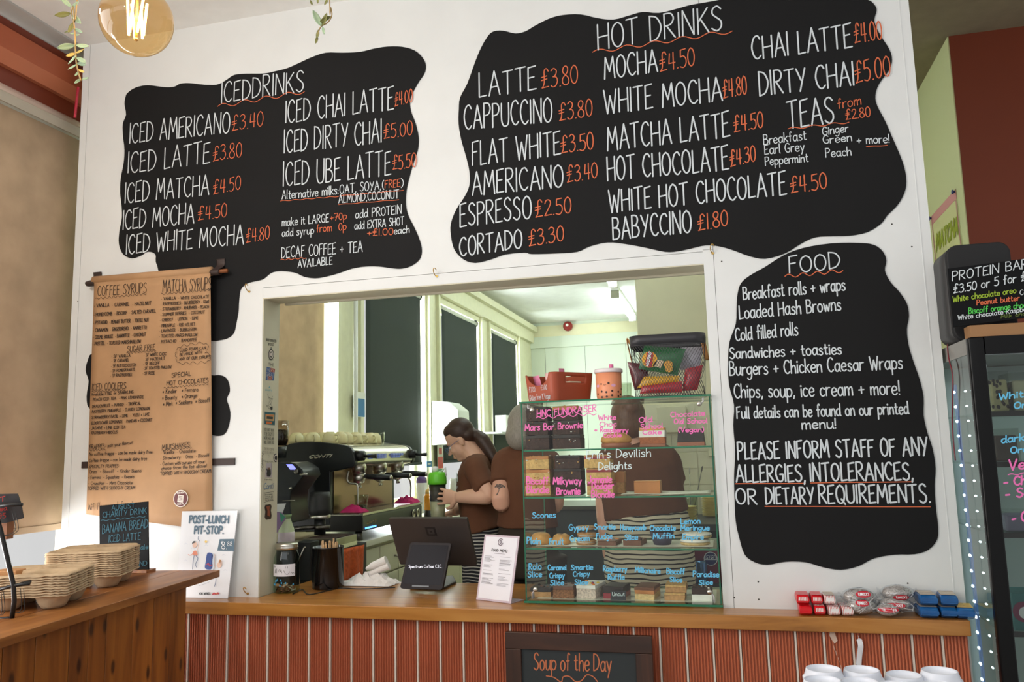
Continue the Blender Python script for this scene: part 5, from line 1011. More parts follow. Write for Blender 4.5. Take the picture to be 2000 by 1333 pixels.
bake('grey and white slice at the right end of the bottom shelf', 1352, 1392, 1150, 1171, 0, [(.5, cream_), (.5, choc)], 0.09, 0.045, bits=(cream_, milk, choc), nbits=9, seed=9)
q = W(1213, 1161, 0.032); w = MB(); TAG = [W(1193, 1155, .030), W(1223, 1155, .030), W(1222, 1167, .028), W(1192, 1167, .028)]; zb_ = SH[0] + 0.001
for i in (2, 3): TAG[i].z = zb_
w.prism(TAG, (0, 0.0012, 0)); tg = w.build('small_tag', mat('tag_black', (36, 34, 40), 0.5)); t = None
tag(tg, 'small black tag handwritten Uncut in front of the dark raspberry slice', 'tag')
w = MB(); write(w, "Uncut", W(1196, 1164.5, .0275), W(1220, 1164.5, .0275), Vector((0, 0, 0.0125)), 0.0018, NW); lt = w.build('white_lettering', penw); lt.parent = tg; lt.matrix_parent_inverse = Matrix.Translation(tg.location).inverted()
# third shelf
def lathebake(label, px, ptop, pbot, shelf, rpx, prof, mts, kind, yf=0.05, bits=(), nbits=0, seed=1, zoff=0.0, group=None, cat='cake'):
    zb = SH[shelf] + 0.0005 + zoff; P_ = W(px, pbot, yf); r_ = rpx / pxm(P_); c = Vector((P_.x, yf + r_, zb)); h = W(px, ptop, yf).z - zb
    t = thing(kind, label, cat, c, group); rr = random.Random(seed)
    for (pr2, mt, nm) in zip(prof, mts, ['layer'] * len(prof)):
        w = MB(); w.lathe([(a * r_, b * h) for a, b in pr2], c, 28); w.build(nm, mt, t)
    for k in range(nbits):
        a = rr.uniform(0, 2 * PI); f = rr.uniform(.1, .9); w = MB(); w.ell(c + Vector((r_ * f * math.cos(a), r_ * f * math.sin(a), h * (0.98 - 0.35 * f * f))), (.004, .004, .003), seg=8, rings=6); w.build('topping', bits[k % len(bits)], t)
    return t
lathebake('plain round scone at the left end of the third shelf', 1053, 1043, 1068, 1, 19, [[(.8, 0), (1, .12), (1, .55), (.9, .85), (.55, 1), (0, 1)]], [scone], 'scone', bits=(blond,), nbits=3)
lathebake('fruit scone studded with dark fruit beside the plain one', 1094, 1045, 1068, 1, 18, [[(.8, 0), (1, .14), (1, .5), (.85, .85), (.5, 1), (0, .97)]], [scone], 'scone', bits=(choc,), nbits=8, seed=4)
for k in range(3):
    lathebake('%s of the three sandwich cream biscuits stacked on the third shelf' % ('bottom', 'middle', 'top')[k], 1142 + (0, 2, -1)[k], 1056 - 13 * k, 1069 - 13 * k, 1, 20, [[(.9, 0), (1, .2), (.96, .38)], [(.88, .38), (.9, .58)], [(.98, .58), (1, .8), (.85, 1), (0, 1)]], [biscu, cream_, biscu], 'biscuit', bits=(crumbs[0],), nbits=6, seed=k, zoff=0.0275 * k)
bake('fudge block with red and yellow sweets on the third shelf', 1169, 1206, 1057, 1069, 1, [(.8, milk), (.2, milk)], 0.10, 0.045, yaw=-0.1, bits=tuple(smart[:3]), nbits=7, seed=3)
bake('honeycomb slice of brown chocolate on the third shelf', 1219, 1256, 1056, 1069, 1, [(1, milk)], 0.10, 0.045, yaw=-0.1, bits=(chocd, crumbs[2]), nbits=6, seed=6)
lathebake('chocolate muffin in a dark grey pleated case on the third shelf', 1292, 1032, 1069, 1, 24, [[(.68, 0), (1, .72), (.97, .74)], [(.95, .74), (1.05, .82), (.85, .97), (.4, 1), (0, 1)]], [purple, chocd], 'muffin', seed=2)
for k in range(2): lathebake('%s iced lemon biscuit at the right of the third shelf' % ('lower', 'upper')[k], 1357 + 4 * k, 1056 - 12 * k, 1069 - 12 * k, 1, 29, [[(.95, 0), (1, .2), (.97, .45)], [(.9, .45), (.9, .55)], [(.98, .55), (1, .8), (.9, 1), (0, 1)]], [shortb, cream_, cream_], 'biscuit', bits=(cream_, blond), nbits=8, seed=k, zoff=0.0255 * k)
# second shelf
pos3 = ('bottom', 'middle', 'top')
for k in range(3):
    z_ = 0.0492 * k
    bake('%s caramel topped blondie of the pale stack at the left of the second shelf' % pos3[k], 1027 + (0, 1, 0)[k], 1075 - (0, 1, 3)[k], 949 - 25.5 * k, 972 - 25.5 * k, 2, [(.75, blond), (.25, caram)], 0.10, 0.04, zoff=z_, bits=(crumbs[0], cream_, crumbs[3]), nbits=10, seed=k, face=.4, hh=.0485)
    bake('%s dark brownie of the stack on the second shelf' % pos3[k], 1082 + (0, 1, 2)[k], 1136 - (0, 1, 3)[k], 948 - 26 * k, 972 - 26 * k, 2, [(.8, choc), (.2, chocd)], 0.10, 0.045, zoff=z_, bits=(crumbs[0], cream_, crumbs[2]), nbits=9, seed=k + 4, face=.5, hh=.0485)
    bake('%s jam topped blondie of the third stack on the second shelf' % pos3[k], 1147 + (0, -1, -5)[k], 1198 - (0, 3, 6)[k], 948 - 25.5 * k, 972 - 25.5 * k, 2, [(.7, blond), (.18, jam), (.12, biscu)], 0.10, 0.045, zoff=z_, bits=(crumbs[0], jam, cream_), nbits=8, seed=k + 8, face=.3, hh=.0485)
bake('tall flaky brown slice standing behind the blondie stack', 1196, 1221, 922, 970, 2, [(.5, biscu), (.5, caram)], 0.05, 0.14, bits=(crumbs[2],), nbits=5, seed=12)
bake('orange glazed caramel cake block alone at the right of the second shelf', 1239, 1290, 940, 965, 2, [(.92, caram), (.08, cm('glaze', (206, 140, 84), 0.3, 0.1, 20, 0.05))], 0.08, 0.10, seed=13, bite=0.0006)
w = MB(); a_, b_ = W(1215, 967, .09), W(1392, 962, .06); w.grid(lambda u, v: Vector((a_.x + (X1 - 0.02 - a_.x) * u, 0.05 + 0.2 * v, SH[2] + 0.0012 + 0.0012 * math.sin(u * 9 + v * 5))), 20, 6); tag(w.build('baking_paper', mat('greaseproof', (226, 222, 206), 0.6), None, solid=0.0004), 'sheet of pale greaseproof paper under the caramel cake on the second shelf', 'paper')
w = MB(); w.grid(lambda u, v: Vector((X0 + 0.03 + (X1 - X0 - 0.05) * u, 0.02 + 0.22 * v, SH[1] + 0.0000 + 0.0004)), 4, 2); o = w.build('shelf_paper', mat('greaseproof', (226, 222, 206), 0.6)); tag(o, 'pale liner paper under the scones on the third shelf', 'paper')
w = MB(); w.grid(lambda u, v: Vector((X0 + 0.03 + (X1 - X0 - 0.05) * u, 0.02 + 0.26 * v, SH[0] + 0.0004)), 4, 2); o = w.build('shelf_paper', mat('greaseproof', (226, 222, 206), 0.6)); tag(o, 'pale liner paper under the slices on the bottom shelf', 'paper')
# top shelf
for k in range(3):
    z_ = 0.0537 * k
    bake('%s dark brownie of the left stack on the top shelf' % pos3[k], 1027 + (0, 0, 1)[k], 1073 - (0, 2, 4)[k], 852 - 25 * k, 877 - 25 * k, 3, [(.8, choc), (.2, chocd)], 0.10, 0.045, zoff=z_, bits=(crumbs[2], crumbs[0]), nbits=8, seed=k + 20, face=.4, hh=.053)
    bake('%s dark brownie of the right stack on the top shelf' % pos3[k], 1080 + (0, 1, 0)[k], 1134 - (0, 2, 5)[k], 850 - 25 * k, 877 - 25 * k, 3, [(.75, choc), (.25, (chocd, chocd, caram)[k])], 0.10, 0.05, zoff=z_, bits=(crumbs[1], crumbs[0], crumbs[3]), nbits=9, seed=k + 30, face=.4, hh=.053)
board_ = mat('cake_board', (156, 96, 70), 0.5)
lathebake('flaky white chocolate and raspberry cookie on the top shelf', 1200, 846, 872, 3, 31, [[(.95, 0), (.98, .3), (.6, .34)], [(.9, .30), (1, .45), (.95, .7), (.6, 1), (0, 1)]], [board_, scone], 'cookie', yf=0.05, bits=(crumbs[0], crumbs[2]), nbits=16, seed=3)
bake('old school cake with thick white icing on the top shelf', 1249, 1299, 836, 865, 3, [(.16, board_), (.34, sponge), (.36, cream_), (.14, cm('custard_drip', (222, 164, 84), 0.4, 0.3, 30, 0.2))], 0.09, 0.06, seed=41)
bake('dark chocolate old school vegan cake on a brown board on the top shelf', 1322, 1377, 838, 867, 3, [(.22, board_), (.78, chocd)], 0.09, 0.06, seed=42, taper=0.12)
# ================================================================= on top of the case
ZK = ZT + 0.0008
# terracotta box
cx_ = W(1095, 781, 0.02); terra = mat('terracotta_plastic', (158, 70, 42), 0.5)
bc = Vector((W(1093, 780, 0.16).x, 0.158, ZK)); yawb = math.radians(48)
t = thing('plastic_box', 'terracotta plastic box with chalked prices holding pink sachets on the case', 'box', bc)
bw, bd, bh = 0.205, 0.200, 0.112
ol = rrect(1, 1, 0.13, 6); ol = [(x, y) for x, y in ol]; w = MB(); rows = 14; n = len(ol)
def boxp(i, z, s=1.0):
    x, y = ol[i % n]; k = (0.90 + 0.10 * z) * s; return bc + rotz(yawb) @ Vector((x * bw * k, y * bd * k, z * bh))
vs = []; fs = []
def topz(i):
    x, y = ol[i % n]
    if x < -0.49 and abs(y) < 0.37: return 1 - 0.42 * (math.cos(y / 0.37 * PI / 2) ** 0.5)
    return 1.0
for r_ in range(rows + 1):
    for i in range(n): vs.append(boxp(i, (r_ / rows) * topz(i)))
dens = 1
# subdivide the long flat sides so that the dip and the handle hole follow their outlines
ol2 = []
for i in range(n):
    a, b = ol[i], ol[(i + 1) % n]; L_ = math.hypot(b[0] - a[0], b[1] - a[1]); k = max(1, int(L_ / 0.05))
    for j in range(k): ol2.append((a[0] + (b[0] - a[0]) * j / k, a[1] + (b[1] - a[1]) * j / k))
ol = ol2; n = len(ol); vs = []; fs = []
for r_ in range(rows + 1):
    for i in range(n): vs.append(boxp(i, (r_ / rows) * topz(i)))
for r_ in range(rows):
    for i in range(n):
        x, y = ol[i]; x2, y2 = ol[(i + 1) % n]; zc_ = (r_ + .5) / rows
        if y < -0.49 and y2 < -0.49 and abs((x + x2) / 2 - 0.03) < 0.24 and 0.63 < zc_ < 0.85: continue
        fs.append((r_ * n + i, r_ * n + (i + 1) % n, (r_ + 1) * n + (i + 1) % n, (r_ + 1) * n + i))
fs.append(tuple(range(n))[::-1]); w.add(vs, fs, 0, True); w.build('shell', terra, t, solid=0.003)
Ml = rotz(yawb)
def LF(y, z): k = 0.90 + 0.10 * z; return bc + Ml @ Vector((-0.5 * bw * k - 0.0024, y * bd * k, z * bh))
nl = Ml @ Vector((-1, 0, 0.09))
def lfw(s, ya_, za, yb2, zb2, h):
    w = MB(); write(w, s, LF(ya_, za), LF(yb2, zb2), LF(ya_, za + h) - LF(ya_, za), 0.0016, nl, jit=1); w.build('chalk_lettering', chalk, t)
lfw("£2.00", 0.34, 0.40, 0.12, 0.40, 0.17); lfw("£3.00", -0.08, 0.42, -0.30, 0.42, 0.17); lfw("Gluten free & Vegan", 0.36, 0.10, -0.40, 0.10, 0.20)
sach = mat('pink_sachet', (224, 138, 172), 0.4, noise=0.15, nscale=40)
def sachet(label, c, ang, w_, h_, lean, m_=sach):
    s = MB(); R_ = rotz(ang) @ rotx(lean)
    s.grid(lambda u, v: c + R_ @ Vector(((u - .5) * w_, 0.006 * math.sin(PI * u) * math.sin(PI * v), (v - .1) * h_)), 6, 6); s.grid(lambda u, v: c + R_ @ Vector(((u - .5) * w_, -0.006 * math.sin(PI * u) * math.sin(PI * v), (v - .1) * h_)), 6, 6)
    tag(s.build('pink_sachet', m_), label, 'sachet')
sachet('bright pink sachet leaning out of the left of the terracotta box', bc + Ml @ Vector((-0.055, 0.05, 0.035)), -0.9, 0.058, 0.085, 0.25)
sachet('pale pink sachet in the middle of the terracotta box', bc + Ml @ Vector((-0.055, -0.02, 0.035)), -0.7, 0.05, 0.09, 0.1, mat('pale_sachet', (232, 190, 186), 0.4, noise=0.2, nscale=30))
sachet('thin pink sachet standing tall at the back of the terracotta box', bc + Ml @ Vector((0.03, 0.01, 0.05)), 0.95, 0.03, 0.10, -0.1)
w = MB(); w.box(bc + Ml @ Vector((0.04, -0.035, 0.045)), (0.06, 0.04, 0.075), rotz(yawb)); tag(w.build('cream_packet', mat('packet_cream', (216, 206, 180), 0.6), None, bevel=0.004), 'cream packet seen through the handle hole of the terracotta box', 'packet')
# bubble tea cup
p = W(1187, 776, 0.07); p = Vector((p.x, 0.115, ZK)); s_ = 1 / pxm(p); cr_ = 25.5 * s_; ch = 54 * s_
t = thing('bubble_tea_cup', 'peach bubble tea cup ornament with a smiling face and white lid', 'cup', p)
w = MB(); w.lathe([(cr_ * .82, 0), (cr_ * .93, .006), (cr_ * .97, .02), (cr_, ch)], p, 40); w.build('cup_body', mat('peach_plastic', (232, 150, 110), 0.4), t)
w = MB(); w.lathe([(cr_ * 1.02, ch - .002), (cr_ * 1.1, ch), (cr_ * 1.1, ch + .008), (cr_ * 1.04, ch + .014), (0, ch + .015)], p, 40); w.build('lid', mat('lid_white', (228, 218, 220), 0.35), t)
w = MB(); w.tube([p + Vector((.012, 0, ch + .012)), p + Vector((.012, 0, ch + .032))], .0085, 16); w.build('straw', mat('straw_pink', (222, 110, 160), 0.4), t)
view = (CAM - p); view.z = 0; view.normalize(); side = Vector((0, 0, 1)).cross(view)
def dot(a, z, ra, rz_, m_, nm):
    w = MB(); f = cr_ * (.965 + .035 * min(1, z / ch)) + .0006; w.add([p + view * (f * math.cos(a + ra * math.cos(b) / cr_)) + side * (f * math.sin(a + ra * math.cos(b) / cr_)) + Vector((0, 0, z + rz_ * math.sin(b))) for b in [2 * PI * k / 12 for k in range(12)]], [tuple(range(12))]); w.build(nm, m_, t)
dkb = mat('print_dark_brown', (62, 34, 30), 0.5); lil = mat('cheek_lilac', (226, 166, 196), 0.5)
for a, z, r_ in ((-.62, .57, .0035), (-.02, .59, .0045)): dot(a, z * ch, r_, r_, dkb, 'printed_eye')
for a in (-1.0, .36): dot(a, .51 * ch, .009, .006, lil, 'printed_cheek')
w = MB(); ribbon(w, [p + view * (cr_ * 1.0 * math.cos(a)) + side * (cr_ * 1.0 * math.sin(a)) + Vector((0, 0, (.555 - .03 * math.cos((a + .33) * 10)) * ch)) for a in [-.44 + .22 * k / 6 for k in range(7)]], .0012, view); w.build('printed_smile', dkb, t)
for a, z in ((-.6, .30), (-.22, .27), (.24, .31), (.78, .28), (1.2, .38), (-.6, .10), (-.2, .11), (.22, .15), (.78, .12), (1.08, .19), (-1.05, .22)): dot(a, z * ch, .0042, .0042, dkb, 'printed_pearl')
w = MB(); pc = Vector((W(1222, 772, .2).x, .2, ZK)); w.lathe([(.022, 0), (.026, .07), (.024, .07), (.02, .003)], pc, 28); tag(w.build('ribbed_tumbler', glassy('tumbler_glass', (236, 240, 232), 1.0)), 'clear ribbed tumbler between the peach cup and the wire basket', 'glass')
# wire basket of crisps
mesh_m = mat('basket_black', (44, 44, 48), 0.45)
xl, xr = W(1232, 778, 0.02).x, X1 - 0.008; yf_, yb_b = 0.025, 0.25; bc = Vector(((xl + xr) / 2, (yf_ + yb_b) / 2, ZK)); bh = 0.232
t = thing('wire_basket', 'dark mesh basket of crisp packets with leather handles on top of the case', 'basket', bc)
def bo(z, s=0.0):
    k = 0.92 + 0.08 * z; ww, dd = (xr - xl) * k, (yb_b - yf_) * k; return [bc + Vector((x, y, z * bh)) for x, y in rrect(ww + s, dd + s, 0.045, 6)]
w = MB(); lo, hi = bo(.84), bo(1.0); n = len(lo)
w.add(lo + hi, [(i, (i + 1) % n, n + (i + 1) % n, n + i) for i in range(n)], 0, True); w.build('rim_band', mesh_m, t, solid=0.003)
w = MB(); w.tube(bo(0.012) + [bo(0.012)[0]], 0.003, 6, caps=False); w.tube(bo(0.84) + [bo(.84)[0]], 0.002, 6, caps=False); w.build('base_wire', mesh_m, t)
per = [0.0]; b0_ = bo(0.5)
for i in range(n): per.append(per[-1] + (b0_[(i + 1) % n] - b0_[i]).length)
tot = per[-1]
def onper(s, z):
    s = s % tot; i = 0
    while i < n - 1 and per[i + 1] < s: i += 1
    f = (s - per[i]) / max(1e-6, per[i + 1] - per[i]); B = bo(z); return B[i] * (1 - f) + B[(i + 1) % n] * f
w = MB(); nd = int(tot / 0.0105); rows = 5
for k in range(nd):
    s0 = k * tot / nd
    for sg in (1, -1):
        pts = [onper(s0 + sg * 0.115 * j / rows, 0.02 + 0.82 * j / rows) for j in range(rows + 1)]
        mid = pts[rows // 2] - bc; mid.z = 0; nrm = Vector((1, 0, 0)) if abs(mid.x) / (xr - xl) > abs(mid.y) / (yb_b - yf_) else Vector((0, 1, 0)); ribbon(w, pts, 0.0016, nrm)
w.build('wire_mesh', mesh_m, t)
for sx in (-1, 1):
    xx = bc.x + sx * (xr - xl) / 2; w = MB(); w.tube(cr_spline([Vector((xx, bc.y - 0.05, ZK + bh * 0.9)), Vector((xx + sx * .012, bc.y - .055, ZK + bh * .98)), Vector((xx + sx * .004, bc.y - .02, ZK + bh * 0.70)), Vector((xx - sx * .006, bc.y - .0, ZK + bh * .46)), Vector((xx - sx * .004, bc.y + .03, ZK + bh * .40))], 5) if sx < 0 else cr_spline([Vector((xx - .01, bc.y - .05, ZK + bh * .95)), Vector((xx + .002, bc.y, ZK + bh * .6)), Vector((xx - .01, bc.y + .05, ZK + bh * .95))], 5), [[.009, .002]] * (21 if sx < 0 else 11), 8); w.build('leather_handle', mat('tan_leather', (196, 140, 84), 0.5), t)
def packet(label, quad, y, col, name='crisp_packet', puff=0.016, extra=None):
    Q = [W(a, b, y) for a, b in quad]; n_ = Vector((0, -1, 0)); s = MB(); c = sum(Q, Vector()) / 4; rr = random.Random(len(label))
    fx = lambda u, v: math.sin(PI * u) ** .7 * math.sin(PI * v) ** .6
    s.grid(lambda u, v: quadpt(Q, u, v) + n_ * (puff * fx(u, v) + rr.uniform(-.001, .001)), 10, 10); s.grid(lambda u, v: quadpt(Q, u, v) - n_ * puff * fx(u, v), 8, 8)
    t = thing(name, label, 'crisp packet', c, None); s.build('foil_bag', mat('foil_%s' % col[0], col[1], 0.3, spec=0.7, noise=0.12, nscale=25), t)
    if extra: extra(t, Q, n_, puff)
    return t
gz = lambda x, y: (1200 + x / 8.885, 640 + y / 8.885)
def wk(t, Q, n_, puff):
    def at(x, y, d): px, py = gz(x, y); return W(px, py, Q[0].y - puff - d)
    w = MB(); w.add([at(610 + 135 * math.cos(a), 560 + 140 * math.sin(a), .002) for a in [2 * PI * k / 24 for k in range(24)]], [tuple(range(24))]); w.build('yellow_disc', mat('print_sun_yellow', (236, 176, 50), 0.5), t)
    w = MB(); w.add([at(x, y, .003) for x, y in ((560, 450), (610, 405), (675, 450), (650, 690), (600, 700), (535, 640))], [tuple(range(6))]); w.build('red_banner', mat('print_scarlet', (190, 36, 44), 0.5), t)
    w = MB(); write(w, "WALKERS", at(590, 680, .004), at(645, 440, .004), at(545, 660, .004) - at(590, 680, .004), .003, NW, jit=0); w.build('white_lettering', wh, t)
    w = MB(); w.add([at(x, y, .002) for x, y in ((730, 560), (860, 580), (800, 705), (660, 670))], [(0, 1, 2, 3)]); w.build('cream_label', mat('label_cream', (216, 196, 160), 0.5), t)
    for cx, cy, r_ in ((935, 640, 78), (945, 720, 70)): w = MB(); w.add([at(cx + r_ * math.cos(a), cy + r_ * .85 * math.sin(a), .0025 + .0004 * (cy > 700)) for a in [2 * PI * k / 14 for k in range(14)]], [tuple(range(14))]); w.build('printed_crisp', mat('print_crisp', (216, 160, 60), 0.5), t)
packet('green crisp packet with a yellow and red badge in the middle of the mesh basket', [gz(520, 310), gz(1240, 370), gz(1090, 830), gz(420, 720)], 0.075, ('green', (34, 112, 58)), extra=wk)
packet('maroon crisp packet at the left of the mesh basket', [gz(225, 600), gz(600, 640), gz(560, 1060), gz(350, 1090)], 0.11, ('maroon', (96, 34, 42)))
packet('yellow and grey crisp packet lying across the mesh basket', [gz(520, 850), gz(1140, 840), gz(1100, 960), gz(390, 1060)], 0.065, ('yellow', (232, 176, 40)))
packet('shiny red crisp packet at the bottom of the mesh basket', [gz(480, 1020), gz(1180, 930), gz(1180, 1130), gz(440, 1150)], 0.055, ('red', (190, 40, 54)))
def rp(t, Q, n_, puff): w = MB(); write(w, "Poppets", W(*gz(1290, 950), Q[0].y - puff - .002), W(*gz(1350, 720), Q[0].y - puff - .002), W(*gz(1240, 930), Q[0].y - puff - .002) - W(*gz(1290, 950), Q[0].y - puff - .002), .003, NW); w.build('white_lettering', wh, t)
packet('dark red snack packet standing at the right of the mesh basket', [gz(1230, 720), gz(1540, 650), gz(1440, 1090), gz(1180, 1100)], 0.07, ('scarlet', (164, 34, 48)), extra=None)
packet('silver crisp packet behind the others in the mesh basket', [gz(1150, 350), gz(1540, 330), gz(1480, 720), gz(1140, 740)], 0.13, ('silver', (186, 184, 196)))
# ================================================================= kitchen behind the hatch
ZB = 1.165; XE = -1.843
kcab = mat('cabinet_cream', (206, 202, 176), 0.45); kcab2 = mat('cabinet_top_cream', (222, 220, 200), 0.35)
t = thing('coffee_counter', 'cream kitchen counter unit along the windows under the coffee machine', 'counter', (-2.3, 1.8, 0))
m = MB(); m.bx(-2.775, XE, 0.93, 3.3, ZB - 0.032, ZB); m.build('counter_top', kcab2, t, bevel=0.003)
m = MB(); m.bx(-2.775, XE - 0.03, 0.95, 3.28, 0.0, ZB - 0.0325); m.build('carcass', kcab, t)
for k, (a, b) in enumerate(((0.97, 1.22), (1.23, 1.48), (1.49, 1.95), (1.96, 2.6), (2.61, 3.26))):
    m = MB(); m.bx(XE - 0.0295, XE - 0.010, a, b, ZB - 0.20, ZB - 0.05); dr_ = m.build('drawer', kcab, t, bevel=0.002)
    m = MB(); m.bx(XE - 0.0295, XE - 0.010, a, b, 0.1, ZB - 0.21); d_ = m.build('door', kcab, t, bevel=0.002)
    m = MB(); m.lathe([(0.006, 0), (0.006, 0.012), (0.012, 0.018), (0, 0.024)], Vector((XE - 0.0098, b - 0.05, ZB - 0.125)), 12, axis=(1, 0, 0)); m.build('knob', silver, dr_)
# ---------------------------------------------------------------- coffee machine
ym0, ym1 = 1.0, 1.87; XF = -1.893; XT = -1.852
cmch = thing('coffee_machine', 'large black and steel espresso machine with three group handles', 'coffee machine', (-2.1, 1.43, ZB))
CG = lambda x, y: (520 + x / 5.127, 840 + y / 5.127)
blk_m = mat('machine_black', (26, 28, 30), 0.35); steel = mat('machine_steel', (206, 200, 184), 0.25, metal=0.9); steel2 = mat('machine_dark_steel', (136, 106, 90), 0.22, metal=1.0)
head = [(60, 230), (150, 165), (240, 138), (330, 124), (440, 120), (560, 124), (680, 138), (800, 158), (845, 182), (870, 230), (888, 290), (888, 335), (868, 372), (790, 392), (700, 412), (640, 420), (642, 1010), (560, 1020), (60, 1030)]
P = [W(*CG(x, y), ym0) for x, y in head]
m = MB(); m.prism(P, (0, 0.035, 0)); m.build('side_panel', blk_m, cmch, bevel=0.006); m = MB(); m.prism([p + Vector((0, ym1 - ym0 - 0.035, 0)) for p in P], (0, 0.035, 0)); m.build('side_panel', blk_m, cmch, bevel=0.006)
m = MB(); write(m, "CONTI", W(*CG(425, 285), ym0 - .002), W(*CG(640, 275), ym0 - .002), W(*CG(430, 258), ym0 - .002) - W(*CG(425, 285), ym0 - .002), 0.005, NW, jit=0, slant=0.2); m.build('side_lettering', steel, cmch)
zt_ = W(*CG(680, 140), ym0).z
hp = [(560, 126), (800, 162), (840, 186), (866, 235), (884, 292), (884, 330), (862, 366), (790, 384), (640, 400), (400, 400), (400, 126)]
m = MB(); m.prism([W(*CG(x, y), ym0) + Vector((0, 0.036, 0)) for x, y in hp], (0, ym1 - ym0 - 0.072, 0)); m.build('boiler_cover', steel, cmch, bevel=0.008)
xs = W(*CG(645, 600), ym0).x
m = MB(); m.bx(xs - 0.02, xs, ym0 + 0.036, ym1 - 0.036, 1.305, 1.56); m.build('back_splash', steel2, cmch)
m = MB(); m.bx(-2.36, xs - 0.021, ym0 + 0.036, ym1 - 0.036, ZB + 0.05, 1.56); m.build('body', blk_m, cmch)
ztr = 1.297
m = MB(); tr = [(xs - 0.15, ZB + 0.048), (XT, ZB + 0.052), (XT, ztr - 0.012), (XT - 0.004, ztr), (xs - 0.15, ztr)]
m.prism([(x, ym0 + 0.002, z) for x, z in tr], (0, ym1 - ym0 - 0.004, 0)); m.build('drip_tray', mat('tray_black', (30, 27, 24), 0.3), cmch, bevel=0.004)
m = MB(); m.bx(xs, XT - 0.006, ym0 + 0.004, ym1 - 0.004, ztr + 0.0005, ztr + 0.006); m.bx(XT - 0.02, XT + 0.002, ym0 + 0.001, ym1 - 0.001, ztr + 0.0005, ztr + 0.012)
for k in range(26): yy = ym0 + 0.05 + k * (ym1 - ym0 - .1) / 25; m.bx(xs + 0.02, XT - 0.03, yy - 0.009, yy + 0.009, ztr + 0.006, ztr + 0.0085)
m.build('tray_grid', steel, cmch)
m = MB(); m.bx(XT + 0.0005, XT + 0.003, WX(713, 1034, XT).y, WX(734, 1029, XT).y, WX(720, 1031, XT).z - .004, WX(720, 1031, XT).z + .004); m.build('blue_light_bar', mat('led_blue', (70, 140, 255), 0.4, emit=4.0), cmch)
m = MB(); write(m, "conti", WX(716, 1024, XT + .001), WX(735, 1019.5, XT + .001), WX(716, 1018, XT + .001) - WX(716, 1024, XT + .001), 0.003, (1, 0, 0), jit=0, slant=.2); m.build('front_lettering', steel2, cmch)
for px_, py_ in ((807, 1004), (815, 1002)):
    q = WX(px_, py_, XT + .001); m = MB(); m.lathe([(0.022, 0), (0.026, 0.006), (0.018, 0.008), (0.016, 0.001)], q, 20, axis=(1, 0, 0)); m.build('gauge_ring', steel, cmch)
btn = mat('button_blue', (92, 108, 170), 0.35, emit=0.25)
for cx, cy, w_, h_ in ((724.5, 892, 5, 10), (746, 891, 16, 9), (773.5, 890, 15, 9), (784.5, 887.5, 5, 4)):
    a, b = WX(cx - w_ / 2, cy, XF), WX(cx + w_ / 2, cy, XF); z = WX(cx, cy, XF).z; hz = h_ / pxm(a) / 2; m = MB()
    nb_ = 3 if w_ > 8 else 1
    for k in range(nb_): ya_, yb2 = a.y + (b.y - a.y) * (k + .08) / nb_, a.y + (b.y - a.y) * (k + .92) / nb_; m.bx(XF - 0.012, XF + 0.004, ya_, yb2, z - hz, z - hz * .1); m.bx(XF - .012, XF + .004, ya_, yb2, z + hz * .1, z + hz)
    m.build('button_pad', btn, cmch)
zk = WX(697, 891, XF).z
for yk, nm in ((ym0 + 0.045, 'steam_lever'), (ym1 - 0.07, 'steam_lever')):
    m = MB(); m.tube([Vector((XF - 0.02, yk, zk)), Vector((XF + 0.03, yk, zk))], [0.03, 0.026], 16); m.tube([Vector((XF + 0.02, yk, zk)), Vector((XF + 0.05, yk, zk - .004)), Vector((XF + 0.10, yk, zk - .004))], [.009, .008, .013], 10); m.build(nm, blackp, cmch)
for k, yk in enumerate((1.14, 1.42, 1.68)):
    xg_ = XF - 0.045; zg = 1.535; m = MB(); m.lathe([(0.038, 0.0), (0.042, 0.03), (0.036, 0.05)], Vector((xg_, yk, zg - 0.02)), 20); m.build('group_head', silver, cmch)
    m = MB(); m.lathe([(0.012, -0.058), (0.030, -0.05), (0.035, -0.03), (0.036, 0.0)], Vector((xg_, yk, zg - 0.021)), 20); m.tube([Vector((xg_, yk, zg - .075)), Vector((xg_ + .006, yk + .015, zg - .098))], .006, 8); m.tube([Vector((xg_, yk, zg - .075)), Vector((xg_ + .006, yk - .015, zg - .098))], .006, 8); pf = m.build('portafilter', silver, cmch)
    m = MB(); m.tube([Vector((xg_ + .03, yk, zg - .038)), Vector((xg_ + .055, yk, zg - .04)), Vector((xg_ + .10, yk, zg - .043)), Vector((xg_ + .185, yk, zg - .048))], [.009, .014, .0165, .015], 14); m.build('handle', blackp, pf)
    m = MB(); m.ell(Vector((xg_ + .187, yk, zg - .048)), (.010, .014, .014), seg=12, rings=8); m.build('handle_cap', silver, pf)
def wand(pts): m = MB(); m.tube(cr_spline(pts, 5), 0.0055, 8); m.build('steam_wand', silver, cmch)
yw = ym0 + 0.06
wand([W(681, 921, yw), W(678, 936, yw), W(683, 944, yw), W(697, 947, yw), W(699, 960, yw), W(699, 988, yw)])
yw = 1.80; wand([WX(783, 926, XF + .02), WX(788, 931, XF + .02), WX(797, 934, XF + .02), WX(802, 945, XF + .02), WX(802, 972, XF + .02)])
ft = MB()
for x in (-2.3, XT - 0.05):
    for y in (ym0 + 0.06, ym1 - 0.06):
        m = MB(); m.lathe([(0.022, 0.0006), (0.018, 0.05)], Vector((x, y, ZB)), 14); m.build('foot', darksteel, cmch)
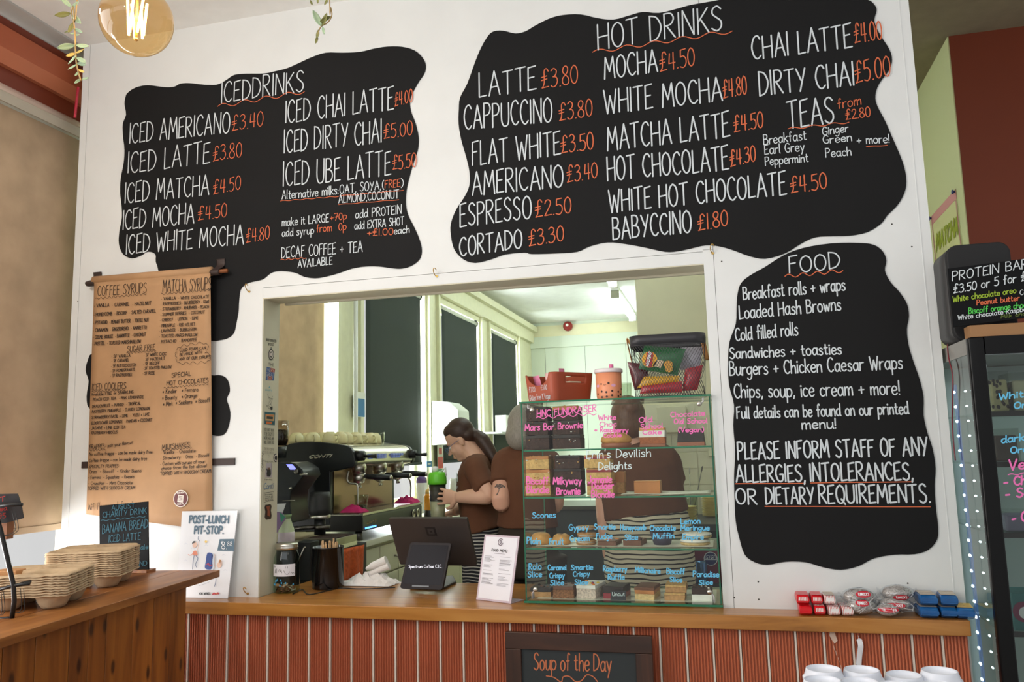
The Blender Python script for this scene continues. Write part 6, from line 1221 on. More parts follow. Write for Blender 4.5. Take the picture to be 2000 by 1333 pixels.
# cups warming on the machine
cupm = mat('cup_cream', (226, 216, 168), 0.2)
def make_cup(c, r_, h, label, grp):
    t = thing('coffee_cup', label, 'cup', c, grp)
    w = MB(); w.lathe([(r_, 0.0005), (r_ * .98, h * .35), (r_ * .86, h * .72), (r_ * .6, h * .93), (r_ * .5, h * .95), (r_ * .5, h), (r_ * .42, h), (r_ * .4, h * .96), (0, h * .96)], c, 24); w.build('cup_body', cupm, t)
    w = MB(); q = c + Vector((r_ * .9, 0, h * .45)); w.tube(cr_spline([q + Vector((0, 0, h * .25)), q + Vector((h * .32, 0, h * .2)), q + Vector((h * .36, 0, -h * .05)), q + Vector((h * .02, 0, -h * .25))], 4), .0045, 8); w.build('cup_handle', cupm, t); return t
zc_ = zt_ + 0.004; first = None; rowsn = ('front row nearest the window', 'middle row', 'row along the steel edge')
rr = random.Random(11)
for r_i, x in enumerate((-2.29, -2.19, -2.085)):
    for k in range(7):
        y = 1.09 + k * 0.098; lab = '%s upturned cream cup of the %s on the espresso machine' % (ORD[k], ('row nearest the window', 'middle row', 'row along the steel edge')[r_i])
        c = Vector((x + (0.012 if k % 2 else 0), y, zc_))
        if first is None: first = make_cup(c, 0.043, 0.064, lab, 'cups on the espresso machine'); o = first
        else: o = dup(first, label=lab); o.location = c
        o.rotation_euler = (0, 0, rr.uniform(-2.5, 0.6))
for k in range(3):
    c = Vector((-2.10 - 0.02 * k, 1.785 + 0.0 * k, zc_)) if k == 0 else Vector((-2.19 - 0.09 * (k - 1), 1.79, zc_)); w = MB(); w.lathe([(.030, 0.0005), (.033, .07), (.031, .07), (.028, .006), (0, .006)], c, 20)
    tag(w.build('shot_glass', glassy('tumbler_glass', (236, 240, 232), 1.0)), '%s small clear glass from the steel edge at the far end of the espresso machine' % ORD[k], 'glass', 'glasses on the espresso machine')
pinkc = mat('pink_cloth', (206, 40, 110), 0.9, noise=0.2, nscale=30)
def clothpile(label, c, sx, sy, sz, seed, m_):
    w = crumple(c, sx, sy, sz, seed); o = w.build('cleaning_cloth', m_, None, solid=0.002, subsurf=1); tag(o, label, 'cloth')
clothpile('crumpled pink cloth on the near end of the drip tray', Vector((XT - 0.075, 1.06, ztr + 0.012)), 0.13, 0.10, 0.05, 3, pinkc)
clothpile('crumpled pink cloth at the far end of the drip tray', Vector((XT - 0.06, 1.77, ztr + 0.012)), 0.12, 0.16, 0.06, 6, pinkc)
c = Vector((XT - 0.10, 1.20, ztr + 0.0125)); t = thing('espresso_cup', 'clear plastic cup of dark espresso on the drip tray', 'cup', c)
w = MB(); w.lathe([(.030, 0), (.040, .085), (.038, .085), (.028, .003), (0, .003)], c, 24); w.build('clear_cup', glassy('tumbler_glass', (236, 240, 232), 1.0), t)
w = MB(); w.lathe([(.027, 0.0035), (.030, .03), (0, .03)], c, 24); w.build('espresso', mat('espresso', (52, 26, 10), 0.15), t)
# ---------------------------------------------------------------- grinder, tamper, knock box, towel
yg = 0.66; t = thing('coffee_grinder', 'black coffee grinder with a lit screen and bean hopper beside the hatch jamb', 'grinder', W(560, 1030, yg + .1))
gp_ = [(500, 905), (545, 904), (566, 903), (576, 906), (590, 917), (593, 930), (588, 936), (568, 962), (566, 985), (570, 1022), (500, 1022)]
m = MB(); m.prism([W(x, y, yg) for x, y in gp_], (0, 0.18, 0)); m.build('body', blk_m, t, bevel=0.006)
m = MB(); m.prism([W(x, y, yg - .001) for x, y in ((559, 907.5), (571, 907.5), (579.5, 917.5), (567, 918))], (0, -.0008, 0)); m.build('lit_screen', mat('screen_violet', (136, 140, 255), 0.4, emit=1.2), t)
m = MB(); m.lathe([(.012, 0), (.014, .01), (.010, .014), (0, .015)], W(580, 922, yg - .001), 14, axis=(0, -1, 0)); m.build('dial', darksteel, t)
m = MB(); m.tube([W(586, 927, yg), W(600, 927, yg)], .006, 8); m.tube([W(565, 955, yg - .012), W(570, 954, yg - .012)], .007, 8); m.tube([W(552, 979, yg - .005), W(576, 978, yg - .005)], .0018, 6); m.build('chrome_fork', silver, t)
hc = W(541, 872, yg + .09); hh = W(541, 822, yg + .09).z - hc.z; hr = 22 / pxm(hc)
m = MB(); m.lathe([(hr * .85, 0), (hr, hh * .25), (hr, hh), (hr * .97, hh), (hr * .96, .004)], hc, 28); hop_ = m.build('hopper', glassy('hopper_glass', (232, 228, 220), 1.0), t)
m = MB(); m.lathe([(hr * .8, 0.003), (hr * .94, hh * .25), (hr * .94, hh * .62), (0, hh * .66)], hc, 28); m.build('coffee_beans', mat('beans', (52, 36, 28), 0.5, noise=0.5, nscale=120, bump=0.8), hop_)
m = MB(); m.lathe([(hr * .8, -.06), (hr * .86, -.002)], hc, 28); m.build('hopper_neck', blk_m, t)
ytm = 0.72; b = W(625, 1014, ytm); tr_ = 22 / pxm(b); th = W(625, 962, ytm).z - b.z
t = thing('tamping_machine', 'matte black cylindrical tamping machine with a silver base in front of the espresso machine', 'tamper', b)
m = MB(); m.lathe([(tr_ * .82, th * .16), (tr_ * .98, th * .2), (tr_, th * .4), (tr_ * .94, th * .8), (tr_ * .85, th), (0, th)], b, 32); m.build('body', mat('matte_black', (36, 35, 34), 0.55), t)
m = MB(); m.lathe([(tr_ * .75, 0), (tr_ * .95, .004), (tr_ * .95, th * .13), (tr_ * .84, th * .16)], b, 32); m.build('silver_base', silver, t)
m = MB(); m.lathe([(tr_ * .5, -.075), (tr_ * .5, -.001)], b, 20); m.build('neck', blk_m, t)
m = MB(); q = W(630, 1034, ytm - .02); m.lathe([(.036, 0), (.038, .018), (.03, .02)], q, 24); m.tube([q + Vector((-.03, 0, .01)), q + Vector((-.15, -.02, .004))], .011, 10); tag(m.build('portafilter_tool', darksteel), 'dark portafilter lying under the tamping machine', 'portafilter')
yk0 = 0.58; a, b2 = W(592, 1049.5, yk0), W(657, 1052, yk0); yk1 = WX(697, 1040.5, b2.x).y; zk0 = W(657, 1076, yk0).z
t = thing('knock_box', 'brushed steel knock-out drawer box below the tamping machine', 'drawer box', ((a.x + b2.x) / 2, (yk0 + yk1) / 2, zk0))
m = MB(); m.bx(a.x, b2.x, yk0, yk1, zk0, b2.z - .003); m.build('box', mat('knock_steel', (150, 144, 130), 0.3, metal=1.0), t, bevel=0.002)
m = MB(); m.bx(b2.x + .0003, b2.x + .006, yk0 + .01, yk1 - .01, zk0 + .004, zk0 + .022); m.build('drawer_lip', silver, t)
m = MB(); m.bx(a.x + .012, b2.x - .012, yk0 + .012, yk1 - .012, b2.z - .0028, b2.z - .0005); m.build('grounds', mat('coffee_grounds', (62, 38, 26), 0.9, noise=.4, nscale=90, bump=.6), t)
m = MB(); m.bx(-2.70, b2.x - .004, 0.47, 0.922, 0.0, zk0 - .0006); tag(m.build('equipment_unit', mat('unit_dark', (40, 38, 36), 0.5)), 'dark unit carrying the grinder and the steel knock-out drawer', 'cabinet')
xto = b2.x + .010; tw0, tw1 = WX(661, 1075, xto), WX(712, 1068, xto)
towel = mat('orange_towel', (214, 96, 42), 0.95, noise=0.25, nscale=60, bump=0.5)
m = MB(); zlo = WX(690, 1131, xto).z
m.grid(lambda u, v: Vector((xto + .008 * math.sin(u * 11) * (1 - v) + .004 * math.sin(u * 23), tw0.y + (tw1.y - tw0.y) * u, zlo + (tw0.z + (tw1.z - tw0.z) * u * 0.5 - zlo) * v)), 20, 8)
tag(m.build('tea_towel', towel, None, solid=0.005), 'burnt orange tea towel hanging below the espresso machine', 'towel')
# milk jug and card by the jamb
p = W(559, 1066, .42); t = thing('milk_jug', 'pale green and white milk jug behind the tip jar', 'jug', p); s_ = 1 / pxm(p); z0 = p.z
m = MB(); prf = [(15, 0), (16, 8), (15, 30), (9, 48), (8.5, 56), (9.5, 58)]; m.lathe([(r_ * s_, z * s_) for r_, z in prf], p, 24); m.build('jug_body', mat('jug_pale_green', (196, 208, 170), 0.3), t)
m = MB(); m.lathe([(16.3 * s_, 4 * s_), (16.5 * s_, 8 * s_), (15.8 * s_, 26 * s_)], p, 24); m.build('label_band', mat('jug_lilac', (196, 180, 186), 0.4), t)
m = MB(); m.lathe([(8.5 * s_, 50 * s_), (9.8 * s_, 57 * s_), (9.8 * s_, 59 * s_)], p, 24); m.build('rim', mat('jug_green', (130, 160, 110), 0.3), t)
m = MB(); m.bx(p.x - .2, p.x + .055, p.y - .06, p.y + .06, ZC, p.z - .0005); tag(m.build('caddy_box', mat('unit_dark', (40, 38, 36), 0.5)), 'dark box under the pale green milk jug by the jamb', 'box')
q = W(545, 1030, .36); m = MB(); m.prism([W(538, 985, .36), W(558, 984, .36), W(551, 1004, .36), W(538, 1004, .36)], (0, .003, 0), 0); m.prism([W(538, 1000, .355), W(551, 1002, .355), W(558, 1013, .355), W(546, 1032, .355), W(538, 1046, .355)], (0, .003, 0), 1); m.prism([W(546, 1001, .354), W(557, 1010, .354), W(549, 1022, .354)], (0, .0006, 0), 2)
tag(m.build('folded_leaflet', [mat('leaflet_white', (220, 220, 218), 0.5), mat('leaflet_lilac', (142, 112, 150), 0.5), mat('leaflet_teal', (70, 150, 120), 0.5)]), 'folded white, lilac and teal leaflet standing beside the jamb', 'leaflet')
# bottles at the far end of the coffee counter
def bottle(label, px_, ptop, pbot, rpx, y, prof, mats, name='squeeze_bottle', cat='bottle'):
    c = W(px_, pbot, y); s_ = 1 / pxm(c); h = W(px_, ptop, y).z - c.z; c = Vector((c.x, c.y, c.z)); t = thing(name, label, cat, c)
    for nm, pr2, mm in prof: w = MB(); w.lathe([(a * rpx * s_, b * h) for a, b in pr2], c, 20); w.build(nm, mm, t)
    return t
yb1 = 2.35
bottle('amber syrup squeeze bottle with a dark base beside the till', 839, 952, 1016, 10.5, yb1, [('base', [(.9, 0), (1, .02), (1, .3)], blackp), ('bottle_body', [(1, .3), (1, .72), (.8, .8)], mat('syrup_amber', (226, 150, 36), 0.25)), ('cap', [(.8, .8), (.78, .9), (.3, .94), (.2, 1), (0, 1)], mat('cap_amber', (214, 170, 90), 0.35))], None)
bottle('white squeeze bottle with a purple cap behind the amber syrup', 824, 927, 1003, 11, 2.6, [('bottle_body', [(.7, 0), (.8, .3), (1, .75), (.9, .8)], whitep), ('cap', [(.95, .78), (.9, .9), (.4, .97), (0, 1)], mat('cap_purple', (112, 84, 150), 0.35))], None)
bottle('clear bottle with a white top behind the shaker', 847, 948, 1005, 9, 2.75, [('bottle_body', [(1, 0), (1, .7), (.6, .85), (.6, 1), (0, 1)], glassy('tumbler_glass', (236, 240, 232), 1.0))], None)
bottle('tall white jug standing behind the green lidded shaker', 893, 935, 1010, 14, 2.7, [('jug_body', [(1, 0), (1, .9), (.9, 1), (0, 1)], mat('jug_frosted', (232, 236, 226), 0.4))], None, name='white_jug', cat='jug')
# far kitchen wall fittings
m = MB(); prof = [(-2.784, 2.12), (-2.60, 2.10), (-2.50, 2.02), (-2.49, 1.70), (-2.784, 1.68)]
m.prism([(x, 4.60, z) for x, z in prof], (0, 0.34, 0)); o = m.build('towel_dispenser', mat('dispenser_white', (222, 226, 218), 0.35), None, bevel=0.012); tag(o, 'white paper towel dispenser on the window pier behind the woman', 'dispenser')
def wsign(label, rows, x=-2.783, name='wall_sign'):
    w = MB(); mats = []
    for px0, py0, px1, py1, mm in rows:
        if mm not in mats: mats.append(mm)
        a, b = WX(px0, py0, x), WX(px1, py1, x); d = 0.001 if mm is rows[0][4] else 0.002
        w.bx(x - 0.0005, x + d, a.y, b.y, b.z, a.z, mats.index(mm))
    tag(w.build(name, mats), label, 'sign')
sblue, sred, sgreen, swht = mat('sign_blue', (40, 112, 166), 0.5), mat('sign_red', (196, 60, 50), 0.5), mat('sign_green', (60, 140, 90), 0.5), mat('sign_white', (228, 228, 220), 0.5)
wsign('tall blue and white hand washing sign on the kitchen window pier', [(694, 765, 713, 816, swht), (695, 778, 712, 815, sblue)] + [(698, 782 + 5.5 * k, 709, 784 + 5.5 * k, swht) for k in range(6)])
wsign('red fire action sign on the pier below the towel dispenser', [(854, 871, 866, 916, swht), (855, 893, 865, 915, sred)] + [(857, 897 + 6 * k, 864, 898 + 6 * k, swht) for k in range(3)] + [(857, 875, 863, 888, sred), (858.5, 877, 862, 886, swht)])
wsign('small green first aid sign under the red fire sign', [(855, 917, 865, 928, sgreen), (857, 920, 863, 921.5, swht)])
wsign('small blue sign left of the red fire sign', [(833, 902, 843.5, 912, sblue), (835, 906, 841, 907.5, swht)], x=-2.782)
t = thing('wall_shelf', 'small grey wall shelf near the far dark blind', 'shelf', (-2.66, 7.55, 1.80)); a, b = WX(973, 844, -2.6), WX(1012, 846, -2.6)
m = MB(); m.bx(-2.78, -2.55, a.y, b.y + .3, a.z - .02, a.z); m.build('shelf_board', mat('shelf_grey', (170, 174, 168), 0.5), t)
m = MB(); m.bx(-2.72, -2.58, a.y + .3, b.y + .2, a.z + .0006, a.z + .21); tag(m.build('white_box', whitep, None, bevel=.004), 'white box standing on the small grey wall shelf', 'box')
# right hand side behind the display case
tile = mat('tile_cream', (226, 222, 192), 0.25); t = None
m = MB(); yy = 2.199
for i in range(6):
    for j in range(7): m.bx(-0.47 + i * .152, -0.47 + i * .152 + .1495, yy - .007, yy, 1.18 + j * .1, 1.18 + j * .1 + .0975)
struct(m.build('trim_tiles', tile, None))
m = MB(); m.bx(-0.40, -0.22, 2.15, 2.19, 1.70, 1.86); m.bx(-0.10, 0.0, 2.15, 2.19, 1.55, 1.80); tag(m.build('socket_cover', mat('socket_cream', (222, 218, 186), 0.4), None, bevel=.003), 'cream electrical boxes on the tiled partition behind the case', 'switch box')
ZR = 1.20
m = MB(); m.bx(-0.48, 0.9, 1.55, 2.19, ZR - .035, ZR); m.bx(-0.46, 0.9, 1.58, 2.19, 0, ZR - .0355, 1); tag(m.build('tiled_counter', [mat('worktop_grey', (70, 70, 70), 0.4), mat('unit_charcoal', (44, 44, 46), 0.5)]), 'dark kitchen counter against the tiled partition behind the case', 'counter')
plate = mat('plate_yellow', (222, 206, 126), 0.3)
def plates(px_, n, c0, which):
    first = None; r_ = 0.052
    for k in range(n):
        lab = ('topmost small yellow plate of the %s stack' if k == n - 1 else 'small yellow plate within the %s stack') % which
        c = c0 + Vector((0, 0, .0085 * k + .0006))
        if first is None:
            w = MB(); w.lathe([(r_ * .55, 0), (r_ * .6, .002), (r_, .012), (r_ * .98, .013), (r_ * .55, .0045), (0, .0045)], c, 28); first = w.build('saucer', plate); o = first
        else: o = dup(first); o.location = first.location + Vector((0, 0, .0085 * k))
        tag(o, lab, 'plate', 'yellow plates in the %s stack' % which)
plates(0, 9, Vector((W(1345, 1020, 1.75).x, 1.75, ZR)), 'front'); plates(0, 13, Vector((W(1388, 990, 2.0).x, 2.0, ZR)), 'rear')
c = Vector((W(1348, 990, 2.08).x, 2.08, ZR)); m = MB(); m.lathe([(.045, 0.0006), (.05, .12), (.048, .12), (.044, .004), (0, .004)], c, 20); tag(m.build('cutlery_pot', glassy('tumbler_glass', (236, 240, 232), 1.0)), 'clear pot of long spoons on the tiled counter behind the case', 'pot')
for k, (px_, py_) in enumerate(((1326, 923), (1347, 924), (1370, 921))):
    e = W(px_, py_, 2.08); b = c + Vector((.014 * (k - 1), 0, .006)); m = MB(); m.tube([b, b * .5 + e * .5, e], .0022, 6); d = (e - b).normalized(); m.ell(e + d * .012, (.013, .005, .02), Vector(d).to_track_quat('Z', 'Y').to_matrix(), 14, 8)
    tag(m.build('long_spoon', darksteel if k == 2 else silver), ('leftmost', 'middle', 'darkest, rightmost')[k] + ' long spoon standing in the clear pot behind the case', 'spoon', 'long spoons')
# drinks cooler low behind the case
yc0 = 1.42; a, b = W(1335, 1068, yc0), W(1412, 1145, yc0)
t = thing('drinks_cooler', 'low drinks cooler with a dark blue soft drink panel behind the right of the case', 'cooler', ((a.x + .1), yc0 + .06, 0))
m = MB(); m.bx(a.x, a.x + .5, yc0, yc0 + .12, 0, a.z); m.build('cabinet', mat('cooler_black', (20, 20, 26), 0.3), t)
m = MB(); m.bx(a.x + .012, a.x + .48, yc0 - .002, yc0 - .0003, b.z - .1, a.z - .012); m.build('front_panel', mat('cooler_maroon', (120, 30, 62), 0.3), t)
em = W(1388, 1092, yc0 - .003); m = MB(); R3 = 12 / pxm(em)
m.lathe([(R3 * 1.1, 0), (R3 * 1.1, .0006)], em, 24, axis=(0, -1, 0), mi=0); m.lathe([(R3, .0007), (R3, .001)], em, 24, axis=(0, -1, 0), mi=1); m.box(em + Vector((0, -.0013, R3 * .2)), (R3 * 1.9, .0004, R3 * .75), None, 0); write(m, "PEPSI", em + Vector((-R3 * .75, -.0018, 0)), em + Vector((R3 * .75, -.0018, 0)), Vector((0, 0, R3 * .45)), R3 * .12, NW, mi=1, jit=0); m.build('round_emblem', [wh, mat('emblem_navy', (26, 44, 110), 0.4)], t)
for k in range(3):
    q = W(1343 + 14 * k, 1140, yc0 - .036); m = MB(); m.lathe([(.026, 0), (.030, .006), (.030, .10), (.024, .112), (0, .112)], q, 20); tag(m.build('drink_can', mat('can_steel_blue', (74, 110, 150), 0.25, metal=.6)), '%s small steel-blue can from the left in front of the drinks cooler' % ORD[k], 'can', 'cans by the drinks cooler')
m = MB(); m.bx(a.x - .02, a.x + .5, yc0 - .08, yc0 - .001, 0, W(1343, 1140, yc0 - .036).z - .0006); tag(m.build('low_cabinet', mat('unit_charcoal', (44, 44, 46), 0.5)), 'low dark cabinet under the cans behind the case', 'cabinet')
# dark kitchen range in the middle distance
t = thing('kitchen_range', 'black kitchen range standing in the middle of the kitchen', 'range', (-1.2, 4.2, 0))
m = MB(); m.bx(-1.75, -0.62, 3.7, 4.4, 0.0, 1.12); m.build('cabinet', mat('unit_charcoal', (44, 44, 46), 0.5), t); m = MB(); m.bx(-1.78, -0.6, 3.68, 4.42, 1.1205, 1.15); m.build('hob_top', darksteel, t)
# ================================================================= people
skinm = mat('skin_light', (226, 178, 150), 0.5, noise=0.06, nscale=10); skin2 = mat('skin_pink', (222, 168, 142), 0.5, noise=0.06, nscale=10)
brown = mat('brown_cotton', (100, 61, 38), 0.9, noise=0.12, nscale=8, bump=0.12); hairb = mat('hair_brown', (66, 42, 30), 0.5, noise=0.35, nscale=40, stretch=(1, 1, 6)); hairg = mat('hair_grey', (150, 142, 130), 0.55, noise=0.3, nscale=40, stretch=(6, 6, 1)); hairc = mat('hair_chestnut', (110, 74, 52), 0.5, noise=0.3, nscale=40, stretch=(6, 6, 1))
def stripes(name, c1, c2, freq, duty):
    m = bpy.data.materials.new(name); m.use_nodes = True; nt = m.node_tree; b = nt.nodes['Principled BSDF']; N, L = nt.nodes.new, nt.links.new
    g = N('ShaderNodeNewGeometry'); sx = N('ShaderNodeSeparateXYZ'); tc = N('ShaderNodeTexCoord'); nz = N('ShaderNodeTexNoise'); nz.inputs['Scale'].default_value = 5; L(tc.outputs['Object'], nz.inputs['Vector']); L(tc.outputs['Object'], sx.inputs[0])
    a = N('ShaderNodeMath'); a.operation = 'MULTIPLY'; a.inputs[1].default_value = 0.04; L(nz.outputs['Fac'], a.inputs[0]); d = N('ShaderNodeMath'); d.operation = 'ADD'; L(sx.outputs['Z'], d.inputs[0]); L(a.outputs[0], d.inputs[1])
    e = N('ShaderNodeMath'); e.operation = 'MULTIPLY'; e.inputs[1].default_value = freq; L(d.outputs[0], e.inputs[0]); f = N('ShaderNodeMath'); f.operation = 'FRACT'; L(e.outputs[0], f.inputs[0]); h = N('ShaderNodeMath'); h.operation = 'LESS_THAN'; h.inputs[1].default_value = duty; L(f.outputs[0], h.inputs[0])
    mx = N('ShaderNodeMix'); mx.data_type = 'RGBA'; L(h.outputs[0], mx.inputs[0]); mx.inputs[6].default_value = lin(c1) + (1,); mx.inputs[7].default_value = lin(c2) + (1,); L(mx.outputs[2], b.inputs['Base Color']); b.inputs['Roughness'].default_value = 0.9; return m
pin = stripes('navy_pinstripe', (38, 38, 44), (196, 192, 182), 62, 0.34); crm = stripes('cream_black_stripe', (206, 196, 172), (42, 36, 34), 45, 0.32); olive = mat('dark_trousers', (58, 48, 38), 0.9, noise=0.15, nscale=12)
def head(mb, c, fwd, upv, s=0.9, face=True):
    f = Vector(fwd).normalized(); l = Vector(upv).cross(f).normalized(); u = f.cross(l).normalized(); M = Matrix((f, l, u)).transposed()
    q = lambda x, y, z: c + M @ (Vector((x, y, z)) * s)
    def e(x, y, z, a, b, d, tilt=0): mb.ell(q(x, y, z), (a * s, b * s, d * s), M @ roty(tilt), 18, 12)
    e(-.005, 0, .03, .098, .076, .098); e(.034, 0, -.045, .060, .060, .078); e(.052, 0, -.108, .030, .030, .022); e(.010, 0, -.075, .062, .058, .040)
    e(.082, 0, .008, .016, .046, .012)
    for k in range(6): e(.092 + .0042 * k, 0, -.014 - .0072 * k, .008 + .0004 * k, .007 + .0010 * k, .008)
    e(.109, 0, -.053, .0095, .012, .008)
    e(.086, 0, -.079, .014, .022, .0075); e(.083, 0, -.091, .014, .020, .0075)
    for sg in (-1, 1): e(.066, sg * .036, -.048, .022, .022, .024); e(-.008, sg * .076, -.026, .018, .008, .031, .2); e(-.016, sg * .080, -.02, .014, .007, .022, .2)
    return q, M
def limb(mb, pts, rad, seg=14): mb.tube(cr_spline(pts, 4), sum(([rad[i] * (1 - k / 4) + rad[i + 1] * k / 4 for k in range(4)] for i in range(len(rad) - 1)), []) + [rad[-1]], seg)
def hand(mb, wr, d, pn_, curl, thumb, s=1.0, spread=0.10):
    """wr wrist, d finger direction, pn_ palm-facing direction, curl list of bend angles, thumb +1/-1 side."""
    d = Vector(d).normalized(); pn_ = (Vector(pn_) - d * Vector(pn_).dot(d)).normalized(); sd = d.cross(pn_).normalized() * thumb
    mb.tube([wr, wr + d * .02 * s, wr + d * .05 * s, wr + d * .088 * s], [[.024 * s, .018 * s], [.032 * s, .017 * s], [.040 * s, .0155 * s], [.041 * s, .013 * s]] if abs(sd.dot(d.cross(Vector((0, 0, 1)) if abs(d.z) < .9 else Vector((0, 1, 0))).normalized())) > .7 else [[.018 * s, .024 * s], [.017 * s, .032 * s], [.0155 * s, .040 * s], [.013 * s, .041 * s]], 14)
    for i, (off, ln) in enumerate(((.036, .074), (.0125, .082), (-.0115, .077), (-.034, .060))):
        p = wr + d * (.084 - .004 * abs(i - 1)) * s + sd * off * s; dd = (d + sd * spread * (1.5 - i)).normalized(); pts = [p - dd * .012 * s, p]; a = 0
        for j, fr in enumerate((.45, .32, .23)):
            a += curl[j] * (1 + .08 * i); v = dd * math.cos(a) + pn_ * math.sin(a); p = p + v * ln * fr * s; pts.append(p)
        mb.tube(pts, [.0084 * s, .0084 * s, .0080 * s, .0073 * s, .0062 * s], 10)
    p = wr + d * .022 * s + sd * .028 * s; v1 = (d * .6 + sd * .8 + pn_ * .35).normalized(); v2 = (d * .85 + sd * .35 + pn_ * .55).normalized(); v3 = (d * .9 + sd * .05 + pn_ * .6).normalized()
    mb.tube([p - v1 * .012 * s, p, p + v1 * .034 * s, p + v1 * .034 * s + v2 * .030 * s, p + v1 * .034 * s + v2 * .03 * s + v3 * .022 * s], [.014 * s, .014 * s, .0115 * s, .0098 * s, .0076 * s], 10)
# --- woman with a ponytail, facing left, holding a shaker
yw = 1.25; fx = Vector((-1, 0, 0))
pel = W(948, 1060, yw); pel.z = 1.06
t = thing('person', 'woman with a brown ponytail and brown T-shirt holding a green lidded shaker', 'person', (pel.x, yw, 0))
pit = math.radians(28); fwd = Vector((-math.cos(pit), -.08, -math.sin(pit))); upv = Vector((-math.sin(pit), 0, math.cos(pit)))
hc = W(896, 851, yw)
b = MB(); q, Mh = head(b, hc - Mh @ Vector((0, 0, .03)) * 0 if False else hc - Vector((-math.sin(pit), 0, math.cos(pit))) * .025, fwd, upv, .84)
ns = W(934, 902, yw); ns2 = W(915, 878, yw)
limb(b, [hc + Vector((.035, 0, -.05)), ns2 + Vector((.004, 0, 0)), ns, W(940, 930, yw)], [.052, .052, .062, .08])
def torso(mb, rows, seg=24):     # rows: centre, rx (front-back), ry (side)
    mb.tube([r[0] for r in rows], [[r[1], r[2]] for r in rows], seg)
SH_ = [(W(936, 893, yw), .055, .085), (W(935, 905, yw), .080, .150), (W(934, 925, yw), .098, .172), (W(934, 955, yw), .108, .168), (W(937, 985, yw), .104, .156), (W(942, 1012, yw), .108, .162), (W(948, 1036, yw), .118, .176)]
torso(b, [(c, a * .93, d * .94) for c, a, d in SH_])
shL = W(946, 914, yw) + Vector((0, -.165, 0)); elL = W(957, 968, yw - .24); wrL = W(893, 972, yw - .20)
shR = W(934, 909, yw) + Vector((-.02, .165, 0)); elR = W(930, 975, yw + .2); wrR = W(885, 1001, yw + .05)
limb(b, [shL + Vector((0, .03, .01)), shL * .5 + elL * .5 + Vector((.005, -.01, 0)), elL, elL * .5 + wrL * .5, wrL], [.052, .047, .042, .040, .027])
limb(b, [shR + Vector((0, -.03, .01)), shR * .5 + elR * .5, elR, elR * .5 + wrR * .5, wrR], [.052, .047, .042, .038, .026])
hand(b, wrL + Vector((.006, 0, 0)), (-1, .10, .06), (.05, 1, -.05), (.12, .32, .34), 1, 0.95)
hand(b, wrR + Vector((.004, 0, 0)), (-1, .05, -.25), (0, 0, -1), (.25, .3, .2), -1, 0.95)
hipz = pel.z
for sg in (-1, 1): limb(b, [pel + Vector((0, sg * .09, 0)), pel + Vector((0, sg * .10, -.42)), Vector((pel.x + .01, yw + sg * .10, .12)), Vector((pel.x + .01, yw + sg * .1, .03))], [.085, .062, .042, .04]); b.ell(Vector((pel.x - .07, yw + sg * .1, .035)), (.125, .042, .032))
body = b.build('body', skinm, t, remesh=0.0042, smooth_it=3)
s = MB(); torso(s, [(c, a * 1.04, d * 1.04) for c, a, d in SH_]); limb(s, [W(936, 889, yw), W(936, 900, yw)], [.066, .075])
for sh_, el_ in ((shL, elL), (shR, elR)):
    e2 = sh_ * .22 + el_ * .78; limb(s, [sh_ + Vector((0, (.07 if sh_ is shL else -.07), .012)), sh_ + Vector((0, 0, .006)), sh_ * .6 + el_ * .4, e2], [.066, .063, .062, .066])
s.build('t_shirt', brown, t, remesh=0.008, smooth_it=5)
s = MB(); rows = [(W(947, 1030, yw), .108, .170), (pel + Vector((0, 0, .02)), .118, .182), (pel + Vector((0, 0, -.10)), .120, .186)]; torso(s, rows)
for sg in (-1, 1): limb(s, [pel + Vector((0, sg * .085, 0)), pel + Vector((0, sg * .10, -.42)), Vector((pel.x + .01, yw + sg * .10, .14))], [.105, .085, .072])
s.build('striped_trousers', pin, t, remesh=0.009, smooth_it=4)
h = MB(); hq = lambda x, y, z: q(x, y, z)
h.ell(q(-.020, 0, .046), (.094 * .84, .083 * .84, .094 * .84), Mh, 24, 16); h.ell(q(-.055, 0, .0), (.06 * .84, .072 * .84, .062 * .84), Mh, 20, 12); h.ell(q(.03, 0, .075), (.056 * .84, .07 * .84, .050 * .84), Mh, 20, 12)
limb(h, [W(921, 846, yw), W(928, 847, yw), W(942, 860, yw), W(955, 884, yw) + Vector((.012, -.01, 0)), W(966, 910, yw) + Vector((.02, -.03, 0)), W(970, 922, yw) + Vector((.02, -.03, 0))], [.022, .026, .040, .034, .022, .005])
h.build('hair', hairb, t, remesh=0.006, smooth_it=3)
for sg in (-1, 1):
    w = MB(); w.ell(q(.079, sg * .028, -.022), (.010, .012, .0085), Mh, 12, 8); w.build('eye', mat('eye_white', (226, 222, 216), 0.2), t)
    w = MB(); w.ell(q(.0862, sg * .0285, -.023), (.004, .006, .006), Mh, 10, 6); w.build('iris', mat('iris_brown', (60, 40, 30), 0.2), t)
    w = MB(); ribbon(w, [q(.098 - .012 * abs(k - 2) * .4, sg * (.016 + .010 * k), .002 + .002 * (2 - abs(k - 2))) for k in range(5)], .006, Mh @ Vector((1, 0, 0))); w.build('eyebrow', hairb, t)
    w = MB(); w.tube([q(.108 + .002 * math.cos(a), sg * .033 + .024 * math.cos(a), -.024 + .02 * math.sin(a)) for a in [2 * PI * k / 16 for k in range(17)]], .0014, 6); w.tube([q(.104, sg * .056, -.018), q(.03, sg * .078, -.012), q(-.01, sg * .082, -.008)], .0014, 6); w.build('glasses_frame', mat('frame_blue', (70, 100, 150), 0.3), t)
w = MB(); ribbon(w, [q(.0975, y_, -.085 - 8 * y_ * y_) for y_ in (-.018, -.009, 0, .009, .018)], .003, Mh @ Vector((1, 0, 0))); w.build('lips', mat('lip_rose', (186, 116, 104), 0.4), t)
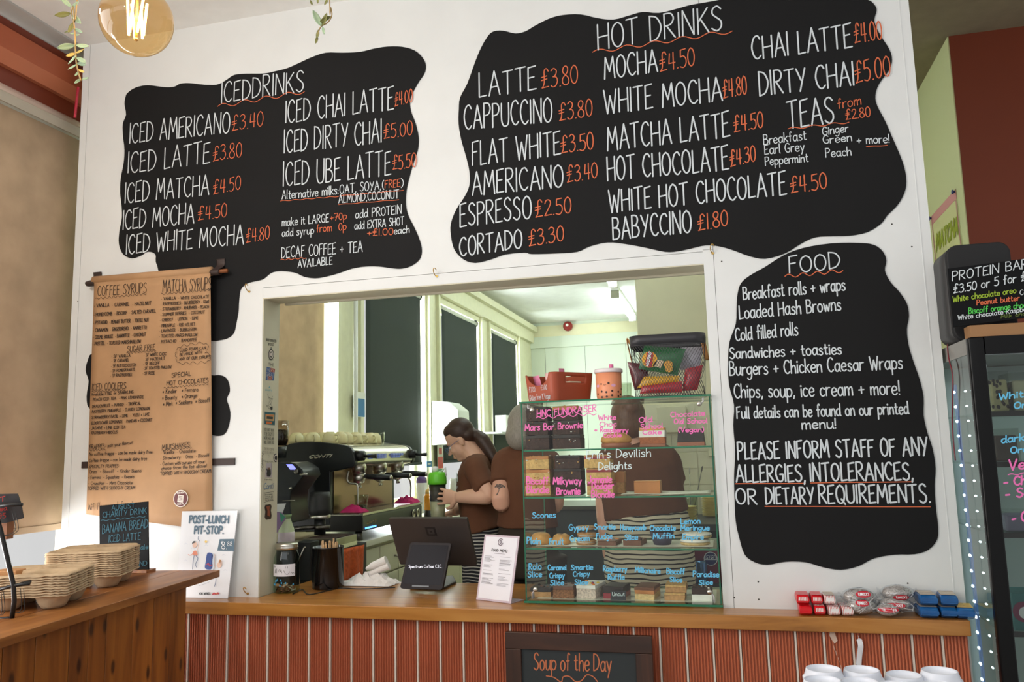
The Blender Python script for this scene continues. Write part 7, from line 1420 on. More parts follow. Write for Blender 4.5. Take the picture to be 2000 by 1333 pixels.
w = MB(); w.tube([W(922.5, 846, yw) + Vector((0, -.024 * math.cos(a), .024 * math.sin(a))) for a in [2 * PI * k / 14 for k in range(15)]], .005, 6); w.build('hair_tie', mat('tie_grey', (150, 146, 140), 0.7), t)
# round emblem on the chest, following the shirt
w = MB(); c0, rx_, ry_ = SH_[2]; zc0 = W(908, 938, yw).z
def chest(a, z): return Vector((c0.x - (rx_ * 1.10) * math.cos(a), c0.y - (ry_ * 1.075) * math.sin(a), z))
for rr_, tt in ((.034, .010), (.012, .009)): ribbon(w, [chest(.62 + rr_ * 7.2 * math.cos(b_), zc0 + rr_ * 1.15 * math.sin(b_)) for b_ in [2 * PI * k / 24 for k in range(22)]], tt, (-.8, -.6, 0))
w.build('shirt_emblem', chalk, t)
# shaker in her hand
sc0 = wrL + Vector((-.125, .052, -.155)); t = thing('shaker', 'clear shaker with a bright green lid held by the ponytailed woman', 'shaker', sc0)
sm_ = 1 / pxm(sc0); shh = .315
w = MB(); w.lathe([(.033, 0), (.036, .01), (.046, shh * .72), (.045, shh * .72), (.034, .012), (0, .012)], sc0, 24); w.build('clear_cup', glassy('shaker_plastic', (238, 240, 232), 1.0), t)
w = MB(); w.lathe([(.0335, .013), (.040, shh * .42), (0, shh * .42)], sc0, 24); w.build('milk', mat('milk_cream', (232, 226, 206), 0.4), t); w = MB(); w.lathe([(.0405, shh * .425), (.0445, shh * .70), (0, shh * .70)], sc0, 24); w.build('coffee_layer', mat('coffee_dark', (64, 58, 58), 0.4), t)
w = MB(); w.lathe([(.048, shh * .70), (.049, shh * .74), (.047, shh * .86), (.040, shh * .90), (0, shh * .91)], sc0, 24); w.build('green_lid', mat('lid_green', (110, 214, 50), 0.35), t); w = MB(); w.lathe([(.016, shh * .90), (.017, shh * .99), (0, shh)], sc0 + Vector((-.012, 0, 0)), 16); w.tube([sc0 + Vector((.02, 0, shh * .9)), sc0 + Vector((.045, 0, shh * .97)), sc0 + Vector((.047, 0, shh * .84))], .006, 8); w.build('spout_cap', whitep, t)
# --- colleague with grey hair and a tattooed arm, back turned, partly behind the case
y2 = 1.02; px0 = 1024; c_ = lambda x, y, d=0: W(x, y, y2 + d)
t = thing('person', 'person with grey hair and brown T-shirt, tattooed arm, standing behind the case edge', 'person', (c_(px0, 1050).x, y2, 0))
b = MB(); q, Mh = head(b, c_(1030, 842), (.45, .85, -.25), (0, 0, 1), .92)
limb(b, [c_(1028, 866), c_(1026, 886), c_(1024, 905)], [.055, .06, .08])
ST = [(c_(1028, 880), .085, .055), (c_(1029, 895), .130, .085), (c_(1030, 918), .140, .105), (c_(1030, 950), .138, .112), (c_(1030, 985), .136, .110), (c_(1030, 1010), .142, .116), (c_(1030, 1030), .150, .122)]
torso(b, [(c, a * .94, d * .94) for c, a, d in ST])
pe2 = Vector((c_(1030, 1050).x, y2, 1.10))
sL = c_(985, 903); eL = c_(979, 984, -.10); wL = c_(1002, 962, .16); sR = c_(1074, 905); eR = c_(1084, 985, .05); wR = c_(1058, 985, .26)
limb(b, [sL + Vector((.03, 0, .01)), (sL + eL) / 2, eL, (eL + wL) / 2, wL], [.055, .052, .044, .040, .028]); limb(b, [sR + Vector((-.03, 0, .01)), (sR + eR) / 2, eR, (eR + wR) / 2, wR], [.055, .05, .044, .04, .028])
hand(b, wL, (.2, 1, 0), (1, 0, 0), (.3, .4, .3), 1); hand(b, wR, (-.2, 1, 0), (-1, 0, 0), (.3, .4, .3), -1)
for sg in (-1, 1): limb(b, [pe2 + Vector((sg * .09, 0, 0)), pe2 + Vector((sg * .10, 0, -.45)), Vector((pe2.x + sg * .10, y2, .12)), Vector((pe2.x + sg * .1, y2, .03))], [.09, .065, .042, .04]); b.ell(Vector((pe2.x + sg * .1, y2 + .07, .035)), (.042, .125, .032))
b.build('body', skin2, t, remesh=0.006, smooth_it=4)
s = MB(); torso(s, [(c, a * 1.05, d * 1.05) for c, a, d in ST]); limb(s, [c_(1026, 880), c_(1024, 892)], [.068, .08])
for sh_, el_, k in ((sL, eL, 1), (sR, eR, -1)): limb(s, [sh_ + Vector((.07 * k, 0, .012)), sh_ + Vector((.005 * k, 0, .004)), sh_ * .65 + el_ * .35, sh_ * .46 + el_ * .54], [.070, .066, .064, .066])
s.build('t_shirt', brown, t, remesh=0.008, smooth_it=5)
s = MB(); torso(s, [(c_(1030, 1024), .144, .116), (pe2, .156, .126), (pe2 + Vector((0, 0, -.1)), .16, .128)])
for sg in (-1, 1): limb(s, [pe2 + Vector((sg * .09, 0, 0)), pe2 + Vector((sg * .1, 0, -.45)), Vector((pe2.x + sg * .1, y2, .13))], [.108, .086, .07])
s.build('trousers', olive, t, remesh=0.009, smooth_it=4)
h = MB(); h.ell(q(-.022, 0, .040), (.098, .088, .102), Mh, 24, 16); h.ell(q(-.052, 0, -.03), (.066, .082, .085), Mh, 20, 12); h.ell(q(.0, .055, -.04), (.05, .032, .075), Mh, 16, 10); h.ell(q(.0, -.055, -.04), (.05, .032, .075), Mh, 16, 10); h.build('hair', hairg, t, remesh=0.006, smooth_it=3)
w = MB(); Dn = Vector((0, -1, 0)); tp = lambda x, y: W(x + 2, y, y2 - .055 - .058)
for pts in ([(973, 971), (974, 962), (974, 955)], [(974, 958), (969, 950), (968, 946)], [(974, 958), (979, 951), (983, 949)], [(974, 955), (974, 946)], [(974, 952), (970, 947)], [(974, 952), (978, 946)]): ribbon(w, [tp(*p_) for p_ in pts], .0035, Dn)
for p_ in ((968, 948), (974, 947), (980, 949), (971, 952), (977, 953), (983, 951), (966, 951)):
    w.add([tp(p_[0] + 2.6 * math.cos(a), p_[1] + 2.4 * math.sin(a)) + Dn * .0003 for a in [2 * PI * k / 8 for k in range(8)]], [tuple(range(8))])
tat = w.build('tattoo', mat('tattoo_ink', (104, 88, 82), 0.6), t); md = tat.modifiers.new('wrap', 'SHRINKWRAP'); md.target = bpy.data.objects[[o_ for o_ in t.children if o_.name.startswith('body')][0].name]; md.wrap_method = 'NEAREST_SURFACEPOINT'; md.wrap_mode = 'ABOVE_SURFACE'; md.offset = 0.0012
# --- third colleague seen through the case, back turned, in striped trousers
y3 = 1.12; c_ = lambda x, y, d=0: W(x, y, y3 + d)
t = thing('person', 'person seen through the display case from behind, in brown T-shirt and striped trousers', 'person', (c_(1256, 1050).x, y3, 0))
b = MB(); q, Mh = head(b, c_(1226, 828), (-.35, .9, -.25), (0, 0, 1), .95); limb(b, [c_(1232, 856), c_(1238, 872), c_(1244, 890)], [.055, .06, .08])
ST = [(c_(1244, 872), .09, .055), (c_(1245, 888), .170, .09), (c_(1248, 915), .198, .118), (c_(1252, 950), .196, .126), (c_(1258, 985), .196, .130), (c_(1262, 1008), .202, .136)]
torso(b, [(c, a * .94, d * .94) for c, a, d in ST]); pe3 = Vector((c_(1266, 1060).x, y3, 1.06))
sL = c_(1192, 902); eL = c_(1180, 975, .02); wL = c_(1181, 1050, -.02); sR = c_(1300, 900); eR = c_(1318, 970, .1); wR = c_(1290, 985, .3)
limb(b, [sL + Vector((.03, 0, .01)), (sL + eL) / 2, eL, (eL + wL) / 2, wL], [.055, .052, .045, .040, .028]); limb(b, [sR + Vector((-.03, 0, .01)), (sR + eR) / 2, eR, (eR + wR) / 2, wR], [.055, .05, .044, .04, .028])
hand(b, wL, (0, .1, -1), (1, 0, 0), (.25, .35, .25), -1); hand(b, wR, (-.3, 1, 0), (-1, 0, 0), (.3, .4, .3), -1)
for sg in (-1, 1): limb(b, [pe3 + Vector((sg * .1, 0, 0)), pe3 + Vector((sg * .11, 0, -.45)), Vector((pe3.x + sg * .11, y3, .12)), Vector((pe3.x + sg * .11, y3, .03))], [.095, .07, .045, .042]); b.ell(Vector((pe3.x + sg * .11, y3 + .07, .035)), (.042, .125, .032))
b.build('body', skin2, t, remesh=0.0065, smooth_it=4)
s = MB(); torso(s, [(c, a * 1.05, d * 1.05) for c, a, d in ST]); limb(s, [c_(1240, 868), c_(1244, 880)], [.068, .08])
for sh_, el_, k in ((sL, eL, 1), (sR, eR, -1)): limb(s, [sh_ + Vector((.07 * k, 0, .012)), sh_ + Vector((.005 * k, 0, .004)), sh_ * .65 + el_ * .35, sh_ * .4 + el_ * .6], [.08, .076, .074, .076])
s.build('t_shirt', brown, t, remesh=0.009, smooth_it=5)
s = MB(); torso(s, [(c_(1264, 1000), .196, .140), (c_(1266, 1030), .212, .165), (pe3, .222, .175), (pe3 + Vector((0, 0, -.12)), .216, .165)])
for sg in (-1, 1): limb(s, [pe3 + Vector((sg * .1, 0, -.03)), pe3 + Vector((sg * .11, 0, -.45)), Vector((pe3.x + sg * .11, y3, .13))], [.125, .095, .08])
s.build('striped_trousers', crm, t, remesh=0.0095, smooth_it=4)
h = MB(); h.ell(q(-.022, 0, .040), (.098, .086, .102), Mh, 24, 16); h.ell(q(-.05, 0, -.02), (.064, .076, .07), Mh, 20, 12); h.ell(q(-.10, 0, .06), (.045, .045, .045), Mh, 16, 10); h.build('hair', hairc, t, remesh=0.006, smooth_it=3)
# ================================================================= right hand side: fridge and what stands on it
fx0, fx1, fy0, fy1, fz = 0.736, 1.34, -0.266, 0.30, 1.925
fblack = mat('fridge_black', (9, 9, 10), 0.28, spec=0.22)
fr = thing('display_fridge', 'tall black glass-fronted display fridge with lit strips at the right edge', 'fridge', ((fx0 + fx1) / 2, (fy0 + fy1) / 2, 0))
pg = 0.045
m = MB(); m.bx(fx0, fx0 + pg, fy0, fy0 + 0.03, 0, fz); m.build('front_post', fblack, fr, bevel=0.006)
m = MB(); m.bx(fx1 - pg, fx1, fy0, fy0 + 0.03, 0, fz); m.build('front_post', fblack, fr, bevel=0.006)
m = MB(); m.bx(fx0, fx0 + 0.02, fy1 - 0.03, fy1, 0, fz - 0.06); m.build('rear_post', fblack, fr)
m = MB(); m.bx(fx0 + pg, fx1 - pg, fy0, fy0 + 0.03, fz - 0.055, fz); m.build('door_top_rail', fblack, fr)
m = MB(); m.bx(fx0 + 0.001, fx1 - 0.001, fy0 + 0.031, fy1, fz - 0.05, fz - 0.001); m.build('top_panel', mat('fridge_grey', (150, 148, 142), 0.4, metal=0.3), fr)
m = MB(); m.bx(fx0 + 0.002, fx0 + 0.006, fy0 + 0.031, fy1 - 0.031, 0.1, fz - 0.052); m.build('side_glass', glassy('fridge_side_glass', (240, 246, 243), 1.0), fr)
m = MB(); m.bx(fx0 + pg, fx1 - pg, fy0 + 0.008, fy0 + 0.014, 0.1, fz - 0.056); dgl = m.build('door_glass', glassy('fridge_door_glass', (226, 230, 228), 1.0), fr)
m = MB(); m.bx(fx0 + 0.02, fx1, fy1 - 0.028, fy1 - 0.01, 0.0, fz - 0.052); m.build('back_panel', mat('fridge_back', (180, 190, 188), 0.35), fr)
m = MB(); m.bx(fx0, fx1, fy0, fy1, 0.0, 0.098); m.build('plinth', fblack, fr)
shz = [W(1960, 806, fy0 + 0.03).z, W(1980, 905, fy0 + 0.03).z, W(1975, 1044, fy0 + .03).z, W(1985, 1238, fy0 + .03).z, 0.55]
for z in shz:
    m = MB(); m.bx(fx0 + 0.03, fx1 - 0.03, fy0 + 0.04, fy1 - 0.03, z - 0.006, z); m.bx(fx0 + 0.03, fx1 - .03, fy0 + .036, fy0 + .0395, z - .012, z + .004, 1); m.build('shelf', [glassy('shelf_glass', (230, 240, 236), 1.0), mat('shelf_edge_dark', (40, 34, 34), 0.3)], fr)
led_and_reflection = mat('led_white', (226, 242, 255), 0.4, emit=9.0); ledb = mat('led_strip_blue', (70, 100, 150), 0.3, emit=0.35)
lp = WX(1889, 1010, 0.765)
m = MB(); m.bx(lp.x - 0.002, lp.x + 0.004, lp.y - 0.012, lp.y + 0.012, 0.3, 1.80); m.build('led_strip', ledb, fr)
zl = 0.55; k = 0
while zl < 1.80:
    m = MB(); m.ell(Vector((lp.x - .003, lp.y, zl)), (.003, .013, .0045), seg=10, rings=6); m.ell(Vector((lp.x + .02, lp.y - .045, zl)), (.003, .010, .0032), seg=8, rings=5); m.ell(Vector((lp.x + .03, lp.y - .078, zl)), (.002, .007, .002), seg=8, rings=5); m.build('led', led_and_reflection, fr); zl += 0.049  # one column of LEDs; the two smaller ones are its reflections as glowing dots
def FT(s, x0, y0, x1, y1, h, m_, tt=.004):
    P0, P1 = W(x0, y0, fy0 + .0068), W(x1, y1, fy0 + .0068); w = MB(); write(w, s, P0, P1, W(x0, y0 - h, fy0 + .0068) - P0, tt, NW); w.build('pen_lettering', m_, dgl)
FT("White", 1951, 782, 2012, 774, 13, blue); FT("Oreo", 1981, 799, 2030, 793, 12, blue); FT("dark", 1956, 866, 2000, 861, 14, blue); FT("Oreo", 1974, 886, 2020, 882, 12, blue)
FT("Vegan", 1971, 919, 2050, 910, 20, pink, .005); FT("- Choc", 1961, 950, 2030, 944, 17, pink, .005); FT("- Salted", 1964, 974, 2060, 966, 17, pink, .005); FT("- C", 1977, 1022, 2006, 1018, 19, pink, .005)
mb = MB(); wave(mb, W(1969, 928, fy0 + .0068), W(2040, 922, fy0 + .0068), Vector((0, 0, .002)), 3, .003, NW); mb.build('pen_underline', pink, dgl)
clearp = glassy('tub_plastic', (236, 240, 236), 1.0)
def tub(label, px0, px1, ptop, pbot, y, fill, crumb=None, zb=None):
    a, b = W(px0, pbot, y), W(px1, pbot, y); z1 = W(px0, ptop, y).z; z0 = (zb if zb is not None else a.z) + .0008; c = Vector(((a.x + b.x) / 2, y + .06, z0)); t = thing('dessert_tub', label, 'dessert', c, None)
    w = MB(); w.bx(a.x, b.x, y, y + .12, z0, z1); w.build('clear_tub', clearp, t)
    w = MB(); w.bx(a.x + .004, b.x - .004, y + .004, y + .116, z0 + .003, z0 + (z1 - z0) * .8); w.build('dessert', fill, t, bevel=.006)
    if crumb:
        rr = random.Random(3)
        for k in range(26): w = MB(); w.ell(Vector((rr.gauss((a.x + b.x) / 2, .014), y + .002 + .001 * rr.random(), z0 + (z1 - z0) * rr.uniform(.1, .78))), (.004, .0015, .006), seg=8, rings=6); w.build('crumb', crumb, t)
    return t
tub('clear tub of cream dessert with dark crumbs on the top fridge shelf', 1938, 1977, 726, 803, -.205, mat('custard_cream', (222, 206, 156), 0.5), mat('crumb_dark', (58, 36, 36), 0.7), shz[0])
tub('clear dessert tub cut by the frame edge on the top fridge shelf', 1981, 2030, 728, 803, -.205, mat('custard_pale', (214, 204, 176), 0.5), None, shz[0])
tub('clear tub of dark dessert on the second fridge shelf', 1945, 1996, 838, 904, -.205, mat('dessert_brown', (92, 70, 62), 0.5), None, shz[1])
tub('pale purple and cream tub on the third fridge shelf', 1966, 2030, 1000, 1043, -.205, mat('dessert_lilac', (150, 140, 176), 0.5), None, shz[2])
q = W(2010, 1236, -.20); m = MB(); m.bx(W(1984, 1236, -.2).x, W(2040, 1236, -.2).x, -.2, -.08, shz[3] + .0008, W(1990, 1160, -.2).z); m.lathe([(.03, 0), (.03, .001)], W(2000, 1196, -.201), 20, axis=(0, -1, 0), mi=1); m.lathe([(.018, .0012), (.018, .0016)], W(2003, 1198, -.201), 20, axis=(0, -1, 0), mi=2); tag(m.build('teal_carton', [mat('carton_teal', (44, 120, 120), 0.5), mat('carton_plum', (134, 40, 80), 0.5), wh]), 'teal carton with a plum and white badge low in the fridge', 'carton')
area('fridge_lamp', (1.05, 0.05, fz - 0.07), (0, -.1, -1), 0.4, 0.1, 0.5, (0.9, 0.97, 1.0))  # added fill to brighten the fridge interior beyond its LED strip
# black case on top and the protein bar sign
yc = -.17; zt0 = fz + .0008
xa, xb = W(1858, 600, yc).x, W(1986, 600, yc).x; zt1 = W(1925, 474, yc).z
t = thing('speaker_case', 'rounded black speaker standing on the fridge behind the protein bar sign', 'speaker', ((xa + xb) / 2, yc + .08, zt0))
P = [((xa + xb) / 2 + x, yc, (zt0 + zt1) / 2 + z) for x, z in rrect(xb - xa, zt1 - zt0, .035, 6)]
m = MB(); m.prism(P, (0, .02, 0)); m.build('front_grille', mat('grille_black', (20, 20, 22), 0.7), t, bevel=.006)
m = MB(); m.prism([Vector(p) + Vector((0, .0205, 0)) for p in P], (0, .15, 0), sm=True); m.build('body', mat('case_graphite', (52, 52, 52), 0.5), t)
S4 = [W(1851, 525, -.225), W(2030, 502, -.225), W(2030, 617, -.245), W(1862.6, 639, -.245)]
planar(S4)
t = thing('chalk_sign', 'black sign chalked PROTEIN BARS in many colours on the fridge', 'sign', (S4[2] + S4[3]) / 2 - Vector((0, 0, .011)))
ns_ = (S4[1] - S4[0]).cross(S4[3] - S4[0]).normalized(); ns_ = -ns_ if ns_.y > 0 else ns_
m = MB(); m.prism(S4, -ns_ * .006); m.build('board', mat('slate_black', (14, 15, 17), 0.8), t)
m = MB(); m.bx(S4[3].x + .04, S4[2].x, -.262, -.20, fz + .0008, max(fz + .0115, S4[3].z - .0005)); m.build('wooden_foot', mat('foot_wood', (150, 110, 70), 0.6), t)
def SP(x, y): d = ray(x, y); k = (S4[0] - CAM).dot(ns_) / d.dot(ns_); return CAM + d * (k * .9993)
def ST_(s, x0, y0, x1, y1, h, m_, tt=.0026):
    w = MB(); write(w, s, SP(x0, y0), SP(x1, y1), SP(x0, y0 - h) - SP(x0, y0), tt, ns_); w.build('chalk_lettering', m_, t)
cgr, cg2, col_ = mat('chalk_lime', (150, 176, 50), 0.8), mat('chalk_green', (80, 196, 80), 0.8), mat('chalk_olive', (86, 104, 40), 0.8)
ST_("PROTEIN BARS", 1860, 549, 2022, 521, 18, chalk, .003); ST_("£3.50 or 5 for £", 1862.6, 573.5, 2004, 548, 17, chalk, .003); ST_("White chocolate oreo", 1861, 590.6, 1984, 572.5, 11, cgr); ST_("Co", 1992, 577, 2006, 575, 10, chalk, .002); ST_("Peanut butter", 1908, 596.5, 1991, 587, 10, chalko); ST_("Biscoff orange choc", 1892, 613.5, 2004, 601, 11, cg2); ST_("White chocolate Raspberry", 1871, 625.5, 2022, 606, 9, chalk, .0022); ST_("Milk choc", 1955, 622.5, 2010, 615, 7, col_, .002)
def cab(label, pts, r, m_): w = MB(); w.tube(cr_spline(pts, 6), r, 8); tag(w.build('cable', m_), label, 'cable')
cab('thin dark red cable running down the side of the fridge', [W(1869, 640, -.05), W(1852, 668, -.02), WX(1853, 700, .728), WX(1861, 740, .728), WX(1860, 830, .728), WX(1866, 900, .728)], .0022, mat('cable_red', (112, 28, 40), 0.4))
cab('thin red cord hanging beside the orange window head at the top left', [Vector((-2.812, -.015, 3.34)), Vector((-2.814, -.02, 3.25)), Vector((-2.818, -.02, 3.19))], .006, mat('cord_red', (170, 28, 52), 0.5))
# paper poster on the green passage wall
XP = 1.1515; G4 = [WX(1818.5, 424, XP), WX(1867, 369, XP), WX(1898, 640, XP), WX(1842, 668, XP)]
t = thing('matcha_poster', 'hand drawn MATCHA paper poster pinned to the pale green passage wall', 'poster', (G4[2] + G4[3]) / 2)
m = MB(); m.prism(G4, (-.0008, 0, 0)); m.build('paper', mat('poster_cream', (216, 214, 158), 0.7), t)
m = MB(); m.prism([p + Vector((-.001, 0, 0)) for p in (G4[0], G4[1], quadpt(G4, 1, .07), quadpt(G4, 0, .07))], (-.0006, 0, 0)); m.build('pink_band', mat('band_pink', (214, 146, 146), 0.6), t)
m = MB(); NXm = Vector((-1, 0, 0))
ribbon(m, [quadpt(G4, u, v) + Vector((-.002, 0, 0)) for u, v in ((.03, .05), (.03, .98), (.97, .98), (.97, .05))], .012, NXm); m.build('pink_border', mat('band_pink', (214, 146, 146), 0.6), t)
m = MB(); write(m, "MATCHA", WX(1829, 490, XP - .003), WX(1871, 456, XP - .003), WX(1829, 460, XP - .003) - WX(1829, 490, XP - .003), .022, NXm); m.build('painted_lettering', mat('ink_lime', (150, 160, 36), 0.7), t)
m = MB(); write(m, "drinks", WX(1840, 512, XP - .003), WX(1868, 494, XP - .003), WX(1840, 495, XP - .003) - WX(1840, 512, XP - .003), .010, NXm)
for k in range(6): ribbon(m, [WX(1838 + 2.2 * k, 560 + 3 * (k % 3), XP - .003), WX(1842 + 1.6 * k, 590, XP - .003), WX(1850, 622, XP - .003)], .010, NXm)
m.build('painted_whisk', mat('ink_olive', (140, 150, 60), 0.7), t)
for u in (.02, .97):
    m = MB(); m.lathe([(.006, 0), (.006, .006), (.012, .008), (.010, .014), (0, .015)], quadpt(G4, u, .015) + Vector((-.002, 0, 0)), 10, axis=(-1, 0, 0)); m.build('blue_pin', mat('pin_blue', (60, 70, 130), 0.4), t)
# ================================================================= snacks on the right of the worktop
wred, wwhite, wblue, wgold = mat('wrap_red', (206, 22, 32), 0.3), mat('wrap_white', (232, 228, 226), 0.35), mat('wrap_blue', (24, 92, 156), 0.25, noise=.25, nscale=30), mat('wrap_gold', (228, 176, 60), 0.35)
def stripem(name, c1, c2, f, ax):
    m = bpy.data.materials.new(name); m.use_nodes = True; nt = m.node_tree; b = nt.nodes['Principled BSDF']; N, L = nt.nodes.new, nt.links.new
    tc = N('ShaderNodeTexCoord'); sx = N('ShaderNodeSeparateXYZ'); L(tc.outputs['Object'], sx.inputs[0]); e = N('ShaderNodeMath'); e.operation = 'MULTIPLY'; e.inputs[1].default_value = f; L(sx.outputs[ax], e.inputs[0]); g = N('ShaderNodeMath'); g.operation = 'FRACT'; L(e.outputs[0], g.inputs[0]); h = N('ShaderNodeMath'); h.operation = 'LESS_THAN'; h.inputs[1].default_value = .35; L(g.outputs[0], h.inputs[0])
    mx = N('ShaderNodeMix'); mx.data_type = 'RGBA'; L(h.outputs[0], mx.inputs[0]); mx.inputs[6].default_value = lin(c1) + (1,); mx.inputs[7].default_value = lin(c2) + (1,); L(mx.outputs[2], b.inputs['Base Color']); b.inputs['Roughness'].default_value = .4; return m
wstr = stripem('wrap_red_white_stripe', (232, 226, 222), (206, 60, 60), 220, 'X'); wbr = stripem('wrap_brown_cream_stripe', (206, 196, 176), (120, 74, 50), 60, 'Y')
def wrap(label, px0, px1, ptop, pbot, y, dep, body, topm, cat, grp, nm, yaw=0.0, front=None):
    a, b = W(px0, pbot, y), W(px1, pbot, y); z0, z1 = a.z, W((px0 + px1) / 2, ptop, y).z; return a.x, b.x, z0, z1
def bar(label, px0, px1, row, y, dep, fm, tm, nm, grp, yaw=0.0, h=.030, z0=ZC, win=None, writing=None):
    xa, xb = W(px0, 1200, y).x, W(px1, 1200, y).x; z = z0 + .0006 + row * (h + .0012); c = Vector(((xa + xb) / 2, y + dep / 2, z)); t = thing(nm, label, 'chocolate bar', c, grp); wd_ = xb - xa - .0015; R_ = rotz(yaw); rr = random.Random(int(px0))
    def pt(x, yy, zz): return c + R_ @ Vector((x * wd_ / 2, yy * dep / 2, zz))
    w = MB(); n = 12                                # wrapper body pinched into crimped ends
    def fn(u, v):
        yy = -1 + 2 * v; k = 1 - .55 * max(0, abs(yy) - .80) / .2; a = 2 * PI * u; cx, sz_ = math.cos(a), math.sin(a); ex = .35
        x = math.copysign(abs(cx) ** ex, cx); s_ = math.copysign(abs(sz_) ** ex, sz_); return pt(x * .97, yy, h / 2 + s_ * h / 2 * k * (1 + .04 * math.sin(17 * v + px0)))
    w.grid(fn, 20, 14); w.add([fn(k / 20, 0) for k in range(20)], [tuple(range(20))]); w.add([fn(k / 20, 1) for k in range(20)], [tuple(range(20))]); w.build('wrapper', fm, t)
    w = MB(); w.add([pt(-.86, -.8, h + .0006), pt(.86, -.8, h + .0006), pt(.86, .8, h + .0006), pt(-.86, .8, h + .0006)], [(0, 1, 2, 3)]); w.build('top_print', tm, t)
    if win: w = MB(); w.add([pt(-.72, -1.02, h * .25), pt(.72, -1.02, h * .25), pt(.66, -1.02, h * .8), pt(-.66, -1.02, h * .8)], [(0, 1, 2, 3)]); w.build('end_label', win, t)
    w = MB(); w.prism([pt(-.8, -1.0, h * .3), pt(.8, -1.0, h * .3), pt(.8, -1.0, h * .42), pt(-.8, -1.0, h * .42)], R_ @ Vector((0, -.006, 0))); w.build('crimped_end', fm, t)
    return t
yfw = -.108; gR = 'red and white wafer bars'
bar('red wafer bar at the left end of the bottom row', 1561, 1588, 0, yfw, .085, wred, wred, 'wafer_bar', gR)
bar('red wafer bar with a pale striped end, second in the bottom row', 1590, 1614, 0, yfw + .004, .085, wred, wstr, 'wafer_bar', gR, win=wstr)
bar('white ended wafer bar third in the bottom row', 1616, 1640, 0, yfw, .085, wstr, wstr, 'wafer_bar', gR, yaw=.1, win=wwhite)
bar('white ended wafer bar at the right end of the bottom row', 1642, 1665, 0, yfw + .002, .085, wstr, wstr, 'wafer_bar', gR, yaw=.15, win=wwhite)
bar('red wafer bar with a white label, top left of the red pile', 1557, 1584, 1, yfw + .02, .085, wred, wred, 'wafer_bar', gR, win=wstr)
bar('red wafer bar with a white label, second in the top row', 1586, 1610, 1, yfw + .02, .085, wred, wred, 'wafer_bar', gR, win=wstr)
bar('white striped wafer bar at the right of the top row', 1611, 1635, 1, yfw + .018, .085, wstr, wbr, 'wafer_bar', gR, win=wwhite)
gB = 'blue wrapped biscuits'; 
bar('blue biscuit wrapper at the left end of the lower blue row', 1797, 1836, 0, yfw, .10, wblue, wbr, 'wrapped_biscuit', gB, h=.034)
bar('blue biscuit wrapper in the middle of the lower blue row', 1838, 1872, 0, yfw + .004, .10, wblue, wbr, 'wrapped_biscuit', gB, h=.034)
bar('blue and gold biscuit wrapper at the right end near the fridge', 1873, 1910, 0, yfw, .10, wblue, wgold, 'wrapped_biscuit', gB, h=.034, yaw=-.12)
bar('blue biscuit wrapper, left of the two on top', 1799, 1836, 1, yfw + .014, .10, wblue, wbr, 'wrapped_biscuit', gB, h=.034)
bar('blue biscuit wrapper, right of the two on top', 1842, 1878, 1, yfw + .014, .10, wblue, wbr, 'wrapped_biscuit', gB, h=.034, yaw=-.08)
film = glassy('clear_film', (240, 242, 244), 1.0, 1.9); snow = mat('coconut_snow', (214, 206, 198), 0.9, noise=.55, nscale=190, bump=.6, rgb2=(150, 140, 134)); labr = mat('label_red', (196, 24, 46), 0.45)
def bag(label, pc, rxp, rzp, y, seed, lab=(0, 0), lw=.55):
    c = W(pc[0], pc[1], y); s_ = 1 / pxm(c); rx_, rz_ = rxp * s_, rzp * s_; c = c.copy()
    if c.z - rz_ < ZC + .001: c.z = ZC + .0012 + rz_
    t = thing('snowball_bag', label, 'sweet', c - Vector((0, 0, rz_)), 'clear bags of snowballs'); rr = random.Random(seed)
    w = MB(); w.ell(c, (rx_ * .86, .03, rz_ * .88), None, 18, 12, jit=.02, rnd=rr); w.build('snowball', snow, t)
    w = MB(); w.ell(c, (rx_, .036, rz_), None, 22, 12, jit=.05, rnd=rr)
    for sg in (-1, 1): w.grid(lambda u, v: c + Vector((sg * (rx_ * .93 + rx_ * .22 * u), .012 * math.sin(v * 9 + seed), (v - .5) * rz_ * 1.1 * (.6 + .5 * u))), 3, 6)
    w.build('clear_film', film, t)
    w = MB(); lx, lz = lab
    def onb(a, b): x = lx * rx_ + a * rx_ * lw; z = lz * rz_ + b * rz_ * .34; f = max(.05, 1 - (x / (rx_ * 1.06)) ** 2 - (z / (rz_ * 1.06)) ** 2); return c + Vector((x, -.0385 * math.sqrt(f) - .001, z))
    w.add([onb(0, 0)] + [onb(math.cos(2 * PI * k / 20), math.sin(2 * PI * k / 20)) for k in range(20)], [(0, 1 + k, 1 + (k + 1) % 20) for k in range(20)]); w.build('red_label', labr, t)
    w = MB(); write(w, "TUNNOCK'S", onb(-.7, -.3) + Vector((0, -.002, 0)), onb(.7, -.3) + Vector((0, -.002, 0)), onb(-.7, .5) - onb(-.7, -.3), .0014, NW, jit=0); w.build('white_lettering', wh, t)
    for k in range(3): w = MB(); ribbon(w, cr_spline([c + Vector((rr.uniform(-.8, .8) * rx_, -.040, rr.uniform(-.6, .8) * rz_)) for _ in range(3)], 3), .0008, NW); w.build('film_crease', mat('film_crease', (240, 242, 246), .2), t)
bag('clear snowball bag at the bottom left, under another bag', (1682, 1190), 31, 17, -.075, 1, (0, .5), .4)
bag('clear snowball bag on top of the left pile', (1678, 1166), 34, 17, -.06, 2, (.15, .45), .42)
bag('clear snowball bag low at the front with a big red label', (1734, 1196), 24, 13, -.092, 3, (-.05, .25), .8)
bag('clear snowball bag second up in the right pile', (1748, 1181), 34, 14, -.062, 4, (-.1, .1), .55)
bag('clear snowball bag on top of the right pile', (1752, 1158), 32, 15, -.05, 5, (.1, -.4), .45)
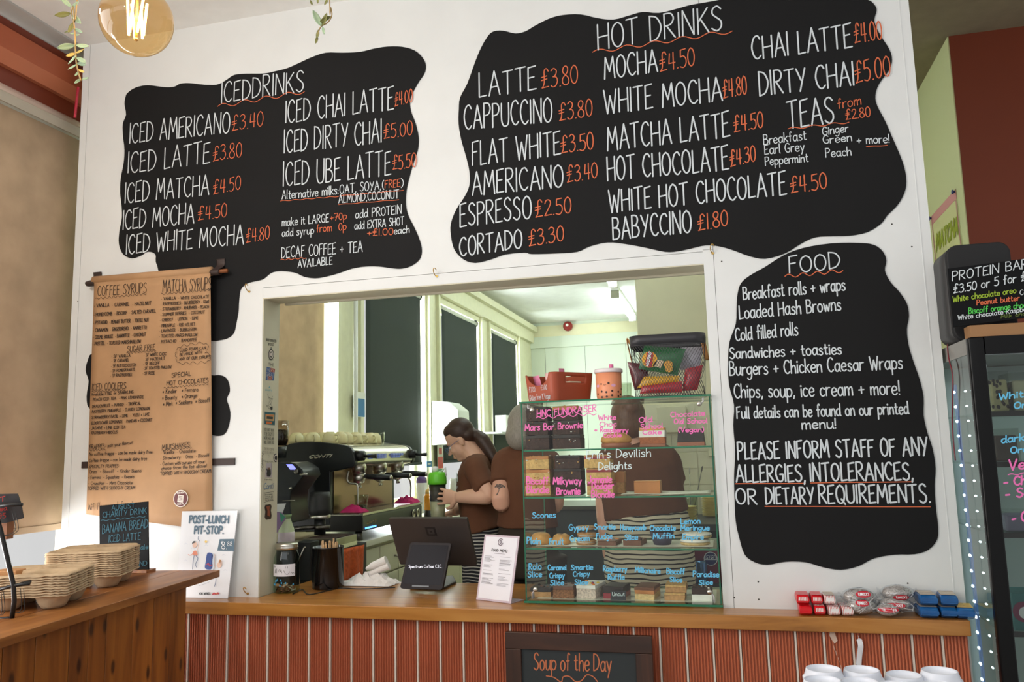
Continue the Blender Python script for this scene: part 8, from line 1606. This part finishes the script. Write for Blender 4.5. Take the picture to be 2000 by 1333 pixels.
# ================================================================= below the worktop
yS = -.150; S0 = [W(986, 1235.5, yS), W(1272.5, 1244, yS)]; zb0 = 0.35
t = thing('framed_chalkboard', 'dark wood framed chalkboard reading Soup of the Day below the worktop', 'chalkboard', ((S0[0].x + S0[1].x) / 2, yS, zb0))
xa, xb, zt1 = S0[0].x, S0[1].x, (S0[0].z + S0[1].z) / 2; fw = .056
dw_ = wood('dark_frame_wood', (40, 20, 10), (62, 34, 20), (84, 48, 30), 0, 1.2, .45)
dwv = wood('dark_frame_wood_upright', (40, 20, 10), (62, 34, 20), (84, 48, 30), 2, 1.2, .45)
for (x0, x1, z0, z1, mm) in ((xa, xb, zt1 - fw, zt1, dw_), (xa, xb, zb0, zb0 + fw, dw_), (xa, xa + fw, zb0 + fw + .0005, zt1 - fw - .0005, dwv), (xb - fw, xb, zb0 + fw + .0005, zt1 - fw - .0005, dwv)):
    m = MB(); m.bx(x0, x1, yS, yS + .022, z0, z1); m.build('frame_rail', mm, t, bevel=.002)
m = MB(); m.bx(xa + fw - .004, xb - fw + .004, yS + .010, yS + .016, zb0 + fw - .004, zt1 - fw + .004); m.build('slate', mat('slate_grey', (38, 44, 46), .6), t)
m = MB(); m.bx(xa + .05, xb - .05, yS + .0225, yS + .05, 0.0, zb0 + .1); m.build('easel_leg', dw_, t)
soup = mat('chalk_soup_orange', (196, 112, 74), .8)
m = MB(); f = lambda x, y: W(x, y, yS + .0092); write(m, "Soup of the Day", f(1043, 1309), f(1194, 1312), f(1043, 1276) - f(1043, 1309), .0042, NW, sp=14); m.build('chalk_lettering', soup, t)
m = MB(); ribbon(m, cr_spline([f(x, y) for x, y in ((1067, 1321), (1082, 1324), (1096, 1333), (1100, 1323), (1112, 1322), (1124, 1332), (1136, 1330), (1146, 1319), (1158, 1322), (1167, 1332))], 5), .0036, NW); m.build('chalk_squiggle', soup, t)
# torn paint and a curling label on the panelling
m = MB(); yP = -.0962
for pts in ([(1621, 1233), (1630, 1232), (1632, 1242), (1636, 1252), (1630, 1258), (1624, 1250), (1620, 1242)],): m.prism([W(x, y, yP) for x, y in pts], (0, -.0003, 0))
for x, y in ((1628, 1262), (1632, 1272), (1637, 1285), (1642, 1300)): ribbon(m, [W(x, y, yP - .0002), W(x + 2, y + 9, yP - .0002)], .0016, NW)
tag(m.build('paint_chip', mat('bare_plaster', (206, 178, 160), .9)), 'pale torn patch and scratches on the terracotta panelling under the worktop', 'damage mark')
m = MB(); m.tube(cr_spline([W(1676, 1242, -.10), W(1678, 1250, -.103), W(1681, 1262, -.108), W(1679, 1278, -.104), W(1677, 1300, -.10)], 4), [[.0008, .0025]] * 4 + [[.008, .0005]] * 13, 6, sm=False); t_ = m.build('price_strip', mat('label_white', (220, 220, 224), .5)); tag(t_, 'narrow curling white price strip stuck to the panelling under the worktop', 'label')
# ================================================================= takeaway cup lids, nearest the camera
lidm = mat('lid_white_plastic', (226, 230, 240), .3)
LD = 1.85; top0 = WD(1610, 1312, LD); zst = top0.z - .075
st_ = thing('lid_stand', 'small wooden stand holding stacks of white cup lids at the bottom right', 'stand', (WD(1720, 1330, LD).x, WD(1720, 1330, LD).y, 0))
d0 = WD(1560, 1400, LD); d1 = WD(1900, 1400, LD)
m = MB(); m.bx(d0.x - .02, d1.x + .02, d0.y - .20, d1.y + .05, zst - .03, zst - .0008); m.build('stand_top', plankt, st_)
for x in (d0.x, d1.x):
    for y in (d0.y - .18, d1.y + .03): m = MB(); m.bx(x - .02, x + .02, y - .015, y + .015, 0, zst - .0305); m.build('leg', plankt, st_)
first = None
def lid_mesh(c):
    r_ = .0455; w = MB(); w.lathe([(r_ * .93, 0), (r_ * 1.02, .003), (r_ * 1.02, .007), (r_ * .95, .010), (r_ * .93, .012), (r_ * .86, .021), (r_ * .83, .026), (r_ * .79, .0265), (r_ * .76, .022), (r_ * .72, .016), (0, .0155)], c, 36)
    return w.build('cup_cover', lidm)
for row, (pts, dpt, n) in enumerate((([(1609, 1318), (1684, 1320), (1766, 1330), (1836, 1322)], LD, 5), ([(1607, 1341), (1680, 1344), (1750, 1352), (1836, 1352)], 1.74, 4))):
    for j, (x, y) in enumerate(pts):
        tp_ = WD(x, y, dpt)
        for k in range(n):
            z = tp_.z - .013 - .0125 * (n - 1 - k)
            if k == 0 and z > zst: nn_ = int((z - zst) / .0125)
            c = Vector((tp_.x, tp_.y, z))
            if first is None: first = lid_mesh(c); o = first
            else: o = dup(first); o.location = c
            nm = '%s %s row stack from the left' % (ORD[j], ('back', 'front')[row])
            tag(o, ('topmost white cup lid of the ' if k == n - 1 else 'white cup lid nested below the top of the ') + nm, 'cup lid', nm)
        zz = tp_.z - .013 - .0125 * (n - 1)
        k2 = 0
        while zz - .0125 * (k2 + 1) > zst: k2 += 1; o = dup(first); o.location = Vector((tp_.x, tp_.y, zz - .0125 * k2)); tag(o, 'white cup lid nested below the top of the ' + nm, 'cup lid', nm)
